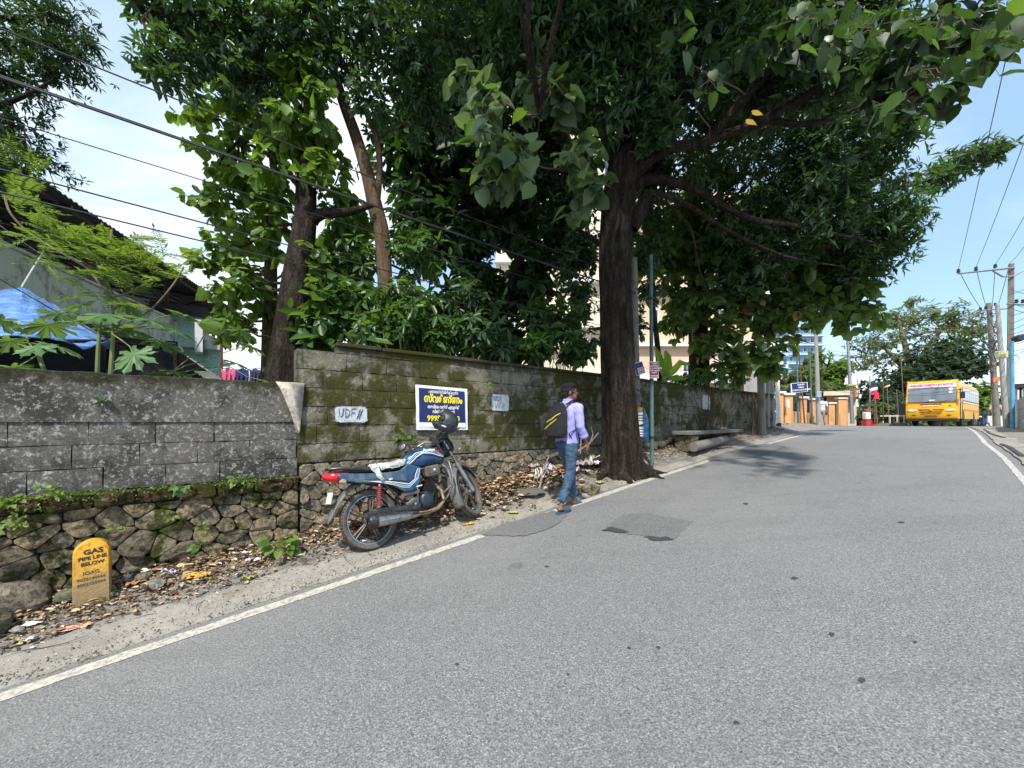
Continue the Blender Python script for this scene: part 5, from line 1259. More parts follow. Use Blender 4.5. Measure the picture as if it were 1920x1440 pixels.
crumple('paper_scrap', onG(238,1090), .05,.06, paper_w, 'upright white scrap between marker stone and brown leaf', 'paper', .06, 7, .1)
crumple('fallen_leaf', onG(255,1098), .12,.09, brown_l, 'broad brown leaf right of the marker stone', 'leaf', .04, 8, .8)
crumple('fallen_leaf', onG(400,1062), .14,.07, brown_l, 'long brown leaf on the litter under the mossy stones', 'leaf', .03, 9, .3)
crumple('paper_scrap', onG(462,1042), .08,.05, paper_w, 'blue-white scrap at the edge of the litter', 'paper', .03, 10, .5)
crumple('fallen_leaf', onG(466,1090), .10,.06, greeny, 'withered greenish sprig on the bare verge', 'leaf', .05, 11, .5)
crumple('fallen_leaf', onG(878,986), .14,.08, cloth_y, 'yellow leaf lying just in front of the front wheel', 'leaf', .02, 12, .3)
crumple('fallen_leaf', onG(988,930), .12,.10, greeny, 'pale yellow leaf in the litter left of the walking man', 'leaf', .03, 13, .3)
crumple('fallen_leaf', onG(962,965), .13,.07, greeny, 'pale curled leaf on the verge behind the walking man', 'leaf', .03, 14, -.1)
crumple('fallen_leaf', onG(1177,888), .16,.10, cloth_y, 'bright yellow leaf at the foot of the big trunk', 'leaf', .08, 15, .3)
crumple('paper_scrap', onG(1133,925), .09,.05, red_paint, 'tiny red wrapper on the white line', 'wrapper', .01, 16, .3)
crumple('fallen_leaf', onG(1125,908), .12,.08, greeny, 'greenish wilted leaf near the white line before the trunk', 'leaf', .05, 17, .8)
crumple('paper_scrap', onG(905,968), .08,.05, paper_w, 'white scrap beside the front wheel', 'paper', .02, 18, .8)
for i,(u,v,w_,h_) in enumerate(((1085,878,.34,.10),(1112,868,.40,.14),(1130,862,.28,.10),(1005,905,.16,.12),(1022,895,.18,.16),(1100,890,.22,.06),(1150,880,.2,.06))):
    crumple('rubbish_sack', onG(u,v,.03), w_, w_*.5, sack_m, ['grey torn sack lying behind the walking man','printed white sack heaped against the trunk foot','dirty sack piled nearest the trunk','small white bag left of the walking man','crumpled white bag behind the left shoe line','flat rag below the printed sack','rag beside the trunk root'][i], 'sack', h_, 20+i, .5+i*.3)
for i,(u,v,w_,h_,m_) in enumerate(((1098,880,.30,.16,sack_m),(1120,878,.34,.20,paper_w),(1078,892,.22,.12,paper_w),(1012,905,.20,.20,paper_w),(1028,892,.16,.16,film_v),(1140,886,.20,.10,sack_m),(1062,905,.14,.08,film_v),(1000,885,.22,.12,sack_m))):
    crumple('rubbish_bag', onG(u,v,.05), w_, w_*.6, m_, ['dirty bag at the left foot of the trunk','crumpled white bag at the left foot of the trunk','white bag just right of the walking man','tall crumpled white bag left of the walking man','violet bag tucked behind the white one','small sack by the trunk root','small violet film in front of the heap','brownish sack against the rubble wall'][i], 'bag', h_, 40+i, .3+i*.5)
for i in range(34):
    s = random.uniform(-1.5,6.2); n = random.uniform(3.95,4.45); w_ = random.uniform(.025,.07)
    crumple('litter_scrap', W(s,n,terr(s,n)+.008), w_, w_*.7, random.choice((paper_w,paper_w,film_v,sack_m,cloth_y)), 'small scrap of paper or plastic lying in the leaf litter', 'scrap', .02, 90+i, random.uniform(0,6), 'scraps in the leaf litter', 5)
# branches, pipe, roots near the trunk
def stick(name, pts, r, mat, label, cat, sides=7):
    q=[p if isinstance(p, Vector) else P(*p) for p in pts]; o = MB().tube(q, r, sides).build(name, mat, loc=q[0], world=True); tag(o, label, cat); return o
stick('fallen_pipe', [onG(962,888,.02), W(4.55,4.42,-.50)], .03, concrete_pole, 'grey pipe slanting up from the litter behind the walking man', 'pipe', 10)
stick('dead_branch', [(1062,868,5.8),(1085,845,5.9),(1105,832,6.0),(1122,812,6.1)], [.02,.012], bark_pale, 'thick dead branch rising beside the trunk', 'branch')
stick('dead_branch', [(1088,850,5.9),(1090,815,5.9),(1086,790,5.9)], [.014,.006], bark_pale, 'upright dead twig left of the trunk', 'branch')
stick('dead_branch', [(1050,860,5.8),(1075,838,5.9),(1112,828,6.1)], [.016,.010], bark_mid, 'crossing dead branch behind the hand of the man', 'branch')
stick('dead_branch', [(1100,845,6),(1112,815,6.1),(1108,800,6.1)], [.012,.006], bark_pale, 'short forked twig against the trunk', 'branch')
stick('dead_branch', [onG(1010,925,.03), onG(1020,905,.2), onG(1030,890,.3)], [.02,.012], bark_pale, 'pale stick leaning in the rubbish left of the man', 'branch')
for i,(a,b) in enumerate((((170,1167),(270,1150)),((140,1208),(228,1176)),((315,1115),(335,1128)),((195,1120),(255,1130)))):
    p, q = onG(*a,.012), onG(*b,.012); stick('dead_branch', [p, p.lerp(q,.5)+Vector((0,.02,.005)), q], [.006,.003], twig_m, ['long thin stick lying above the pink sheet','thin stick parallel to the white line','short crooked twig on the bare verge','stick in the litter under the marker stone'][i], 'branch', 5)

# ================================================================ BENCH AND LOG
bn = thing('stone_bench', 'low bench of a rough slab on stone blocks before the mossy wall', 'bench', W(8.9,4.1,float(G(8.9,4.1))))
a, b = P(1278,812,8.15), P(1378,807,10.9)
d_ = (b-a).normalized(); R_ = Matrix.Translation((a+b)/2) @ d_.to_track_quat('X','Z').to_matrix().to_4x4()
slabw = m_plaster('weathered_slab', (.17,.165,.145), (.06,.06,.05), .6, 3)
MB().box((0,0,0),((b-a).length,.42,.085),R_,.015).build('seat', slabw, bn, world=True, ang=25)
for f, w_ in ((-.43,.36),(.33,.42)):
    c = a.lerp(b,.5+f); g = float(G(*SN(c))); MB().box((0,0,0),(w_,.36,c.z-g-.03),Matrix.Translation((c.x,c.y,(c.z+g)/2-.03)) @ Matrix.Rotation(ROAD_ANG,4,'Z'),.03).build('support', stone_m, bn, world=True, ang=25)
p, q = P(1300,838,7.9), P(1360,824,9.3); o = MB().tube([p,p.lerp(q,.5),q],[.10,.095,.09],14).build('log', concrete_dk, loc=p, world=True); tag(o,'grey barkless log lying under the stone bench','log')
crumple('palm_husk', onG(1358,842), .5,.14, brown_l, 'orange-brown dry palm husk at the end of the log', 'husk', .06, 60, .6)
for i in range(22):
    s = 7.2 + i*.17+random.uniform(-.04,.04); rock('loose_stone', W(s,4.5,float(G(s,4.5))+.10+random.uniform(0,.05)), random.uniform(.07,.12), 'rough grey stone in the row behind the bench', 'rock', stone_m2, .8, 80+i, 'loose stones behind the bench', 0)

# ================================================================ LEFT SHED AND HOUSES
d2 = Vector((-.280,.960,0)); p2 = Vector((-.960,-.280,0)); L0 = Vector((-9.2,7,0))
def LB(k, w, z): return L0 + d2*k + p2*w + Vector((0,0,z))
gz = -1.4
shed = thing('open_shed', 'long dark-roofed open shed on a mint concrete building beyond the low wall', 'building', LB(4,2,gz), (0,0,math.atan2(d2.y,d2.x)))
def corr(name, k0, k1, w0, z0, w1, z1, mat, par, pitch=.13, amp=.022, gap=None):
    m = MB(); vs=[]; n=int((k1-k0)/pitch*4)
    for i in range(n+1):
        k=k0+(k1-k0)*i/n; h=amp*math.sin(2*math.pi*k/pitch)
        vs += [LB(k,w0,z0+h), LB(k,w1,z1+h)]
    N=len(vs); vs += [p-Vector((0,0,.006)) for p in vs]
    fs=[(2*i,2*i+2,2*i+3,2*i+1) for i in range(n)]+[(N+2*i,N+2*i+1,N+2*i+3,N+2*i+2) for i in range(n)]+[(2*i+1,2*i+3,N+2*i+3,N+2*i+1) for i in range(n)]+[(2*i,N+2*i,N+2*i+2,2*i+2) for i in range(n)]
    return m.add(vs, fs).build(name, mat, par, world=True, ang=60)
roof_m = simple('old_roof_sheet', (.10,.095,.09), .7, .2, var=.5, scale=2, dirt=((.16,.10,.07), .5))
corr('roof_sheet', -6, 10.3, -.9, 4.22, 6, 5.2, roof_m, shed)
for i in range(9):
    k = -5.6+i*1.95
    m = MB(); m.tube([LB(k,-.85,4.10),LB(k,6,5.07)],.045,6); m.tube([LB(k,-.8,4.08),LB(k,.4,3.7),LB(k,3,3.8)],.03,6); m.tube([LB(k,.4,3.7),LB(k,.9,4.32)],.02,5); m.tube([LB(k,1.9,3.75),LB(k,1.4,4.4)],.02,5)
    m.build('roof_truss', steel_dk, shed, world=True)
for w_,z_ in ((-.7,4.16),(.8,4.36),(2.4,4.60),(4,4.83)): MB().box((0,0,0),(16.2,.05,.06),Matrix.Translation(LB(2.1,w_,z_-.03)) @ Matrix.Rotation(math.atan2(d2.y,d2.x),4,'Z')).build('purlin', steel_dk, shed, world=True, smooth=False)
RZ = Matrix.Rotation(math.atan2(d2.y,d2.x),4,'Z')
def lbox(name, k0,k1,w0,w1,z0,z1,mat,par,bev=.0): return MB().box((0,0,0),(k1-k0,w1-w0,z1-z0),Matrix.Translation(LB((k0+k1)/2,(w0+w1)/2,(z0+z1)/2)) @ RZ,bev).build(name,mat,par,world=True,smooth=False)
lbox('parapet', -6, 9.0, 0, .15, 2.35, 3.2, mint_dk, shed)
lbox('parapet_coping', -6, 9.0, -.04, .19, 3.2, 3.26, mint_dk, shed)
lbox('roof_slab', -6, 9.0, -.35, 6, 2.2, 2.35, mint_dk, shed)
lbox('wall', -6, 8.9, .25, .4, -1.4, 2.2, mint, shed)
lbox('sunshade', -4, 3.6, -.25, .25, 1.80, 1.92, steel_dk, shed)
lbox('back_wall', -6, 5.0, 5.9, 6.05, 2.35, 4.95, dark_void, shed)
for k in (-4.6,-1.2,2.2,5.4,7.0,8.6): 
    o = MB().tube([LB(k,.08,3.2),LB(k,.08,4.2)],.055,8).build('post', steel_rust, shed, world=True)
for k in (3.0,6.5): lbox('window', k,k+1.0,.20,.25,.5,1.5,glassy,shed)
# lean-to under a blue tarpaulin
lt = thing('lean_to', 'dark open lean-to with timber posts under the blue tarpaulin', 'shelter', P(40,720,4.6))
for (u,Y) in ((-60,4.3),(60,5.0),(205,5.5),(330,6.5)): MB().tube([P(u,820,Y),P(u,655,Y)],.035,6).build('post', bark_dark, lt, world=True)
def q4(a,b,c,d): return [P(*x) for x in (a,b,c,d)]
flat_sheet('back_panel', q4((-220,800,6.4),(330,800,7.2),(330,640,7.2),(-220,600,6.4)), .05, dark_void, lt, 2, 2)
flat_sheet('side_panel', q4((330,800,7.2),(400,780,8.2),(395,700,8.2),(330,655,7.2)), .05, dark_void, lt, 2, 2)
MB().tube([P(-80,640,4.3),P(200,640,5.4),P(330,655,6.4)],.03,6).build('beam', bark_dark, lt, world=True)
m = MB(); vs=[]; nu, nv = 22, 10
top = [P(-260,560,5.2),P(-80,560,5.2),P(40,538,5.3),P(80,560,5.6),P(130,590,5.8),P(205,640,6)]; bot=[P(-260,640,3.9),P(-80,632,4.0),P(30,632,4.2),P(90,634,4.5),P(165,655,4.9),P(208,636,5.3)]
for i in range(nu+1):
    f=i/nu*5; a_=min(int(f),4); t_=f-a_; A1=top[a_].lerp(top[a_+1],t_); B1=bot[a_].lerp(bot[a_+1],t_)
    for j in range(nv+1):
        g=j/nv; p=A1.lerp(B1,g)+Vector((0,0,-.16*math.sin(math.pi*g)*(.6+.4*math.sin(i*.9)) + .035*mnoise.noise(Vector((i*.55,j*.5,2))) + .02*mnoise.noise(Vector((i*1.4,j*.9,5))))); vs.append(p)
fs=[(i*(nv+1)+j,(i+1)*(nv+1)+j,(i+1)*(nv+1)+j+1,i*(nv+1)+j+1) for i in range(nu) for j in range(nv)]
o = m.add(vs,fs).build('tarpaulin', tarp, loc=P(40,600,4.8), world=True, ang=70); md=o.modifiers.new('solid','SOLIDIFY'); md.thickness=.008; tag(o,'sagging blue tarpaulin tied over the lean-to behind the low wall','tarpaulin')
stick('tie_rope', [(40,538,5.3),(60,505,5.6),(82,470,6.2)], .008, white_paint, 'pale rope holding up the peak of the blue tarpaulin', 'rope', 4)
# awning and small mint house
aw = thing('tin_awning', 'pale rusty tin awning sloping beside the mint house', 'awning', P(360,690,8))
m = MB(); a,b,c,d = P(325,672,8),P(395,716,7.4),P(420,712,7.9),P(352,668,8.6); n=28; vs=[]
for i in range(n+1):
    t_=i/n; h=Vector((0,0,.015*math.sin(t_*60))); vs += [a.lerp(b,t_)+h, d.lerp(c,t_)+h]
m.add(vs,[(2*i,2*i+2,2*i+3,2*i+1) for i in range(n)]).build('sheet', m_plaster('rusty_tin',(.55,.50,.38),(.28,.13,.06),.5,3), aw, world=True)
MB().tube([P(392,770,7.5),P(392,716,7.5)],.03,6).build('post', bark_pale, aw, world=True)
hs = thing('mint_house', 'small pale mint house with a flat dark eave beyond the shed', 'building', P(350,720,11))
def ubox(name, u0,u1,v0,v1,Y,dep,mat,par,ang=0.0):
    """upright box whose front spans pixels u0..u1, turned to face the camera side of its street"""
    if u0 > 960: c = P(u0,790,Y); r = Vector((c.x,c.y,0)).normalized(); w = Vector((r.y,-r.x,0)); ue = u1
    else: c = P(u1,790,Y); r = Vector((c.x,c.y,0)).normalized(); w = Vector((-r.y,r.x,0)); ue = u0
    k = (ue-960)/F; t = (k*c.y-c.x)/(w.x-k*w.y); z1,z0 = (790-v0)/F*Y,(790-v1)/F*Y
    R = Matrix((w,r,Vector((0,0,1)))).transposed().to_4x4(); o = c + w*t/2 + r*dep/2; o.z = (z0+z1)/2; R.translation = o
    return MB().box((0,0,0),(abs(t),dep,z1-z0),R).build(name,mat,par,world=True,smooth=False)
ubox('wall', 285,382,590,760,13,4,mint,hs); ubox('wall', 345,412,655,800,11.5,1.4,mint,hs)
ubox('roof', 280,392,578,590,12.6,4.8,steel_dk,hs); ubox('roof', 340,414,640,656,11.3,1.7,mint_dk,hs)
for u in (300,335): 
    f = ubox('window', u,u+22,618,650,12.93,.06,glassy,hs)
ubox('wall', 365,380,600,660,10.8,.5,white_w,hs)
stick('steel_post', [(415,800,11),(415,588,11)], .04, steel_rust, 'thin rusty post standing beside the mint house', 'post')
# clothes on a line
cl = stick('clothes_line', [(395,688,6.5),(440,693,6.4),(505,690,6.3)], .005, black_cable, 'drooping clothes line between the awning and the slender trunk', 'line', 4)
for i,(u0,u1,v0,v1,c,lab) in enumerate(((415,442,692,726,(.60,.10,.22),'pink cloth drying on the line'),(442,466,692,728,(.03,.03,.14),'navy trousers drying next to the pink cloth'),(468,488,692,726,(.045,.04,.10),'dark purple shirt at the end of the clothes line'))):
    mt_ = simple('cloth_'+['pink','navy','purple'][i], c, .9, var=.4, scale=12); vs=[]; Y=6.4
    for j in range(7):
        for k in range(11): vs.append(P(u0+(u1-u0)*k/10+.8*math.sin(j), v0+(v1-v0)*j/6+2*math.sin(k*.9), Y+.05*math.sin(k*1.9+i)*(j/6)))
    o = MB().add(vs,[(j*11+k,j*11+k+1,(j+1)*11+k+1,(j+1)*11+k) for j in range(6) for k in range(10)]).build('hanging_cloth', mt_, loc=P(u0,v0,Y), world=True, ang=80); md=o.modifiers.new('solid','SOLIDIFY'); md.thickness=.004; tag(o, lab, 'clothes')
# ================================================================ BUILDINGS BEHIND THE TREES
pk = thing('apartment_block', 'tall peach apartment block with pale balconies seen through the leaves', 'building', P(1250,800,26))
def wall_windows(par, u0,u1,v0,v1,Y,dep,mat,cols,rws,wf=.5,hf=.5,frame=white_w,balc=None,ang=0.0):
    a=P(u0,v1,Y); b=P(u1,v0,Y); W_=b.x-a.x; H_=b.z-a.z
    MB().box((0,0,0),(W_,dep,H_),Matrix.Translation((a.x+W_/2,Y+dep/2,a.z+H_/2))).build('wall',mat,par,world=True,smooth=False)
    for r in range(rws):
        z=a.z+H_*(r+.55)/rws
        for c in range(cols):
            x=a.x+W_*(c+.5)/cols; w=W_/cols*wf; h=H_/rws*hf
            f=MB().box((0,0,0),(w+.16,.12,h+.16),Matrix.Translation((x,Y-.04,z))).build('window',frame,par,world=True,smooth=False)
            MB().box((0,0,0),(w/2-.04,.05,h),Matrix.Translation((x-w/4,Y-.09,z))).build('pane',glassy,f,world=False if False else True,smooth=False); MB().box((0,0,0),(w/2-.04,.05,h),Matrix.Translation((x+w/4,Y-.09,z))).build('pane',glassy,f,world=True,smooth=False)
        if balc: MB().box((0,0,0),(W_+.3,balc,.18),Matrix.Translation((a.x+W_/2,Y-balc/2,a.z+H_*r/rws))).build('ledge',frame,par,world=True,smooth=False)
wall_windows(pk, 1195,1440,360,745,28,12,peach,4,4,.22,.28,white_w,.5)
wall_windows(pk, 1060,1230,-60,700,32,12,cream_w,3,9,.42,.42,white_w,.7)
wall_windows(pk, 930,1075,330,740,38,8,cream_w,3,5,.4,.4,white_w,.6)
wb = thing('roadside_shed', 'low white-roofed shed behind the mossy wall', 'building', P(1300,760,19))
ubox('wall', 1190,1425,722,800,19,3,cream_w,wb); ubox('roof', 1180,1400,700,722,18.5,4,white_w,wb)
for u in (1262,1335,1380): ubox('window', u,u+22,728,745,18.93,.08,glassy,wb)
ubox('wall', 1395,1445,640,800,16.5,1.5,grey_w,wb)
bl = thing('apartment_tower', 'distant blue and white apartment tower above the orange wall', 'building', P(1510,800,85))
wall_windows(bl, 1476,1542,596,700,85,14,blue_w,5,6,.45,.45,white_w,1.0); ubox('roof', 1484,1512,584,596,88,8,white_w,bl)
tw2 = thing('apartment_tower', 'pale low tower left of the blue and white one, behind the leaves', 'building', P(1455,800,70)); wall_windows(tw2, 1440,1478,600,760,70,10,white_w,3,7,.4,.4,blue_w,.6)
# orange pillared wall
ow = thing('pillared_wall', 'orange pillared compound wall with open grilles and a gate recess', 'wall', W(26,6.8,float(G(26,6.8))))
def opill(u0,u1,vt,Y,cap=True,dep=.22):
    s_,n_=SN(P((u0+u1)/2,790,Y)); g=float(G(s_,n_)); a=P(u0,vt,Y); b=P(u1,vt,Y); w=b.x-a.x
    o=MB().box((0,0,0),(w,dep,a.z-g),Matrix.Translation((a.x+w/2,Y,(a.z+g)/2))).build('pillar',orange_w,ow,world=True,smooth=False)
    if cap: MB().box((0,0,0),(w+.16,dep+.16,.10),Matrix.Translation((a.x+w/2,Y,a.z+.05))).build('pillar_cap',white_w,ow,world=True,smooth=False)
pls=[(1458,1466,738,18.0),(1469,1484,741,19.6),(1500,1510,747,22),(1518,1531,750,24),(1552,1563,757,28),(1570,1585,748,30)]
for p_ in pls: opill(*p_)
for i in range(4):
    (a0,a1,_,Ya),(b0,b1,_,Yb)=pls[i],pls[i+1]; A1=P(a1,790,Ya); B1=P(b0,790,Yb); sa=SN(A1); sb=SN(B1); ga=float(G(*sa)); gb=float(G(*sb)); 
    A1.z=ga-.1;B1.z=gb-.1; A2=A1.copy();B2=B1.copy();A2.z=ga+.62;B2.z=gb+.62
    flat_sheet('low_panel',(A1,B1,B2,A2),.2,orange_w,ow,1,1)
    for k in range(7):
        p=A2.lerp(B2,(k+.5)/7); MB().tube([p,p+Vector((0,0,.75))],.02,5).build('grille_bar',steel_dk,ow,world=True)
    MB().tube([A2+Vector((0,0,.75)),B2+Vector((0,0,.75))],.03,5).build('grille_rail',steel_dk,ow,world=True)
hut = thing('gate_hut', 'small orange gatehouse with a flat roof at the end of the pillared wall', 'building', P(1568,800,31))
ubox('wall',1550,1590,742,800,31,2.5,orange_w,hut); ubox('roof',1544,1594,734,742,30.6,3.3,cream_w,hut); ubox('window',1554,1561,747,756,30.93,.08,glassy,hut)
rr = thing('red_roofed_house', 'little house with a red sloping roof behind the gatehouse', 'building', P(1595,800,36)); ubox('wall',1585,1606,743,800,36.5,3,cream_w,rr)
m=MB(); a,b=P(1578,744,35.5),P(1610,744,35.5); c,d=P(1604,722,38),P(1586,722,38); m.add([a,b,c,d,a+Vector((0,6,0)),b+Vector((0,6,0))],[(0,1,2,3),(1,5,2),(0,3,4),(3,2,5,4)]).build('roof',tile_red,rr,world=True,smooth=False)
# grey panel wall on the right
gw = thing('panel_wall', 'grey concrete panel wall at the right edge behind the poles', 'wall', W(20,-.6,-.3))
for j in range(3):
    z0=-.36+j*.40; A1,B1=P(1906,790,15.6),P(1935,790,10.0); A1.z=z0;B1.z=z0-.03; A2=A1.copy();B2=B1.copy();A2.z=z0+.385;B2.z=z0+.36
    for k in range(3): flat_sheet('panel',(A1.lerp(B1,k/3+.004),A1.lerp(B1,(k+1)/3-.004),A2.lerp(B2,(k+1)/3-.004),A2.lerp(B2,k/3+.004)),.08,grey_w,gw,1,1)
kio = thing('roadside_kiosk', 'dark framed kiosk roof showing over the grey panel wall', 'kiosk', P(1910,790,19)); ubox('roof',1898,1935,720,727,19,2.5,steel_dk,kio); ubox('wall',1900,1908,727,800,19.5,.2,white_w,kio); ubox('post',1911,1916,727,800,19.2,.15,steel_dk,kio); ubox('wall',1917,1940,727,800,19.6,2,white_w,kio)
bw = thing('distant_wall', 'low white wall far down the road right of the bus', 'wall', P(1850,800,62)); ubox('panel',1826,1905,780,806,62,.4,white_w,bw)

# ================================================================ POLES
def pole(name, label, u, vb, vt, Y, r0, r1, mat, group=None, lean=(0,0), sides=12, extra=0.2):
    b=P(u,vb,Y); t=P(u+lean[0],vt,Y+lean[1]); g=b.copy(); g.z-=extra
    e=thing(name,label,'pole',b,group=group); MB().tube([g,b,b.lerp(t,.5),t],[r0,r0,(r0+r1)/2,r1],sides).build('shaft',mat,e,world=True); return e
teal_pole = simple('teal_paint_pole', (.075,.14,.14), .6, var=.5, scale=5, dirt=((.10,.075,.05), .6)); blue_pole = simple('blue_paint_pole', (.10,.32,.50), .6, var=.3, scale=4)
p1 = pole('utility_pole','short concrete utility pole with stickers, right behind the big trunk',1194,845,484,7.3,.085,.055,concrete_dk,lean=(-5,0))
def band(par,u,v0,v1,Y,r,mat,name='sticker',arc=(-2.9,-.2)):
    c=P(u,v1,Y); h=P(u,v0,Y).z-c.z; MB().lathe([(r,0),(r,h)],12,Matrix.Translation(c),arc=arc).build(name,mat,par,world=True)
band(p1,1196,764,772,7.3,.088,simple('orange_sticker',(.62,.25,.03),.6)); band(p1,1196.5,773,796,7.3,.088,white_p); band(p1,1197,800,818,7.3,.089,white_p)
for v in (778,783,788,804,809,814): band(p1,1197,v,v+1.6,7.3,.0905,ink_black,'lettering',(-2.4,-.7))
p2_ = pole('sign_post','teal steel pipe post carrying the red board',1222.5,853,478,7.05,.037,.030,teal_pole,lean=(-2,0))
for v in (820,560): band(p2_,1222,v-2,v+2,7.05,.046,steel_dk,'clamp',(-6.28,0))
def sign(name,label,cat,c4,mat,thick=.012,back=white_p,inset=.04):
    q=[P(*x) for x in c4]; t=thing(name,label,cat,sum(q,Vector())/4); flat_sheet('board',q,thick,back,t,2,2)
    c=sum(q,Vector())/4; nn=(q[1]-q[0]).cross(q[3]-q[0]).normalized(); q2=[c+(x-c)*(1-inset*2)+nn*.004 for x in q]; flat_sheet('print',q2,.003,mat,t,2,2); return t,q,nn
def signtext(t,q,nn,lines,mat,sz,u=.5,bold=.001,sx=1.):
    xx=(q[1]-q[0]).normalized(); yy=nn.cross(xx).normalized()
    for (b,f) in lines:
        c=q[0].lerp(q[1],u).lerp(q[3].lerp(q[2],u),f)+nn*.0075; Mx=Matrix((xx,yy,nn)).transposed().to_4x4(); Mx.translation=c; text(b,sz,mat,t,Mx,bold=bold,sx=sx)
t,q,nn=sign('red_board','small red board with white lines of text on the teal post','sign',((1218,709,6.95),(1235,709,6.95),(1234,678,6.95),(1218,678,6.95)),maroon)
signtext(t,q,nn,[('ഇവിടെ',.88),('മാലിന്യം',.74),('നിക്ഷേപിക്കുന്ന',.60),('ശിക്ഷാർഹം',.46),('ആണ്',.34),('നഗരസഭ',.14)],white_p,.038,sx=.8)
t,q,nn=sign('tilted_poster','tilted blue and white notice fixed to the concrete pole','sign',((1194,705,7.15),(1210,699,7.15),(1204,677,7.15),(1187,682,7.15)),dkblue)
c_=[q[0].lerp(q[1],a).lerp(q[3].lerp(q[2],a),b)+nn*.006 for a,b in ((.25,.08),(.92,.08),(.92,.55),(.25,.55))]; flat_sheet('white_panel',c_,.002,white_p,t,1,1); signtext(t,q,nn,[('NOTICE',.42),('8086',.2)],dkblue,.045,.58)
# folded blue board leaning between the poles
fb4=[P(*x) for x in ((1212,829,7.2),(1221,822,7.1),(1218,790,7.15),(1203,752,7.3))]; bb_ = thing('leaning_board','narrow blue sheet metal board leaning between the two posts','board',fb4[0])
m=MB(); a,b,c,d=fb4; e=P(1202,808,7.3); m.add([a,b,c,d,e, a+Vector((0,.03,0)),b+Vector((0,.03,0)),c+Vector((0,.03,0)),d+Vector((0,.03,0)),e+Vector((0,.03,0))],[(0,1,2,3,4),(9,8,7,6,5),(0,5,6,1),(1,6,7,2),(2,7,8,3),(3,8,9,4),(4,9,5,0)]).build('sheet',simple('blue_sheet_metal',(.05,.20,.42),.35,.2,var=.6,scale=3,dirt=((.35,.42,.5),.5)),bb_,world=True,smooth=False)
MB().tube([P(1200,797,7.2),P(1219,792,7.05)],.006,4).build('strap',black_cable,bb_,world=True)
# pole cluster beyond the mossy wall
g_='poles clustered at the end of the mossy wall'
pole('utility_pole','dark thick pole, first of the cluster at the wall end',1429,814,640,11.0,.10,.085,concrete_dk,g_,(-4,0))
pole('utility_pole','pipe pole with rusty lower half, second in the cluster',1440,806,650,12.5,.06,.05,concrete_pole,g_,(-2,0))
pole('utility_pole','pale leaning pole, third in the cluster',1450,810,655,13.0,.075,.06,concrete_pole,g_,(-6,0))
pe=pole('utility_pole','white pole with a black foot, last of the cluster',1460,808,640,14.0,.075,.06,white_paint,g_,(-4,0)); band(pe,1460,793,808,14,.08,ink_black,'black_foot',(-6.28,0))
pole('thin_rod','thin dark rod against the mossy wall near the pole cluster',1411,822,738,10.6,.02,.02,steel_rust,g_)
pole('thin_rod','second thin dark rod just before the thick dark pole',1422,818,738,10.9,.02,.02,steel_rust,g_)
ubx=P(1445,812,12.5); o=MB().box((0,0,0),(.9,.5,.14),Matrix.Translation(P(1448,811,13)) @ Matrix.Rotation(ROAD_ANG,4,'Z'),.02).build('concrete_plinth',concrete_dk,loc=P(1448,811,13),world=True,ang=25); tag(o,'low concrete plinth under the pole cluster','plinth')
rb=flat_sheet('red_ribbon',[P(1448,724,13.5),P(1457,716,13.9),P(1458,712,13.9),P(1458,714,13.9)],.004,red_paint,None,3,2,.02); tag(rb,'red ribbon stretched between two poles of the cluster','ribbon')
g2='poles along the orange wall'
pole('utility_pole','thin green pipe pole rising through the blue direction sign',1497,796,600,20,.045,.04,teal_pole,g2,(-4,0))
pole('utility_pole','slanting thin brown pole behind the direction sign',1509,796,640,21,.04,.035,steel_rust,g2,(-13,0))
pole('utility_pole','green pole just right of the blue direction sign',1523,794,655,23,.05,.045,teal_pole,g2,(-5,0))
pole('utility_pole','tall pale concrete pole with a white notice, before the orange wall',1535,796,600,22,.12,.08,concrete_pole,g2,(-6,0))
pole('utility_pole','tall grey street pole carrying a yellowish lamp by the red roof',1598,790,615,32,.14,.09,galv,g2,(-10,0))
t,q,nn=sign('direction_sign','dark blue direction sign on thin posts before the orange wall','sign',((1484,737,19.6),(1515,734,19.6),(1514,716,19.6),(1483,719,19.6)),dkblue,.03)
signtext(t,q,nn,[('RAJAGIRI',.78),('PUBLIC',.5),('SCHOOL KALAMASSERY',.24)],white_p,.11,.6,.002,.8)
sign('white_notice','white and blue notice on the tall pale pole','sign',((1533,744,21.7),(1540,744,21.7),(1540,734,21.7),(1533,734,21.7)),simple('light_blue_print',(.2,.35,.7),.5))
sign('white_notice','small white paper stuck on the second orange pillar','sign',((1476,764,19.2),(1481,764,19.2),(1480,749,19.2),(1475,749,19.2)),white_p)
sl_=thing('street_lamp','yellowish street lamp head on an arm above the red roof','lamp',P(1597,722,31.7)); MB().box((0,0,0),(.65,.3,.16),Matrix.Translation(P(1597,722,31.7)),.04).build('lamp_head',simple('yellowed_lamp',(.55,.50,.25),.5),sl_,world=True)
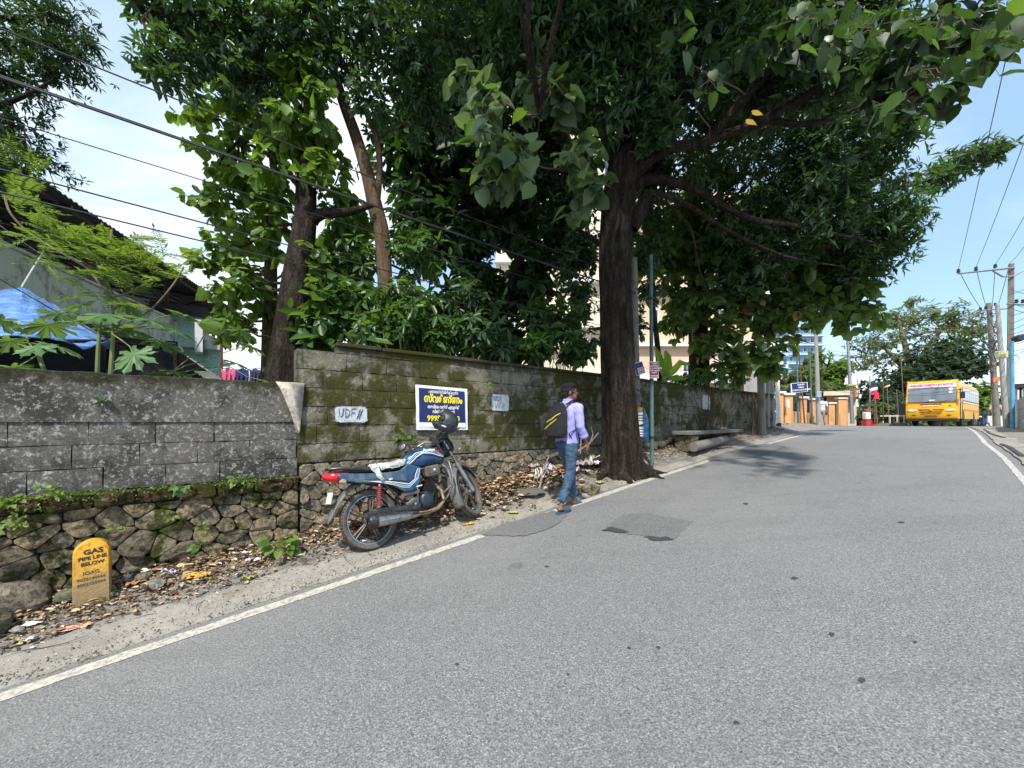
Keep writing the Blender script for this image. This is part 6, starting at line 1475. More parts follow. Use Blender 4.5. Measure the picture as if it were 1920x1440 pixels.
# guard post, flags
gp_=thing('guard_post','stout gate post painted white above and red below','post',P(1625,798,27)); 
MB().box((0,0,0),(.40,.40,.42),Matrix.Translation(P(1625,794,27))).build('red_base',red_paint,gp_,world=True,smooth=False); MB().box((0,0,0),(.36,.36,.50),Matrix.Translation(P(1625,780,27)),.05).build('white_upper',white_paint,gp_,world=True,smooth=False); MB().box((0,0,0),(.20,.2,.18),Matrix.Translation(P(1625,770,27)),.03).build('finial',red_paint,gp_,world=True)
MB().box((0,0,0),(.45,.4,.12),Matrix.Translation(P(1638,797,27))).build('red_step',red_paint,gp_,world=True,smooth=False)
def flag(label,pu,pv0,pv1,Y,bands,c4,polem):
    t=thing('flag',label,'flag',P(pu,pv0,Y)); MB().tube([P(pu,pv0,Y),P(pu,pv1,Y)],.035,6).build('flagpole',polem,t,world=True)
    a,b,c,d=[P(x[0],x[1],Y) for x in c4]; n=len(bands)
    for i,mt_ in enumerate(bands): flat_sheet('cloth_band',(d.lerp(a,(i+1)/n),c.lerp(b,(i+1)/n),c.lerp(b,i/n),d.lerp(a,i/n)),.01,mt_,t,6,2,.12,seed=i)
    return t
navy=simple('navy_flag',(.02,.03,.09),.8); green_f=simple('green_flag',(.03,.25,.08),.8); saff=simple('saffron_flag',(.75,.28,.05),.8); redf=simple('red_flag',(.62,.03,.07),.75,var=.3)
flag('flag with dark, white and red bands on the gate pole',1631,796,705,27,[navy,white_p,redf],((1631,742),(1646,736),(1645,720),(1629,722)),galv)
flag('plain red flag hanging beside the banded flag',1640,798,735,26.5,[redf],((1638,748),(1649,748),(1648,736),(1638,735)),steel_rust)
flag('small tricolour flag in saffron, white and green',1656,790,716,29,[saff,white_p,green_f],((1657,729),(1669,725),(1669,720),(1657,725)),steel_rust)
for i,(u,vt,vb) in enumerate(((1612,710,778),(1645,740,796),(1667,722,796),(1685,730,790),(1693,662,740))): pole('bamboo_pole',['bamboo pole left of the gate post','bamboo pole under the red flag','bamboo pole right of the tricolour flag','thin bamboo pole by the bus corner','slanting pale pole behind the bus roof'][i],u,vb,vt,28+i*2,.035,.025,bark_pale,'bamboo poles near the junction',(-4,0),6)
ped=P(1542,796,23.5)
br_=thing('boundary_frame','dark metal railing and tank left of the bus','railing',P(1685,790,33)); ubox('tank',1674,1698,757,785,35,1.5,dark_void,br_)
for u in (1655,1668,1681,1694): ubox('rail_post',u,u+2,778,796,31,.06,white_paint,br_)
ubox('rail',1650,1700,779,781,31,.04,white_paint,br_); ubox('kerb',1648,1702,793,799,30.5,.3,concrete_dk,br_)
# right-hand poles
pr=pole('utility_pole','tall square concrete pole with crossarm at the right edge',1893,806,495,14.6,.125,.095,concrete_dk,None,(3,0),4)
def crossarm(par,a,b,ins,Y):
    MB().tube([P(*a,Y-.1),P(*b,Y-.1)],.035,4).build('crossarm',galv,par,world=True)
    for (u,v) in ins: MB().lathe([(0.001,.0),(.05,.0),(.055,.05),(.03,.07),(.05,.09),(.04,.13),(.001,.14)],8,Matrix.Translation(P(u,v,Y-.1))).build('insulator',ink_black,par,world=True)
crossarm(pr,(1796,513),(1902,502),[(1797,511),(1830,507),(1866,502)],14.6)
MB().tube([P(1862,508,14.5),P(1880,519,14.5),P(1900,518,14.5),(P(1925,503,14.5))],.03,5).build('brace',galv,pr,world=True)
crossarm(pr,(1888,570),(1930,572),[(1906,568),(1918,568)],14.6)
p5=pole('utility_pole','weathered wooden pole wrapped in wires behind the tall concrete one',1870,806,568,19.5,.13,.09,concrete_dk,None,(-16,0)); crossarm(p5,(1836,582),(1898,578),[(1838,581),(1848,579),(1866,573)],19.4)
ob=flat_sheet('orange_board',[P(1863,716,18.5),P(1876,714,18.5),P(1875,706,18.5),P(1864,708,18.5)],.03,simple('orange_board_m',(.80,.16,.03),.5),None,1,1); tag(ob,'orange striped board on the wooden pole','sign')
# wire tangle on the wooden pole
m=MB()
for i in range(26):
    c=P(random.gauss(1864,5),random.gauss(650,40),19.1); r_=random.uniform(.1,.35); q0=random.random()*6; m.tube([c+Vector((math.cos(q0+k*.7)*r_*.6,random.uniform(-.1,.1),math.sin(q0+k*.7)*r_)) for k in range(random.randint(5,10))],.012,4,cap=False)
m.build('wire_coils',black_cable,p5,world=True)
pole('utility_pole','leaning grey pole with a yellow box',1888,808,570,14.2,.085,.06,concrete_pole,None,(-18,.5)); ybx=MB().box((0,0,0),(.34,.14,.26),Matrix.Translation(P(1878,665,14.1)),.02).build('meter_box',simple('yellow_box',(.55,.52,.28),.5),loc=P(1878,665,14.1),world=True); tag(ybx,'pale yellow box on the leaning grey pole','box')
pole('utility_pole','pale blue steel pole at the right edge',1899,812,640,13.2,.055,.05,blue_pole,None,(-2,0))
pole('utility_pole','white sticker-covered post low beside the wooden pole',1868,806,738,20.5,.13,.11,white_paint,None,(-4,0))
pole('utility_pole','distant thin pole right of the bus',1866,798,690,45,.12,.09,concrete_pole,None,(-3,0))
sb_=thing('signal_box','dark lamp box hanging on a bracket at the right edge','box',P(1910,634,13.5)); MB().box((0,0,0),(.32,.25,.2),Matrix.Translation(P(1911,634,13.5)) @ Matrix.Rotation(-.35,4,'Y'),.03).build('housing',black_plastic,sb_,world=True)

# ================================================================ WIRES
def wire(a,b,sag,r,label,n=16,grp=None,name='overhead_wire',mat=None):
    a,b=Vector(a),Vector(b); q=[a.lerp(b,i/n)+Vector((0,0,-sag*4*(i/n)*(1-i/n))) for i in range(n+1)]
    o=MB().tube(q,r,5,cap=False).build(name,mat or black_cable,loc=a,world=True); tag(o,label,'wire',grp); return o
top1=P(1190,548,7.2)
for i,(dn,dz) in enumerate(((0,0),(.010,.012),(-.008,-.008))): wire(W(-14,4.2+dn*1.5,2.62+dz*1.6), W(6.3,4.2+dn,2.38+dz), .16, .0072, 'thick black cable of the twisted bundle crossing before the trees', 40, 'bundled cables along the road', 'bundled_cable')
wire(W(-14,4.2,3.0), W(6.3,4.25,2.62), .10, .006, 'upper single wire passing over the cable bundle', 30)
wire(W(-14,4.2,2.5), W(6.3,4.2,2.1), .22, .004, 'fine wire just below the cable bundle', 30)
wire(W(-12,4.2,2.05), W(6.3,4.2,1.62), .10, .006, 'wire crossing above the shed roof, upper of a pair', 30)
wire(W(-12,4.2,1.95), W(6.3,4.2,1.46), .12, .006, 'wire crossing above the shed roof, lower of a pair', 30)
wire(P(1190,540,7.2), P(1429,650,11), .1, .006, 'wire from the short pole to the pole cluster, upper', 12)
wire(P(1195,730,7.2), P(1425,770,11), .5, .008, 'loose cable drooping across the mossy wall', 20)
wire(P(1196,740,7.2), P(1425,748,11), .35, .006, 'second loose cable drooping across the mossy wall', 20)
wire(P(-40,500,4.3), P(400,735,5.6), .05, .006, 'dark cable slanting down across the feathery tree', 16)
wire(P(-30,400,4.6), P(260,570,5), .1, .006, 'dark cable sagging before the shed parapet', 16)
wire(P(80,290,6), P(112,372,7.5), 0, .006, 'short stay wire rising from the shed roof', 4)
fars=[(1797,511,(1880,110,6.33)),(1830,507,(1918,250,7.9)),(1866,502,(1925,380,10.0)),(1893,500,(1925,440,11.5))]
for i,(u,v,t3) in enumerate(fars):
    a=P(u,v-6,14.5); b=P(*t3); c=a+(b-a)*2.4; wire(a,c,.25,.0065,['line wire from the leftmost insulator, rising over the road','line wire from the second insulator','line wire from the third insulator','line wire from the pole top'][i],24)
    wire(a,P(1842+i*9,582-i,19.4),.1,.010,['far line wire from the leftmost insulator','far line wire from the second insulator','far line wire from the third insulator','far line wire from the pole top'][i],10)
for i in range(14):
    v0=540+i*13+random.uniform(-4,4); wire(P(1893,v0,14.4),P(2010,v0-random.uniform(-10,90),11),.2,.008,'service wire fanning right from the tall concrete pole',10,'service wires at the right edge')
for i in range(9):
    v0=640+i*11+random.uniform(-4,4); wire(P(1860,v0,19.3),P(1540-random.uniform(0,8),v0+random.uniform(-20,30),22.5),.5,.008,'service wire crossing the road before the spreading tree',16,'service wires over the junction')
for i,(u,v) in enumerate(((1904,673),(1860,692))):
    c=P(u,v,14); r_=.13; m=MB(); m.tube([c+Vector((math.cos(k*.5)*r_,0,math.sin(k*.5)*r_)) for k in range(14)],.010,4,cap=False); o=m.build('cable_coil',black_cable,loc=c,world=True); tag(o,['coil of spare cable hanging right of the blue pole','coil of spare cable hanging left of the wooden pole'][i],'cable')
# ================================================================ MOTORCYCLE
r0 = Vector((-1.44,3.90,0)); s_,n_ = SN(r0); r0.z = float(G(s_,n_))+.012
f0 = Vector((-.488,4.74,0)); s_,n_ = SN(f0); f0.z = float(G(s_,n_))+.010
xd = (f0-r0).normalized(); yd = Vector((0,0,1)).cross(xd).normalized(); zd = xd.cross(yd)
Rm = Matrix((xd,yd,zd)).transposed() @ Matrix.Rotation(math.radians(-9),3,'X')
mc = thing('motorcycle','blue motorcycle with a plastic-wrapped seat leaning on its stand before the mossy wall','motorcycle', r0, Rm.to_euler()); mc.scale = (.95,1,1); mc.location = r0 + xd*.065
bike_blue = NT('bike_blue'); _f = bike_blue.noise(7,5,.6,obj=True); _g = bike_blue.noise(3.2,3,.6,obj=True)
bike_blue = bike_blue.done(bike_blue.mix(bike_blue.rmp(_g,.42,.62,0,.85),(.010,.048,.12),(.028,.11,.23)), .25, .35, Coat_Weight=.4)
bike_slate = NT('bike_slate'); _f = bike_slate.noise(9,5,.6,obj=True); bike_slate = bike_slate.done(bike_slate.mix(bike_slate.rmp(_f,.4,.65),(.045,.085,.125),(.11,.155,.20)), .38, .2)
RX = 1.27
def wheel(parent, cx, M, rr=.305, ring=True):
    T_ = M @ Matrix.Translation((cx,0,rr))
    w = MB(); w.lathe([(rr-.062,-.030),(rr-.045,-.043),(rr-.022,-.046),(rr-.004,-.026),(rr,0),(rr-.004,.026),(rr-.022,.046),(rr-.045,.043),(rr-.062,.030)],64,T_,'y')
    tyre = w.build('tyre', rubber_side, parent)
    t = MB()
    for k in range(60):
        q=2*math.pi*k/60
        for sg in (-1,1): t.box((0,0,0),(.012,.030,.012),T_ @ Matrix.Rotation(q+sg*.03,4,'Y') @ Matrix.Translation((0,sg*.026,rr-.006)) @ Matrix.Rotation(sg*-.55,4,'X') @ Matrix.Rotation(.5*sg,4,'Z'))
    t.build('tread', rubber, tyre, smooth=False)
    m = MB(); m.lathe([(rr-.060,-.030),(rr-.072,-.030),(rr-.080,-.012),(rr-.080,.012),(rr-.072,.030),(rr-.060,.030)],64,T_,'y'); rim = m.build('rim', alloy_m, parent)
    if ring: 
        m = MB(); 
        for sg in (-1,1): m.lathe([(rr-.061,sg*.0335),(rr-.070,sg*.0325)],64,T_,'y')
        m.build('rim_stripe', rim_blue, rim)
    for k in range(5):
        q=2*math.pi*k/5+.3; m=MB(); Q=T_ @ Matrix.Rotation(q,4,'Y')
        m.tube([(0,-.0,.03),(.012,0,.12),(.020,0,rr-.074)],[.016,.013,.012],6,Q,flat=.8); m.tube([(0,.0,.03),(-.012,0,.12),(-.020,0,rr-.074)],[.016,.013,.012],6,Q,flat=.8); m.build('spoke', alloy_m, parent)
    MB().lathe([(0.001,-.065),(.03,-.065),(.035,-.045),(.065,-.045),(.068,.045),(.03,.05),(.001,.06)],28,T_,'y').build('hub', alu, parent)
I4 = Matrix.Identity(4)
ws = bpy.data.objects.new('rear_wheel', None); lnk(ws, mc); wheel(ws, 0, I4)
ax_up = Vector((-.29,0,.625)).normalized(); hp = Vector((.98,0,.93))
ST = Matrix.Translation(hp) @ Matrix.Rotation(math.radians(33),4,ax_up) @ Matrix.Translation(-hp)
wf = bpy.data.objects.new('front_wheel', None); lnk(wf, mc); wheel(wf, RX, ST, ring=True)
def bp_(name, mb, mat, par=mc, ang=None, bev=0, sm=True):
    o = mb.build(name, mat, par, smooth=sm, ang=ang)
    if bev: md=o.modifiers.new('bevel','BEVEL'); md.width=bev; md.segments=2; md.limit_method='ANGLE'; md.angle_limit=math.radians(40)
    return o
# front end
m=MB()
for y in (-.085,.085): m.tube([(RX,y,.305),(1.18,y,.50),(1.10,y,.67)],[.027,.027,.026],12,ST); 
bp_('fork_lower', m, galv)
m=MB()
for y in (-.085,.085): m.tube([(1.10,y,.67),(.965,y,.96)],[.018,.018],12,ST)
m.tube([(RX,-.11,.305),(RX,.11,.305)],.012,8,ST); bp_('fork_tube', m, chrome)
m=MB(); m.box((1.03,0,.83),(.09,.21,.03),ST,.008); m.box((.975,0,.955),(.09,.20,.03),ST,.008); m.tube([(1.0,0,.80),(.95,0,.97)],.03,10,ST); bp_('fork_yoke', m, black_plastic, ang=30)
m=MB(); F_=ST @ Matrix.Translation((RX,0,.305)); m.lathe([(.318,-.062),(.338,-.060),(.352,-.03),(.356,0),(.352,.03),(.338,.060),(.318,.062)],30,F_,'y',(math.radians(25),math.radians(205))); o=bp_('front_fender', m, grey_plastic); md=o.modifiers.new('solid','SOLIDIFY'); md.thickness=.004
m=MB(); m.tube([(RX-.02,-.075,.36),(1.14,-.07,.62)],.007,6,ST); bp_('fender_stay', m, black_plastic)
m=MB(); m.loft([(1.00,0,.90,.07,.06,2.4),(1.05,0,.90,.10,.10,2.4),(1.11,0,.90,.115,.12,2.4),(1.16,0,.90,.10,.10,2.2),(1.17,0,.90,.085,.085,2)],20,ST); bp_('headlamp_housing', m, black_plastic)
m=MB(); m.ell((1.165,0,.90),(.02,.08,.08),ST); bp_('headlamp_lens', m, glassy)
m=MB(); m.loft([(.94,0,1.0,.06,.03,2.5),(1.00,0,1.03,.11,.07,2.5),(1.07,0,1.045,.12,.075,2.3),(1.14,0,1.02,.09,.05,2.2)],18,ST); bp_('instrument_cowl', m, black_plastic)
m=MB(); m.tube([(.80,-.36,.985),(.86,-.26,1.0),(.93,-.14,1.03),(.955,-.05,.99),(.955,.05,.99),(.93,.14,1.03),(.86,.26,1.0),(.80,.36,.985)],.011,10,ST); bp_('handlebar', m, chrome)
for y in (-1,1):
    m=MB(); m.tube([(.80,y*.375,.985),(.845,y*.28,.995)],.018,12,ST); bp_('grip', m, rubber_blk)
    m=MB(); m.box((.865,y*.245,1.0),(.05,.05,.045),ST,.01); bp_('switch_box', m, black_plastic, ang=30)
    m=MB(); m.tube([(.90,y*.235,1.0),(.90,y*.30,.985),(.85,y*.40,.98)],[.006,.007,.009],6,ST); bp_('brake_lever' if y<0 else 'clutch_lever', m, chrome)
m=MB(); m.tube([(.865,-.235,1.01),(.875,-.225,1.03),(.85,-.235,1.045),(.85,-.26,1.06),(.86,-.265,1.075)],.0085,8,ST); bp_('mirror_stem', m, chrome)
m=MB(); m.tube([(.865,.235,1.01),(.87,.25,1.05),(.81,.29,1.065),(.76,.33,1.05)],.007,8,ST); bp_('mirror_stem', m, black_plastic)
m=MB(); m.ell((.73,.34,1.045),(.022,.062,.040),ST @ Matrix.Translation((0,0,0))); bp_('mirror_shell', m, black_plastic)
m=MB(); m.ell((.712,.34,1.045),(.008,.056,.035),ST); bp_('mirror_glass', m, chrome)
for y in (-1,1): m=MB(); m.tube([(1.04,y*.08,.80),(1.06,y*.19,.80)],.008,6,ST); m.loft([(y*.17,1.06,.80,.028,.022,2),(y*.20,1.06,.80,.034,.026,2),(y*.23,1.06,.80,.02,.016,2)],10,ST,'y'); bp_('front_indicator', m, amber)
m=MB()
for k,(a,b) in enumerate((((.86,-.24,1.0),(1.02,-.05,.86)),((.87,.24,1.0),(1.02,.05,.86)),((.88,.2,1.0),(.98,.0,.84)))): m.tube(bend(a,b,6,.22,.5),.005,5,ST)
bp_('control_cables', m, black_cable)
# frame
m=MB(); m.tube([(.94,0,.86),(.90,0,.70),(.86,0,.50),(.80,0,.30),(.70,0,.24)],.022,10); m.tube([(.94,0,.90),(.60,0,.76),(.38,0,.66),(.33,0,.40),(.36,0,.28)],.022,10); m.tube([(.40,.07,.72),(.0,.09,.72),(-.25,.08,.74)],.013,8); m.tube([(.40,-.07,.72),(.0,-.09,.72),(-.25,-.08,.74)],.013,8); m.tube([(.36,-.09,.40),(.12,-.10,.70)],.011,8); m.tube([(.36,.09,.40),(.12,.10,.70)],.011,8)
bp_('frame_tubes', m, black_plastic)
m=MB(); 
for y in (-.10,.10): m.tube([(0,y,.305),(.18,y,.315),(.38,y*.8,.33)],.017,8)
bp_('swingarm', m, black_plastic)
m=MB(); m.loft([(-.02,.10,.33,.02,.05,3),(.05,.10,.34,.022,.065,3),(.36,.10,.33,.022,.055,3),(.42,.10,.32,.02,.03,3)],12); bp_('chain_cover', m, black_plastic)
spring_m = simple('dusty_red', (.30,.03,.035), .6, var=.4, scale=20, dirt=((.16,.11,.09), .6))
# shock absorbers
for y in (-.125,.125):
    m=MB(); q=[Vector((.045,y,.31)).lerp(Vector((.115,y,.64)),t) for t in np.linspace(.30,.95,110)]
    ax_=(Vector((.115,y,.64))-Vector((.045,y,.31))).normalized(); s1=ax_.cross(Vector((0,1,0))).normalized(); s2=ax_.cross(s1)
    m.tube([p+(s1*math.cos(i*.62)+s2*math.sin(i*.62))*.024 for i,p in enumerate(q)],.0058,6); bp_('shock_spring', m, spring_m)
    m=MB(); m.tube([(.045,y,.31),(.072,y,.43)],[.017,.019],10); m.tube([(.07,y,.42),(.115,y,.64)],.011,8); bp_('shock_absorber', m, galv)
# engine
m=MB(); m.loft([(.40,0,.34,.07,.05,3),(.46,0,.35,.10,.085,3),(.62,0,.35,.11,.10,3),(.72,0,.34,.09,.08,3),(.76,0,.33,.06,.04,3)],18); bp_('crankcase', m, engine_m)
m=MB(); m.lathe([(.001,-.158),(.05,-.158),(.070,-.150),(.088,-.135),(.094,-.115),(.094,-.06)],30,Matrix.Translation((.63,0,.365)),'y'); m.lathe([(.001,-.150),(.03,-.150),(.045,-.135),(.05,-.08)],20,Matrix.Translation((.50,0,.33)),'y'); bp_('clutch_cover', m, simple('dark_blue_cover',(.035,.055,.075),.4,.5,var=.4,scale=14,dirt=((.11,.08,.06),.6)))
CM=Matrix.Translation((.68,0,.42)) @ Matrix.Rotation(math.radians(38),4,'Y')
m=MB(); 
for k in range(9): m.box((0,0,.02+k*.018),(.15 if k<7 else .12,.17 if k<7 else .13,.008),CM,.003)
m.box((0,0,.09),(.10,.12,.18),CM,.01); m.box((0,0,.20),(.12,.12,.04),CM,.012); bp_('cylinder', m, engine_m, ang=25)
m=MB(); m.box((.56,0,.50),(.10,.09,.09),None,.02); m.tube([(.56,0,.52),(.48,0,.56),(.42,0,.58)],.03,10); m.box((.45,-.07,.45),(.10,.04,.10),None,.01); bp_('carburettor', m, alu, ang=30)
m=MB(); m.tube([(.50,-.15,.36),(.505,-.175,.47),(.51,-.178,.53)],.009,8); m.tube([(.50,-.18,.53),(.56,-.20,.535)],.012,8); bp_('kick_lever', m, chrome)
m=MB(); m.tube([(.30,-.10,.28),(.42,-.20,.27)],.010,6); m.tube([(.40,-.16,.27),(.42,-.27,.275)],.017,10); m.tube([(.40,.12,.27),(.42,.26,.275)],.017,10); m.tube([(.42,-.2,.26),(.60,-.18,.24),(.62,-.22,.25)],.007,6); bp_('foot_rest', m, rubber_blk)
m=MB(); m.loft([(-.10,-.165,.36,.012,.030,3),(.0,-.168,.375,.014,.040,3),(.25,-.16,.355,.014,.030,3),(.42,-.15,.32,.013,.035,3),(.50,-.14,.31,.01,.02,3)],12); bp_('heat_shield', m, black_plastic)
# exhaust
m=MB(); m.tube([(.80,-.05,.50),(.86,-.08,.42),(.85,-.12,.30),(.74,-.15,.245),(.58,-.165,.235),(.42,-.17,.26)],[.020,.019,.019,.020,.021,.026],12); bp_('exhaust_header', m, simple('rusty_header',(.30,.22,.15),.6,.5,var=.5,scale=20))
m=MB(); m.lathe([(.028,-.02),(.036,.03),(.045,.12),(.055,.25),(.062,.38),(.062,.50),(.052,.53),(.030,.535),(.026,.50)],24,Matrix.Translation((.46,-.17,.25)) @ Matrix.Rotation(math.radians(-84.5),4,'Y')); bp_('muffler', m, chrome)
m=MB(); m.lathe([(.064,.455),(.065,.515),(.055,.54),(.033,.545)],24,Matrix.Translation((.46,-.17,.25)) @ Matrix.Rotation(math.radians(-84.5),4,'Y')); bp_('muffler_cap', m, black_plastic)
# crash guard loops
m=MB()
for y in (-1,1): m.tube([(.92,y*.03,.74),(.93,y*.12,.76),(.93,y*.24,.72),(.93,y*.27,.60),(.91,y*.26,.46),(.86,y*.18,.34),(.78,y*.05,.26)],.0125,10)
bp_('leg_guard', m, chrome)
m=MB(); m.tube([(.92,-.04,.72),(.97,-.13,.66),(.98,-.14,.46),(.90,-.05,.38)],.011,8); bp_('guard_bar', m, galv)
# body
def tk(x):
    t=[(.44,.795,.07,.035),(.48,.80,.112,.075),(.56,.815,.138,.10),(.68,.825,.155,.118),(.80,.825,.155,.118),(.90,.805,.13,.095),(.97,.775,.09,.06),(.99,.765,.05,.03)]
    return t
TKS=[(x,0,z,hy,hz_,2.6) for x,z,hy,hz_ in tk(0)]
m=MB(); m.loft(TKS,28); tank=bp_('fuel_tank', m, bike_blue); md=tank.modifiers.new('sub','SUBSURF'); md.levels=1; md.render_levels=2
m=MB(); m.loft([(.44,0,.83,.06,.02,2.5),(.50,0,.868,.075,.02,2.5),(.68,0,.932,.085,.018,2.5),(.84,0,.925,.08,.018,2.5),(.95,0,.85,.05,.02,2.5)],16); bp_('tank_top_cover', m, black_plastic)
m=MB(); m.lathe([(.001,.97),(.032,.968),(.036,.955),(.036,.93)],18,Matrix.Translation((.74,0,-.012))); bp_('filler_cap', m, chrome)
panel=[(.47,.79),(.60,.735),(.62,.70),(.585,.60),(.545,.525),(.47,.495),(.385,.50),(.31,.555),(.22,.615),(.08,.655),(-.08,.685),(-.20,.725),(-.28,.765),(-.30,.80),(-.24,.815),(-.10,.785),(.10,.755),(.26,.735),(.36,.735),(.42,.76)]
for sg in (-1,1):
    m=MB(); y0,y1=(.095,.135) if sg>0 else (-.135,-.095); m.prism(panel,y0,y1); o=bp_('side_panel', m, [bike_slate], ang=40, bev=.010)
    p2=[(.46,.785),(.595,.73),(.612,.70),(.578,.60),(.54,.532),(.47,.503),(.40,.505),(.37,.54),(.41,.60),(.43,.68),(.44,.73)]
    m=MB(); yy=(.134,.1375) if sg>0 else (-.1375,-.134); m.prism(p2,*yy); bp_('blue_panel', m, bike_blue, ang=40, bev=.001)
def surf_y(x,z):
    xs=[t[0] for t in TKS]; cz=np.interp(x,xs,[t[2] for t in TKS]); hy=np.interp(x,xs,[t[3] for t in TKS]); hz_=np.interp(x,xs,[t[4] for t in TKS]); a=min(.999,abs((z-cz)/hz_)); return float(hy*(1-a**2.6)**(1/2.6))
def decal(pts,w,mat,onp=False):
    m=MB(); q=[]
    for i in range(len(pts)-1):
        for t in np.linspace(0,1,7)[:-1]: q.append((pts[i][0]+(pts[i+1][0]-pts[i][0])*t, pts[i][1]+(pts[i+1][1]-pts[i][1])*t))
    q.append(pts[-1]); vs=[]
    for i,(x,z) in enumerate(q):
        a_,b_=q[max(i-1,0)],q[min(i+1,len(q)-1)]; dx_,dz_=b_[0]-a_[0],b_[1]-a_[1]; L=math.hypot(dx_,dz_)+1e-9; px,pz=-dz_/L*w*1.3,dx_/L*w*1.3
        for s1 in (-1,1): X,Z=x+px*s1,z+pz*s1; vs.append((X,-(surf_y(X,Z)+.004 if not onp else .1390),Z))
    m.add(vs,[(2*i,2*i+2,2*i+3,2*i+1) for i in range(len(q)-1)]); bp_('decal_stripe', m, mat, sm=False)
for dz,w,mt_ in ((0,.0030,white_p),(.024,.0018,sky_line),(-.022,.0045,ink_black),(.045,.0016,white_p)):
    decal([(.47,.775+dz*.5),(.52,.80+dz),(.58,.845+dz*.9),(.66,.875+dz*.4),(.76,.86+dz),(.86,.82+dz*.8),(.95,.79+dz*.3)],w,mt_)
for dx_,w,mt_ in ((0,.0028,white_p),(.022,.0020,sky_line),(.042,.0020,white_p),(-.025,.006,ink_black)):
    decal([(.575+dx_*.6,.72),(.535+dx_,.66),(.52+dx_*.9,.615),(.44,.575-dx_*.8),(.36,.60-dx_),(.25,.635-dx_*.6),(.10,.675-dx_*.3),(-.05,.705)],w,mt_,True)
def btext(b,x,z,sz,mat,y,rot=0.,sx=1.): text(b,sz,mat,mc,LM(mc) @ Matrix.Translation((x,y,z)) @ Matrix(((1,0,0,0),(0,0,-1,0),(0,1,0,0),(0,0,0,1))) @ Matrix.Rotation(rot,4,'Z'),bold=.0012,sx=sx)
btext('Passion',.755,.895,.052,white_p,-.142,-.05); btext('PRO',.85,.868,.03,red_paint,-.150,-.1); btext('PRO',.24,.665,.022,white_p,-.1385,.1)
m=MB(); m.box((.77,-.115,.66),(.20,.045,.125),None,.022); m.box((.77,-.14,.66),(.13,.012,.05),None,.005); bp_('engine_cowl', m, simple('brown_dusty_cowl',(.12,.105,.085),.5,.2,var=.35,scale=10), ang=30)
m=MB(); m.ell((.78,-.147,.67),(.012,.006,.012)); bp_('emblem', m, white_p)
m=MB(); m.box((.47,-.10,.475),(.20,.03,.05),Matrix.Translation((0,0,0)),.01); bp_('lower_cover', m, grey_plastic, ang=30)
m=MB(); m.loft([(-.30,0,.825,.05,.018,2.6),(-.22,0,.825,.095,.033,2.8),(-.05,0,.815,.115,.040,2.8),(.15,0,.795,.125,.042,2.8),(.33,0,.785,.12,.042,2.8),(.44,0,.80,.09,.035,2.6),(.49,0,.82,.05,.02,2.6)],22); bp_('seat', m, rubber_blk)
m=MB(); vs=[]; xs=np.linspace(.06,.485,26)
for i,x in enumerate(xs):
    cz=np.interp(x,[.05,.15,.33,.44,.49],[.803,.797,.787,.80,.815]); hy=np.interp(x,[.05,.33,.44,.49],[.128,.130,.105,.075])
    for k in range(19):
        q=-.35+ (math.pi+.7)*k/18; c,d=math.cos(q),math.sin(q); j=.012*mnoise.noise(Vector((x*22,c*4,d*4)))+.007*mnoise.noise(Vector((x*60,c*9,d*9)))
        vs.append((x,math.copysign(abs(c)**.75,c)*(hy+j+.006),cz+.048*math.copysign(abs(d)**.75,d)+j+.004))
m.add(vs,[(i*19+k,i*19+k+1,(i+1)*19+k+1,(i+1)*19+k) for i in range(25) for k in range(18)]); bp_('plastic_cover', m, poly_sheet, ang=30)
m=MB(); vs=[]
for j in range(9):
    z=.845-.023*j
    for k in range(6): vs.append((.02+.022*k*(1-j*.08)+.014*j+.006*math.sin(j*2+k),-.125-.012*math.sin(k*1.5+j*.7)-.008*j*.5,z+.01*math.sin(k*2)))
m.add(vs,[(j*6+k,j*6+k+1,(j+1)*6+k+1,(j+1)*6+k) for j in range(8) for k in range(5)]); o=bp_('plastic_flap', m, poly_sheet, ang=30); md=o.modifiers.new('s','SOLIDIFY'); md.thickness=.002
m=MB(); m.tube([(.02,-.10,.80),(-.10,-.125,.835),(-.26,-.115,.865),(-.34,-.06,.875),(-.35,0,.877),(-.34,.06,.875),(-.26,.115,.865),(-.10,.125,.835),(.02,.10,.80)],.013,8); bp_('grab_rail', m, black_plastic)
m=MB(); m.loft([(-.40,0,.815,.015,.012,2.2),(-.37,0,.805,.05,.034,2.4),(-.30,0,.79,.09,.052,2.6),(-.22,0,.785,.108,.052,2.8),(-.18,0,.785,.11,.04,2.8)],16); bp_('tail_lamp', m, red_lens)
m=MB(); vs=[]
for i in range(12):
    t=i/11; x=-.10-.30*t-.03*t*t; z=.70-.05*t-.26*t*t; w=.075-.02*t
    for k in range(7): q=-1+2*k/6; vs.append((x-.012*abs(q)*0+ .03*abs(q)**2*(1-t),w*q,z-.03*abs(q)**2))
m.add(vs,[(i*7+k,i*7+k+1,(i+1)*7+k+1,(i+1)*7+k) for i in range(11) for k in range(6)]); o=bp_('rear_mudguard', m, grey_plastic); md=o.modifiers.new('s','SOLIDIFY'); md.thickness=.006
m=MB(); m.box((-.365,0,.60),(.004,.17,.11),Matrix.Translation((-.365,0,.60)) @ Matrix.Rotation(.35,4,'Y') @ Matrix.Translation((.365,0,-.60)),0); bp_('number_plate', m, white_paint, sm=False)
for y in (-1,1): m=MB(); m.tube([(-.24,y*.06,.735),(-.26,y*.15,.735)],.007,6); m.loft([(y*.13,-.26,.735,.028,.022,2),(y*.165,-.26,.735,.036,.027,2),(y*.20,-.26,.735,.02,.015,2)],10,None,'y'); bp_('rear_indicator', m, amber)
m=MB(); m.tube([(.36,.12,.27),(.32,.22,.12),(.30,.30,-.0)],.010,8); bp_('side_stand', m, black_plastic)
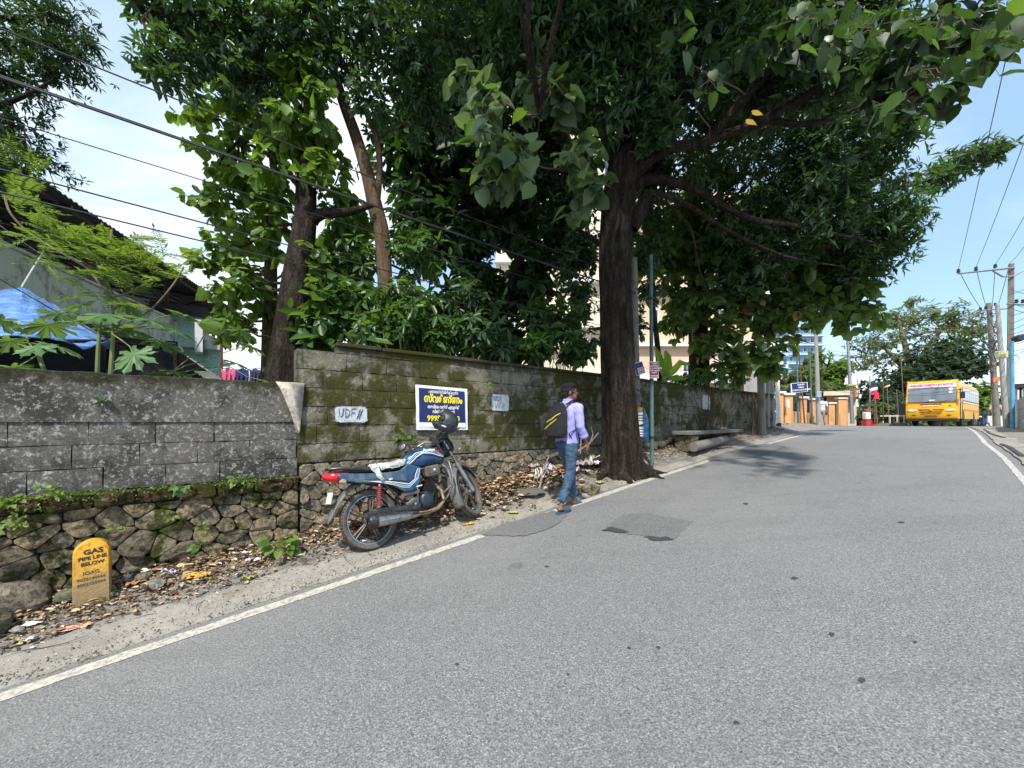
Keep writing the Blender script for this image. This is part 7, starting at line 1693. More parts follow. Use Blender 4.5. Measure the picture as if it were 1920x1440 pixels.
m=MB(); m.loft([(.02,0,.66,.05,.01,2),(.2,0,.64,.07,.05,3),(.38,0,.60,.08,.09,3),(.42,0,.58,.06,.06,3)],14); bp_('under_seat_tray', m, black_plastic)
# helmet hung on the mirror
hm_m = simple('matt_black_helmet', (.030,.034,.038), .38, var=.2, scale=5)
hc = LM(mc) @ ST @ Vector((.865,-.262,1.115))
hmt = thing('helmet','matt black full-face helmet hung on the handlebar mirror over the poster','helmet',hc,(math.radians(6),math.radians(-16),math.radians(176)))
vs=[]; fs=[]; sg_,rg_=40,28
for i in range(rg_+1):
    a=math.pi*i/rg_
    for k in range(sg_):
        q=2*math.pi*k/sg_; d=Vector((math.sin(a)*math.cos(q),math.sin(a)*math.sin(q),math.cos(a))); f=1.0
        chin=max(0,d.x)*max(0,min(1,(-d.z-.02)/.35)); 
        vs.append(Vector((d.x*(.135+.045*chin),d.y*.115,d.z*.130 if d.z>0 else d.z*.145)))
for i in range(rg_):
    for k in range(sg_):
        c=(vs[i*sg_+k]+vs[(i+1)*sg_+(k+1)%sg_])/2
        if c.z<-.118: continue
        if c.x>.015 and -.045<c.z<.052+.0*c.x and abs(c.y)<.112: continue
        fs.append((i*sg_+k,(i+1)*sg_+k,(i+1)*sg_+(k+1)%sg_,i*sg_+(k+1)%sg_))
m=MB(); m.add(vs,fs); o=m.build('shell',hm_m,hmt); md=o.modifiers.new('s','SOLIDIFY'); md.thickness=.012; md.offset=-1
m=MB(); m.ell((-.01,0,-.005),(.112,.095,.108)); m.build('lining',rubber_blk,hmt)
for y in (-1,1): m=MB(); m.lathe([(.001,y*.124),(.020,y*.124),(.024,y*.118),(.024,y*.10)],16,Matrix.Translation((.03,0,.03)),'y'); m.build('visor_pivot',black_plastic,hmt)
m=MB(); m.tube([(.12,.095,-.055),(.04,.118,-.03),(-.06,.105,-.015),(-.12,.06,-.01),(-.137,0,-.008)],.003,4); m.tube([(.12,-.095,-.055),(.04,-.118,-.03),(-.06,-.105,-.015),(-.12,-.06,-.01),(-.137,0,-.008)],.003,4); m.build('trim_line',chrome,hmt)
text('VEGA',.022,white_p,hmt,LM(hmt) @ Matrix.Translation((-.01,.1165,-.06)) @ Matrix(((-1,0,0,0),(0,0,1,0),(0,1,0,0),(0,0,0,1))) ,bold=.0006)

# ================================================================ PEOPLE
def fused(name, shapes, voxel, mat, parent, smooth_it=6, disp=None, world=False, adapt=None):
    """shapes joined into one continuous skin"""
    m = MB()
    for s in shapes:
        if s[0] == 'cap':
            _, a, b, ra, rb = s; a, b = Vector(a), Vector(b); q=[]; r=[]
            d=(b-a); L=d.length; d=d.normalized()
            for t in (-.98,-.8,-.5,0): q.append(a+d*ra*t); r.append(ra*math.sqrt(max(.02,1-t*t)))
            for t in (0,.5,.8,.98): q.append(b+d*rb*t); r.append(rb*math.sqrt(max(.02,1-t*t)))
            m.tube(q, r, 14)
        elif s[0] == 'ell': m.ell(s[1], s[2], rot=s[3] if len(s)>3 else None, seg=18, rings=12)
        elif s[0] == 'path': m.tube(s[1], s[2], 16, flat=s[3] if len(s)>3 else 1.0)
        elif s[0] == 'loft': m.loft(s[1], 24, None, 'z')
    o = m.build(name, mat, None)
    md=o.modifiers.new('r','REMESH'); md.mode='VOXEL'; md.voxel_size=voxel; md.use_smooth_shade=True
    if smooth_it: ms=o.modifiers.new('s','SMOOTH'); ms.factor=.5; ms.iterations=smooth_it
    dg=bpy.context.evaluated_depsgraph_get(); bpy.context.view_layer.update(); me=bpy.data.meshes.new_from_object(o.evaluated_get(dg)); bpy.data.objects.remove(o)
    if disp:
        me.update(); nv=[v.normal.copy() for v in me.vertices]
        for v,nn_ in zip(me.vertices,nv): v.co += nn_*disp(v.co)
    me.polygons.foreach_set('use_smooth',[True]*len(me.polygons)); me.name=name
    if not me.materials: me.materials.append(mat)
    o=bpy.data.objects.new(name,me); return lnk(o,parent)
# walking man; x right, y forward, z up, feet at 0
pr_ = W(3.66,3.44,0); pr_.z = float(ZR(3.66))+.01
PZ = 1.0
man = thing('person','slim man walking uphill in a lavender shirt and blue trousers, seen from behind','person',pr_,(0,0,ROAD_ANG-math.pi/2+.04)); man.scale=(.94,.94,.94)
hd = Vector((.0,.055,1.585)); hr = Matrix.Rotation(math.radians(-42),4,'Z')
def H(x,y,z): return hd + hr @ Vector((x,y,z))
shirt_m = NT('lavender_shirt'); _f=shirt_m.noise(9,5,.6,stretch=(1,1,.5),obj=True); shirt_m=shirt_m.done(shirt_m.mix(shirt_m.rmp(_f,.4,.65),(.27,.26,.62),(.38,.37,.76)),.8,h=_f,dist=.008)
denim = NT('blue_trousers'); _f=denim.noise(11,6,.65,stretch=(1,1,.6),obj=True); denim=denim.done(denim.mix(denim.rmp(_f,.38,.66),(.028,.062,.115),(.060,.115,.18)),.85,h=_f,dist=.03)
# hands: palm + five fingers
def hand(wr, dirv, side, bendv, sc_=1.0):
    d=Vector(dirv).normalized(); s=Vector(side).normalized(); b=Vector(bendv).normalized(); S=[]
    wr=Vector(wr); pc=wr+d*.05*sc_
    S.append(('ell',pc,(.018,.040,.046),Matrix((b,s,d)).transposed().to_4x4()))
    for i,(o_,L) in enumerate(((-.030,.062),(-.010,.072),(.010,.068),(.029,.052))):
        k=wr+d*.085*sc_+s*o_; a=k+(d*.9+b*.35).normalized()*L*.5; c=a+(d*.45+b*.9).normalized()*L*.5
        S += [('cap',wr+d*.06+s*o_*.8,k,.0095,.0095),('cap',k,a,.0092,.0082),('cap',a,c,.0082,.0068)]
    t0=wr+d*.025-s*.030; t1=t0+(-s*.8+d*.6+b*.4).normalized()*.035; t2=t1+(d*.8+b*.5).normalized()*.03
    S += [('cap',t0,t1,.012,.010),('cap',t1,t2,.010,.0075)]; return S
rsh,rel_,rwr=Vector((.185,.0,1.385)),Vector((.255,-.03,1.12)),Vector((.255,.10,.90))
lsh,lel_,lwr=Vector((-.185,.0,1.385)),Vector((-.25,.03,1.12)),Vector((-.20,.20,.95))
rh,rk,ra=Vector((.085,0,.90)),Vector((.085,-.03,.49)),Vector((.075,-.20,.085)); lh,lk,la=Vector((-.085,0,.90)),Vector((-.085,.17,.50)),Vector((-.08,.24,.085))
S=[('ell',H(0,0,0),(.076,.092,.108),hr),('ell',H(0,.035,-.055),(.055,.060,.060),hr),('ell',H(0,.094,-.018),(.012,.018,.020),hr),('cap',H(0,.085,.012),H(0,.100,-.014),.009,.011),('ell',H(0,.088,-.052),(.024,.012,.008),hr),('ell',H(0,.080,-.085),(.022,.018,.016),hr),
   ('ell',H(.032,.078,.012),(.014,.010,.009),hr),('ell',H(-.032,.078,.012),(.014,.010,.009),hr),('ell',H(0,.080,.032),(.050,.014,.010),hr),
   ('ell',H(.078,-.005,-.012),(.010,.020,.030),hr),('ell',H(-.078,-.005,-.012),(.010,.020,.030),hr),
   ('cap',(0,.015,1.43),(0,.045,1.54),.052,.050),('ell',(0,0,1.33),(.155,.085,.11)),('ell',(0,0,1.15),(.125,.08,.16)),('ell',(0,0,.95),(.14,.09,.11)),
   ('cap',rsh,rel_,.045,.038),('cap',rel_,rwr,.036,.024),('cap',lsh,lel_,.045,.038),('cap',lel_,lwr,.036,.024),
   ('cap',rh,rk,.075,.050),('cap',rk,ra,.046,.030),('cap',lh,lk,.075,.050),('cap',lk,la,.046,.030)]
for a_,dy in ((ra,.0),(la,.0)):
    c=a_+Vector((0,.06,-.045)); S += [('cap',a_+Vector((0,-.025,-.045)),a_+Vector((0,.09,-.055)),.032,.030),('cap',a_+Vector((0,.09,-.058)),a_+Vector((0,.155,-.065)),.030,.020),('ell',a_+Vector((0,-.03,-.05)),(.030,.035,.035))]
S += hand(rwr,(0,.28,-.95),(0,.95,.28),(-1,0,0)); S += hand(lwr,(.1,.5,-.85),(0,.85,.5),(1,0,0))
body=fused('body',S,.0075,skin,man,3)
eye_m=simple('eye_white',(.7,.68,.65),.3,var=.02)
for x in (.032,-.032): m=MB(); m.ell(H(x,.0835,.012),(.009,.006,.006),rot=hr); o=m.build('eye',ink_black,man)
fused('hair',[('ell',H(0,-.012,.022),(.086,.098,.106),hr),('ell',H(0,-.045,-.02),(.078,.062,.085),hr),('ell',H(.0,.045,.085),(.066,.045,.032),hr),('ell',H(-.03,.02,.098),(.05,.06,.03),hr),('ell',H(0,-.055,-.055),(.066,.045,.062),hr)],.006,hair_m,man,2,lambda p: .015*mnoise.noise(p*34)+.010*mnoise.noise(p*75))
def wr_(p): return .010*mnoise.noise(Vector((p.x*9,p.y*9,p.z*13)))+.006*mnoise.noise(Vector((p.x*14,p.y*14,p.z*16+3)))
fused('shirt',[('loft',[(.885,0,.0,.172,.118,2.3),(.98,0,0,.165,.112,2.4),(1.12,0,0,.158,.108,2.4),(1.28,0,0,.172,.112,2.5),(1.37,0,0,.178,.100,2.4),(1.425,0,.003,.125,.078,2.2),(1.465,0,.01,.072,.064,2)]),
   ('cap',(.150,0,1.375),(.205,0,1.36),.062,.062),('cap',(-.150,0,1.375),(-.205,0,1.36),.062,.062),('cap',(.20,0,1.365),rel_,.064,.056),('cap',rel_,rel_.lerp(rwr,.52),.056,.050),('cap',(-.20,0,1.365),lel_,.064,.056),('cap',lel_,lel_.lerp(lwr,.52),.056,.050)],.010,shirt_m,man,5,wr_)
m=MB(); m.lathe([(.060,1.445),(.070,1.462),(.064,1.492),(.058,1.480)],20,Matrix.Translation((0,.018,0))); m.build('collar',shirt_m,man)
for p,q in ((rel_,rwr),(lel_,lwr)):
    c=p.lerp(q,.56); d=(q-p).normalized(); m=MB(); m.lathe([(.052,-.025),(.058,-.018),(.060,.0),(.056,.020),(.048,.022)],20,Matrix.Translation(c) @ d.to_track_quat('Z','Y').to_matrix().to_4x4()); m.build('rolled_cuff',shirt_m,man)
def wt(p): return .009*mnoise.noise(Vector((p.x*8,p.y*8,p.z*20)))+.006*mnoise.noise(Vector((p.x*14,p.y*14,p.z*42+3)))*(1.4 if p.z<.4 else 1)
fused('trousers',[('loft',[(.86,0,0,.155,.112,2.4),(.93,0,0,.152,.105,2.4),(.985,0,0,.145,.098,2.4)]),('ell',(0,-.03,.88),(.15,.105,.09)),('path',[rh,rh.lerp(rk,.5),rk,rk.lerp(ra,.5),ra+Vector((0,.0,.05))],[.098,.082,.067,.060,.056]),('path',[lh,lh.lerp(lk,.5),lk,lk.lerp(la,.5),la+Vector((0,.0,.04))],[.098,.084,.068,.060,.056])],.010,denim,man,4,wt)
shoe_m=simple('slate_clog',(.055,.085,.115),.6,var=.25,scale=12)
for a_ in (ra,la):
    sh=bpy.data.objects.new('shoe',None); lnk(sh,man)
    m=MB(); n_=26; pts=[]
    for k in range(n_):
        q=2*math.pi*k/n_; yy=.045+.135*math.sin(q); w=.046+.010*max(0,math.sin(q)); pts.append((a_.x+w*math.cos(q), a_.y+yy))
    m.prism(pts,a_.z-.108,a_.z-.082,None,'z'); m.build('sole',shoe_m,sh,ang=40)
    m=MB(); m.loft([(a_.y+.015,a_.x,a_.z-.055,.050,.055,2.6),(a_.y+.07,a_.x,a_.z-.055,.054,.048,2.6),(a_.y+.13,a_.x,a_.z-.068,.052,.030,2.5),(a_.y+.175,a_.x,a_.z-.080,.032,.012,2.3)],18,None,'y'); m.build('upper',shoe_m,sh)
    m=MB(); m.tube([(a_.x-.042,a_.y+.02,a_.z-.05),(a_.x-.038,a_.y-.045,a_.z-.045),(a_.x,a_.y-.068,a_.z-.045),(a_.x+.038,a_.y-.045,a_.z-.045),(a_.x+.042,a_.y+.02,a_.z-.05)],.009,6); m.build('heel_strap',shoe_m,sh)
# backpack
dull_y = simple('dull_yellow', (.42,.36,.06), .7, var=.3, scale=20)
bpk=thing('backpack','black backpack with two curved yellow stripes on the walking man','backpack',pr_,(0,0,ROAD_ANG-math.pi/2+.04)); bpk.scale=(.96,.96,.94)
blk=simple('black_nylon',(.010,.010,.012),.5,var=.5,scale=14,bump=.02)
fused('bag',[('loft',[(.965,.0,-.20,.125,.070,2.8),(1.02,.0,-.215,.155,.095,2.9),(1.14,.0,-.215,.160,.105,2.9),(1.27,.0,-.20,.150,.090,2.7),(1.37,.0,-.175,.125,.070,2.5),(1.43,.0,-.15,.075,.040,2.2)])],.010,blk,bpk,4,lambda p: .008*mnoise.noise(p*9)+.004*mnoise.noise(p*22))
fused('front_pocket',[('loft',[(.99,.0,-.275,.11,.045,2.8),(1.08,.0,-.29,.125,.050,2.8),(1.18,.0,-.285,.12,.045,2.8),(1.24,.0,-.26,.10,.030,2.6)])],.010,blk,bpk,3,lambda p: .006*mnoise.noise(p*14))
for (pts,w) in (([(-.15,-.262,1.04),(-.08,-.335,1.085),(.02,-.342,1.15),(.10,-.318,1.215)],.011),([(-.13,-.262,1.13),(-.06,-.325,1.175),(.03,-.322,1.215),(.08,-.300,1.262),(.115,-.255,1.29)],.010)):
    q=[Vector(p) for p in pts]; Q=[]
    for i in range(len(q)-1):
        for t in np.linspace(0,1,5)[:-1]: Q.append(q[i].lerp(q[i+1],t))
    Q.append(q[-1]); MB().tube(Q,[w*(.6+.4*math.sin(math.pi*i/(len(Q)-1))) for i in range(len(Q))],6).build('yellow_stripe',dull_y,bpk)
for x in (-1,1):
    m=MB(); m.tube([(x*.09,-.12,1.41),(x*.115,-.03,1.462),(x*.125,.06,1.43),(x*.135,.115,1.32),(x*.14,.118,1.22),(x*.165,.03,1.10),(x*.15,-.13,1.03)],[.018,.022,.022,.020,.016,.010,.008],8,flat=.5); m.build('strap',blk,bpk)
m=MB(); m.tube([(-.03,-.13,1.43),(-.025,-.14,1.475),(.025,-.14,1.475),(.03,-.13,1.43)],.008,6); m.build('handle',blk,bpk)
m=MB(); m.tube([(.12,-.10,1.03),(.14,-.06,.95),(.135,-.05,.90)],[.006,.005],5); m.build('strap_end',blk,bpk)

# ================================================================ BUS
by = simple('bus_yellow',(.80,.40,.012),.35,var=.10,scale=1.2); bdk=simple('bus_black_trim',(.02,.02,.022),.5)
bx0=W(37.8,1.55+1.2,float(G(37.8,2.7)))
bus=thing('school_bus','yellow school bus coming over the crest of the road','bus',bx0,(0,0,ROAD_ANG+math.pi-.055))
# local: x forward (front at 0), y left of the bus, z up
BL,BW=11.3,1.2
def bprof(x,w,top,bot): return [(x,-w,bot),(x,-w,1.35),(x,-w*.985,top-.35),(x,-w*.90,top-.10),(x,-w*.6,top),(x,w*.6,top),(x,w*.90,top-.10),(x,w*.985,top-.35),(x,w,1.35),(x,w,bot)]
m=MB(); secs=[bprof(-BL,BW,3.02,.55),bprof(-BL+.3,BW,3.08,.5),bprof(-1.0,BW,3.10,.5),bprof(-.28,BW,3.06,.5)]
vs=[p for s in secs for p in s]; k=10; m.add(vs,[(i*k+j,(i+1)*k+j,(i+1)*k+(j+1)%k,i*k+(j+1)%k) for i in range(3) for j in range(k)]+[tuple(range(k))]); m.build('body',by,bus,ang=30)
# front: lower cowl, pillars, header
m=MB(); secs=[(.50,-.10),(.62,-.02),(1.05,0.0),(1.50,-.03),(1.62,-.07)]
vs=[]; 
for z,x in secs: vs += [(-.30,-BW,z),(x-.06,-BW*.995,z),(x,-BW*.88,z),(x+.03,0,z),(x,BW*.88,z),(x-.06,BW*.995,z),(-.30,BW,z)]
m.add(vs,[(i*7+j,i*7+j+1,(i+1)*7+j+1,(i+1)*7+j) for i in range(4) for j in range(6)]+[tuple(28+j for j in range(7)),tuple(range(6,-1,-1))]); m.build('front_panel',by,bus,ang=35)
m=MB(); vs=[]
for z,x in ((2.86,-.20),(2.98,-.24),(3.06,-.34)): vs += [(-.32,-BW*.97,z),(x-.04,-BW*.93,z),(x+.02,0,z),(x-.04,BW*.93,z),(-.32,BW*.97,z)]
m.add(vs,[(i*5+j,i*5+j+1,(i+1)*5+j+1,(i+1)*5+j) for i in range(2) for j in range(4)]+[tuple(10+j for j in range(5)),(4,3,2,1,0)]); m.build('roof_header',by,bus,ang=35)
for sg in (-1,1): m=MB(); m.tube([(-.14,sg*1.165,1.60),(-.27,sg*1.12,2.88)],.055,6); m.build('windscreen_pillar',by,bus)
gl2=simple('bus_glass',(.20,.24,.28),.06,var=.4,scale=.7,spec=1.0);  # glass colour lightened to carry the sky's reflection
def wsx(z): return -.075-.135*(z-1.6)/1.26
m=MB(); vs=[]
for z in (1.62,1.9,2.3,2.58): vs += [(wsx(z)-.03,-1.13+.03*(z-1.6),z),(wsx(z)+.02,-.6,z),(wsx(z)+.04,0,z),(wsx(z)+.02,.6,z),(wsx(z)-.03,1.13-.03*(z-1.6),z)]
m.add(vs,[(i*5+j,i*5+j+1,(i+1)*5+j+1,(i+1)*5+j) for i in range(3) for j in range(4)]); m.build('windscreen',gl2,bus)
m=MB(); vs=[]
for z in (2.585,2.86): vs += [(wsx(z)-.02,-1.10,z),(wsx(z)+.03,-.6,z),(wsx(z)+.05,0,z),(wsx(z)+.03,.6,z),(wsx(z)-.02,1.10,z)]
m.add(vs,[(j,j+1,6+j,5+j) for j in range(4)]); m.build('name_board',white_p,bus)
FM=Matrix(((0,0,1,0),(1,0,0,0),(0,1,0,0),(0,0,0,1)))
def bt(b,y,z,x,sz,mat,bold=.006,sx=1.): text(b,sz,mat,bus,LM(bus) @ Matrix.Translation((x,y,z)) @ FM,bold=bold,sx=sx,ext=.003)
bt('RAJAGIRI CHRISTU JAYANTHI',0,2.725,wsx(2.70)+.16,.21,magenta,.010,.70)
bt('SCHOOL BUS',0,1.36,.045,.10,white_p,.004,1.2); bt('42',-.0+.85,1.36,.012,.12,ink_black,.003)
m=MB(); m.tube([(-.0,-1.12,1.60),(.02,0,1.60),(-.0,1.12,1.60)],.03,6); m.build('windscreen_seal',bdk,bus)
for y,(z0,z1) in ((-.3,(1.64,2.0)),(.35,(1.64,2.0))): m=MB(); m.tube([(.0,y,1.62),(.0,y+.5,1.70)],.012,4); m.build('wiper',bdk,bus)
m=MB(); m.box((.0+.02,0,1.49),(.05,1.0,.045),None,.01); m.build('trim_strip',simple('bus_orange_trim',(.42,.12,.01),.5),bus,ang=30)
for z,w in ((1.10,1.16),(.96,1.02),(.84,.92)): m=MB(); m.box((.02,0,z),(.05,w,.060 if z>.9 else .035),None,.01); m.build('grille_slot',simple('grille_dark',(.16,.035,.01),.6),bus,ang=30)
m=MB(); m.lathe([(.001,.075),(.07,.07),(.095,.05),(.10,.02)],20,Matrix.Translation((0,0,1.03)),'x'); m.build('round_badge',yellow_p if False else by,bus); m=MB(); m.lathe([(.06,.085),(.075,.085)],20,Matrix.Translation((0,0,1.03)),'x'); m.box((.083,0,1.03),(.01,.012,.12)); m.box((.083,.03,1.02),(.01,.06,.02)); m.box((.083,-.03,1.02),(.01,.06,.02)); m.build('badge_emblem',bdk,bus)
for sg in (-1,1):
    m=MB(); m.loft([(-.06,sg*.86,1.055,.23,.085,3.2),(.015,sg*.86,1.055,.225,.08,3.2),(.035,sg*.86,1.055,.19,.055,3.0)],20); m.build('headlight',simple('lamp_lens%s'%('_a' if sg>0 else '_b'),(.62,.62,.58),.12,.2,spec=.8),bus)
    m=MB(); m.loft([(-.05,sg*.80,.74,.10,.035,3),(.022,sg*.80,.74,.095,.032,3)],14); m.build('fog_lamp',bdk,bus)
m=MB(); m.box((.025,.0,.68),(.02,.62,.11),None,0); m.build('number_plate',simple('plate_brown',(.20,.12,.03),.5),bus,smooth=False); bt('KL 07 BK 5528',0,.68,.038,.085,ink_black,.001,.9)
m=MB(); m.box((-5.6,0,.42),(10.6,2.2,.16)); m.box((-.25,0,.44),(.4,2.3,.14)); m.build('chassis',bdk,bus,smooth=False)
# side windows, rails, wheels
for sg in (-1,1):
    for i in range(8):
        x1=-1.75-i*1.16; f=MB().box((x1-.5,sg*1.19,2.17),(1.06,.05,.92),None,.015).build('window',bdk,bus,ang=30)
        for dx_ in (-.76,-.24): MB().box((x1+dx_,sg*1.218,2.05),(.48,.012,.60)).build('pane',gl2,f,smooth=False)
        MB().box((x1-.5,sg*1.218,2.48),(1.0,.012,.22)).build('pane',simple('upper_pane_glass',(.40,.47,.52),.15,spec=.8) if 'upper_pane_glass' not in MATS else MATS['upper_pane_glass'],f,smooth=False)
    m=MB(); m.box((-5.9,sg*1.205,1.60),(10.6,.04,.07)); m.build('side_rail',cream_w,bus,smooth=False)
    m=MB(); m.box((-5.9,sg*1.205,1.12),(10.6,.03,.05)); m.build('side_stripe',simple('orange_stripe',(.50,.20,.03),.5) if 'orange_stripe' not in MATS else MATS['orange_stripe'],bus,smooth=False)
    for x in (-2.3,-8.0):
        w=bpy.data.objects.new('wheel',None); lnk(w,bus); T_=Matrix.Translation((x,sg*1.06,.48))
        MB().lathe([(.25,-.13),(.42,-.13),(.48,-.10),(.485,0),(.48,.10),(.42,.13),(.25,.13)],28,T_,'y').build('tyre',rubber_blk,w); MB().lathe([(.001,sg*.02),(.10,sg*.03),(.12,sg*.09),(.25,sg*.10)],24,T_,'y').build('rim',galv,w)
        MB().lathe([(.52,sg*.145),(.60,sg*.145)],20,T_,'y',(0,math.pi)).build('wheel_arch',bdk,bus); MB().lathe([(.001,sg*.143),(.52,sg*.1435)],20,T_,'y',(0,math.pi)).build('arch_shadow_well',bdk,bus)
MB().box((-1.15,1.205,1.55),(.75,.04,2.0),None,.01).build('door',by,bus,ang=30); MB().box((-1.15,1.23,2.05),(.6,.012,.85)).build('door_window',gl2,bus,smooth=False)
for x in (-.72,-1.55): MB().box((x,1.235,1.5),(.06,.02,2.0)).build('door_edge',bdk,bus,smooth=False)
m=MB(); m.tube([(-.15,1.15,2.35),(.15,1.38,2.35),(.15,1.38,2.0)],.02,6); m.box((.15,1.40,2.0),(.10,.20,.42),None,.03); m.build('wing_mirror',bdk,bus,ang=30)
m=MB(); m.tube([(-.15,-1.15,2.35),(.15,-1.38,2.35),(.15,-1.38,2.0)],.02,6); m.box((.15,-1.40,2.0),(.10,.20,.42),None,.03); m.build('wing_mirror',bdk,bus,ang=30)
# stickers and things on the glass
m=MB(); m.ell((wsx(2.4)+.03,.86,2.42),(.01,.10,.10)); m.box((wsx(2.2)+.035,.86,2.22),(.01,.16,.12)); m.build('sticker',white_p,bus)
m=MB(); m.box((wsx(1.7)+.055,.05,1.70),(.012,.28,.12)); m.build('sticker',white_p,bus,smooth=False)
drv=thing('person','bus driver in grey behind the windscreen, seen faintly','person',LM(bus) @ Vector((-.75,-.62,.9)),(0,0,ROAD_ANG+math.pi))
# driver sits ahead of the glass line only as a silhouette inside
fused('body',[('ell',(0,0,1.05),(.09,.09,.12)),('cap',(0,0,.80),(0,0,.92),.055,.05),('ell',(0,0,.60),(.14,.20,.26)),('cap',(.02,.2,.76),(.2,.26,.55),.05,.04),('cap',(.2,.26,.55),(.42,.12,.62),.04,.03),('cap',(.02,-.2,.76),(.2,-.26,.55),.05,.04),('cap',(.2,-.26,.55),(.42,-.12,.62),.04,.03),('cap',(.05,.1,.3),(.45,.12,.32),.09,.07),('cap',(.05,-.1,.3),(.45,-.12,.32),.09,.07)],.02,skin,drv,3)

# ================================================================ SCOOTER AND OTHERS FAR OFF
sp_=W(45,-.3,float(G(45,.5)))
spx=P(1846,802,33); s_,n_=SN(spx); spx.z=float(G(s_,n_))
sco=thing('scooter','dark blue scooter riding away beyond the bus','scooter',spx,(0,0,ROAD_ANG+math.pi-.2))
navy_p=simple('scooter_navy',(.02,.04,.10),.35)
for x in (0,1.2): 
    w=MB().lathe([(.14,-.05),(.23,-.055),(.26,0),(.23,.055),(.14,.05)],20,Matrix.Translation((x,0,.26)),'y').build('wheel',rubber_blk,sco)
m=MB(); m.loft([(-.35,0,.62,.06,.08,2.5),(-.15,0,.60,.16,.16,2.5),(.2,0,.56,.17,.18,2.5),(.45,0,.45,.14,.12,2.5),(.5,0,.32,.14,.05,2.5)],14); m.build('rear_body',navy_p,sco)
m=MB(); m.loft([(.45,0,.28,.15,.03,3),(.9,0,.30,.16,.04,3)],10); m.prism([(.92,.28),(1.05,.30),(1.02,.95),(.90,1.0)],-.17,.17); m.build('front_shield',navy_p,sco)
m=MB(); m.tube([(1.2,0,.26),(1.0,0,.95)],.03,6); m.tube([(.9,-.32,1.05),(.98,0,1.0),(.9,.32,1.05)],.015,6); m.build('handlebar',bdk,sco); MB().loft([(-.3,0,.80,.12,.03,2.5),(.4,0,.78,.14,.04,2.5)],12).build('seat',bdk,sco)
MB().ell((1.1,0,.92),(.06,.09,.07)).build('headlight',white_p,sco)
rid=thing('person','helmeted rider in dark clothes on the distant scooter','person',spx,(0,0,ROAD_ANG+math.pi-.2))
fused('body',[('ell',(.1,0,1.1),(.15,.20,.30)),('cap',(.1,0,1.3),(.12,0,1.5),.06,.05),('ell',(.14,0,1.6),(.11,.11,.13)),('cap',(.12,.2,1.3),(.4,.28,1.05),.055,.045),('cap',(.4,.28,1.05),(.85,.26,1.05),.045,.035),('cap',(.12,-.2,1.3),(.4,-.28,1.05),.055,.045),('cap',(.4,-.28,1.05),(.85,-.26,1.05),.045,.035),('cap',(.05,.12,.85),(.5,.16,.82),.09,.07),('cap',(.5,.16,.82),(.65,.12,.38),.07,.05),('cap',(.05,-.12,.85),(.5,-.16,.82),.09,.07),('cap',(.5,-.16,.82),(.65,-.12,.38),.07,.05),('cap',(.65,.12,.34),(.85,.12,.34),.05,.04),('cap',(.65,-.12,.34),(.85,-.12,.34),.05,.04)],.02,simple('dark_clothes',(.03,.035,.05),.8),rid,3)
MB().ell((.15,0,1.62),(.14,.13,.15)).build('helmet',bdk,rid)
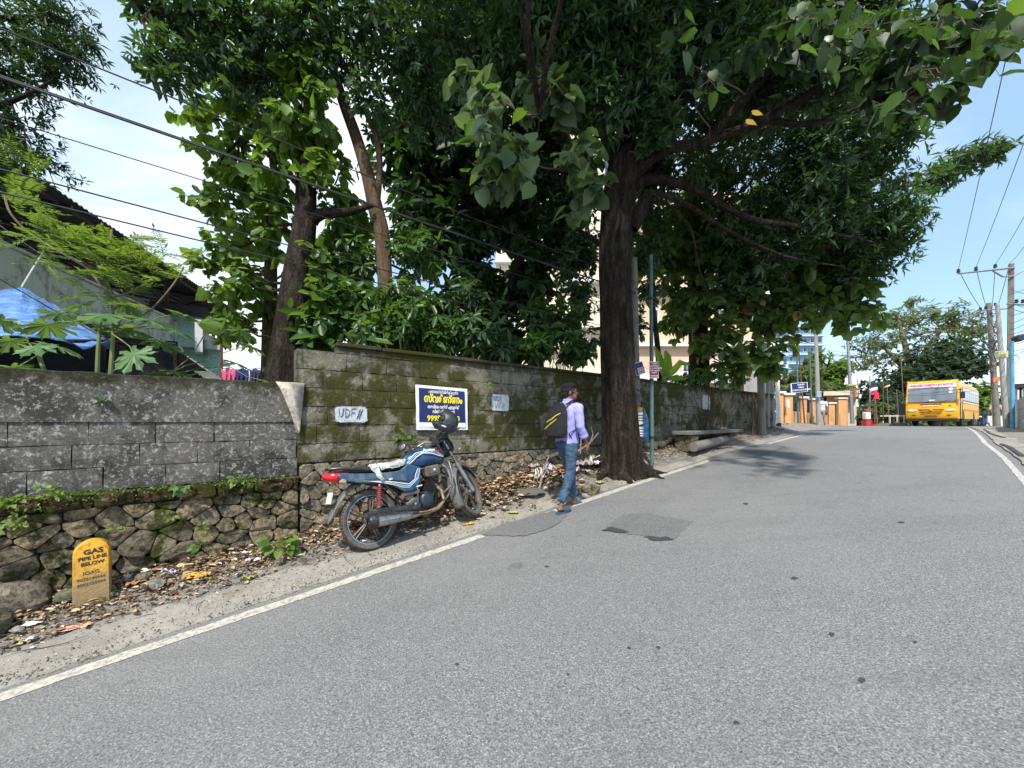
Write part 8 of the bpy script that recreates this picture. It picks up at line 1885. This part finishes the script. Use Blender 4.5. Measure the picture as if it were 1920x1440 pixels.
def walker(p,lab,ang,top,bot):
    s_,n_=SN(p); p=p.copy(); p.z=float(G(s_,n_)); t=thing('person',lab,'person',p,(0,0,ang))
    fused('body',[('ell',(0,0,1.6),(.09,.10,.12)),('cap',(0,0,1.4),(0,0,1.5),.055,.05),('cap',(.2,0,1.38),(.25,0,1.1),.045,.04),('cap',(.25,0,1.1),(.24,.08,.85),.038,.03),('ell',(.24,.1,.78),(.03,.04,.07)),('cap',(-.2,0,1.38),(-.25,0,1.1),.045,.04),('cap',(-.25,0,1.1),(-.24,.08,.85),.038,.03),('ell',(-.24,.1,.78),(.03,.04,.07)),('ell',(0,0,1.2),(.15,.1,.3)),('cap',(.08,0,.9),(.09,.1,.5),.07,.05),('cap',(.09,.1,.5),(.09,.05,.08),.045,.035),('cap',(-.08,0,.9),(-.09,-.05,.5),.07,.05),('cap',(-.09,-.05,.5),(-.09,-.18,.1),.045,.035),('cap',(.09,.03,.05),(.09,.2,.04),.04,.03),('cap',(-.09,-.2,.06),(-.09,-.04,.04),.04,.03)],.02,skin,t,2)
    fused('shirt',[('loft',[(.88,0,0,.17,.12,2.3),(1.1,0,0,.16,.11,2.4),(1.35,0,0,.18,.11,2.4),(1.45,0,0,.10,.07,2)]),('cap',(.2,0,1.38),(.25,0,1.15),.06,.055),('cap',(-.2,0,1.38),(-.25,0,1.15),.06,.055)],.02,top,t,2)
    fused('trousers',[('loft',[(.78,0,0,.15,.11,2.4),(.95,0,0,.15,.11,2.4)]),('cap',(.08,0,.85),(.09,.1,.5),.085,.065),('cap',(.09,.1,.5),(.09,.05,.14),.06,.055),('cap',(-.08,0,.85),(-.09,-.05,.5),.085,.065),('cap',(-.09,-.05,.5),(-.09,-.17,.16),.06,.055)],.02,bot,t,2)
    MB().ell((0,-.015,1.64),(.10,.11,.11)).build('hair',hair_m,t)
walker(P(1867,803,26),'pedestrian in a pale pink top beside the far poles',ROAD_ANG-math.pi/2,simple('pale_pink_cloth',(.6,.42,.42),.8),simple('navy_cloth',(.03,.04,.09),.8))
walker(P(1541,795,23),'woman in a white top standing by the orange wall','2.2' and 2.2,simple('white_cloth',(.62,.62,.62),.8),simple('pale_cloth',(.35,.33,.32),.8))
# dark hatchback half hidden behind the bus
cx_=P(1836,800,46); s_,n_=SN(cx_); cx_.z=float(G(s_,n_))
car=thing('parked_car','dark hatchback following close behind the bus','car',cx_,(0,0,ROAD_ANG+math.pi))
cb_=simple('car_black',(.03,.032,.036),.25)
m=MB(); m.loft([(-1.9,0,.62,.70,.28,4),(-1.7,0,.68,.80,.38,4),(0,0,.68,.83,.40,4),(1.5,0,.62,.80,.34,4),(1.85,0,.52,.70,.22,4)],20); m.build('body',cb_,car); m=MB(); m.loft([(-1.75,0,1.05,.62,.10,3),(-1.3,0,1.22,.66,.26,3.5),(.2,0,1.24,.66,.27,3.5),(1.1,0,.98,.62,.08,3)],18); m.build('cabin',glassy,car)
for x in (-1.2,1.2):
    for y in (-.74,.74): MB().lathe([(.001,-.09),(.18,-.1),(.30,-.09),(.31,0),(.30,.09),(.18,.1),(.001,.09)],20,Matrix.Translation((x,y,.31)),'y').build('wheel',rubber_blk,car)
for y in (-.55,.55): MB().ell((1.80,y,.68),(.08,.16,.08)).build('headlight',white_p,car)
print('objects', len(bpy.data.objects), 'leafparts', nleaf)
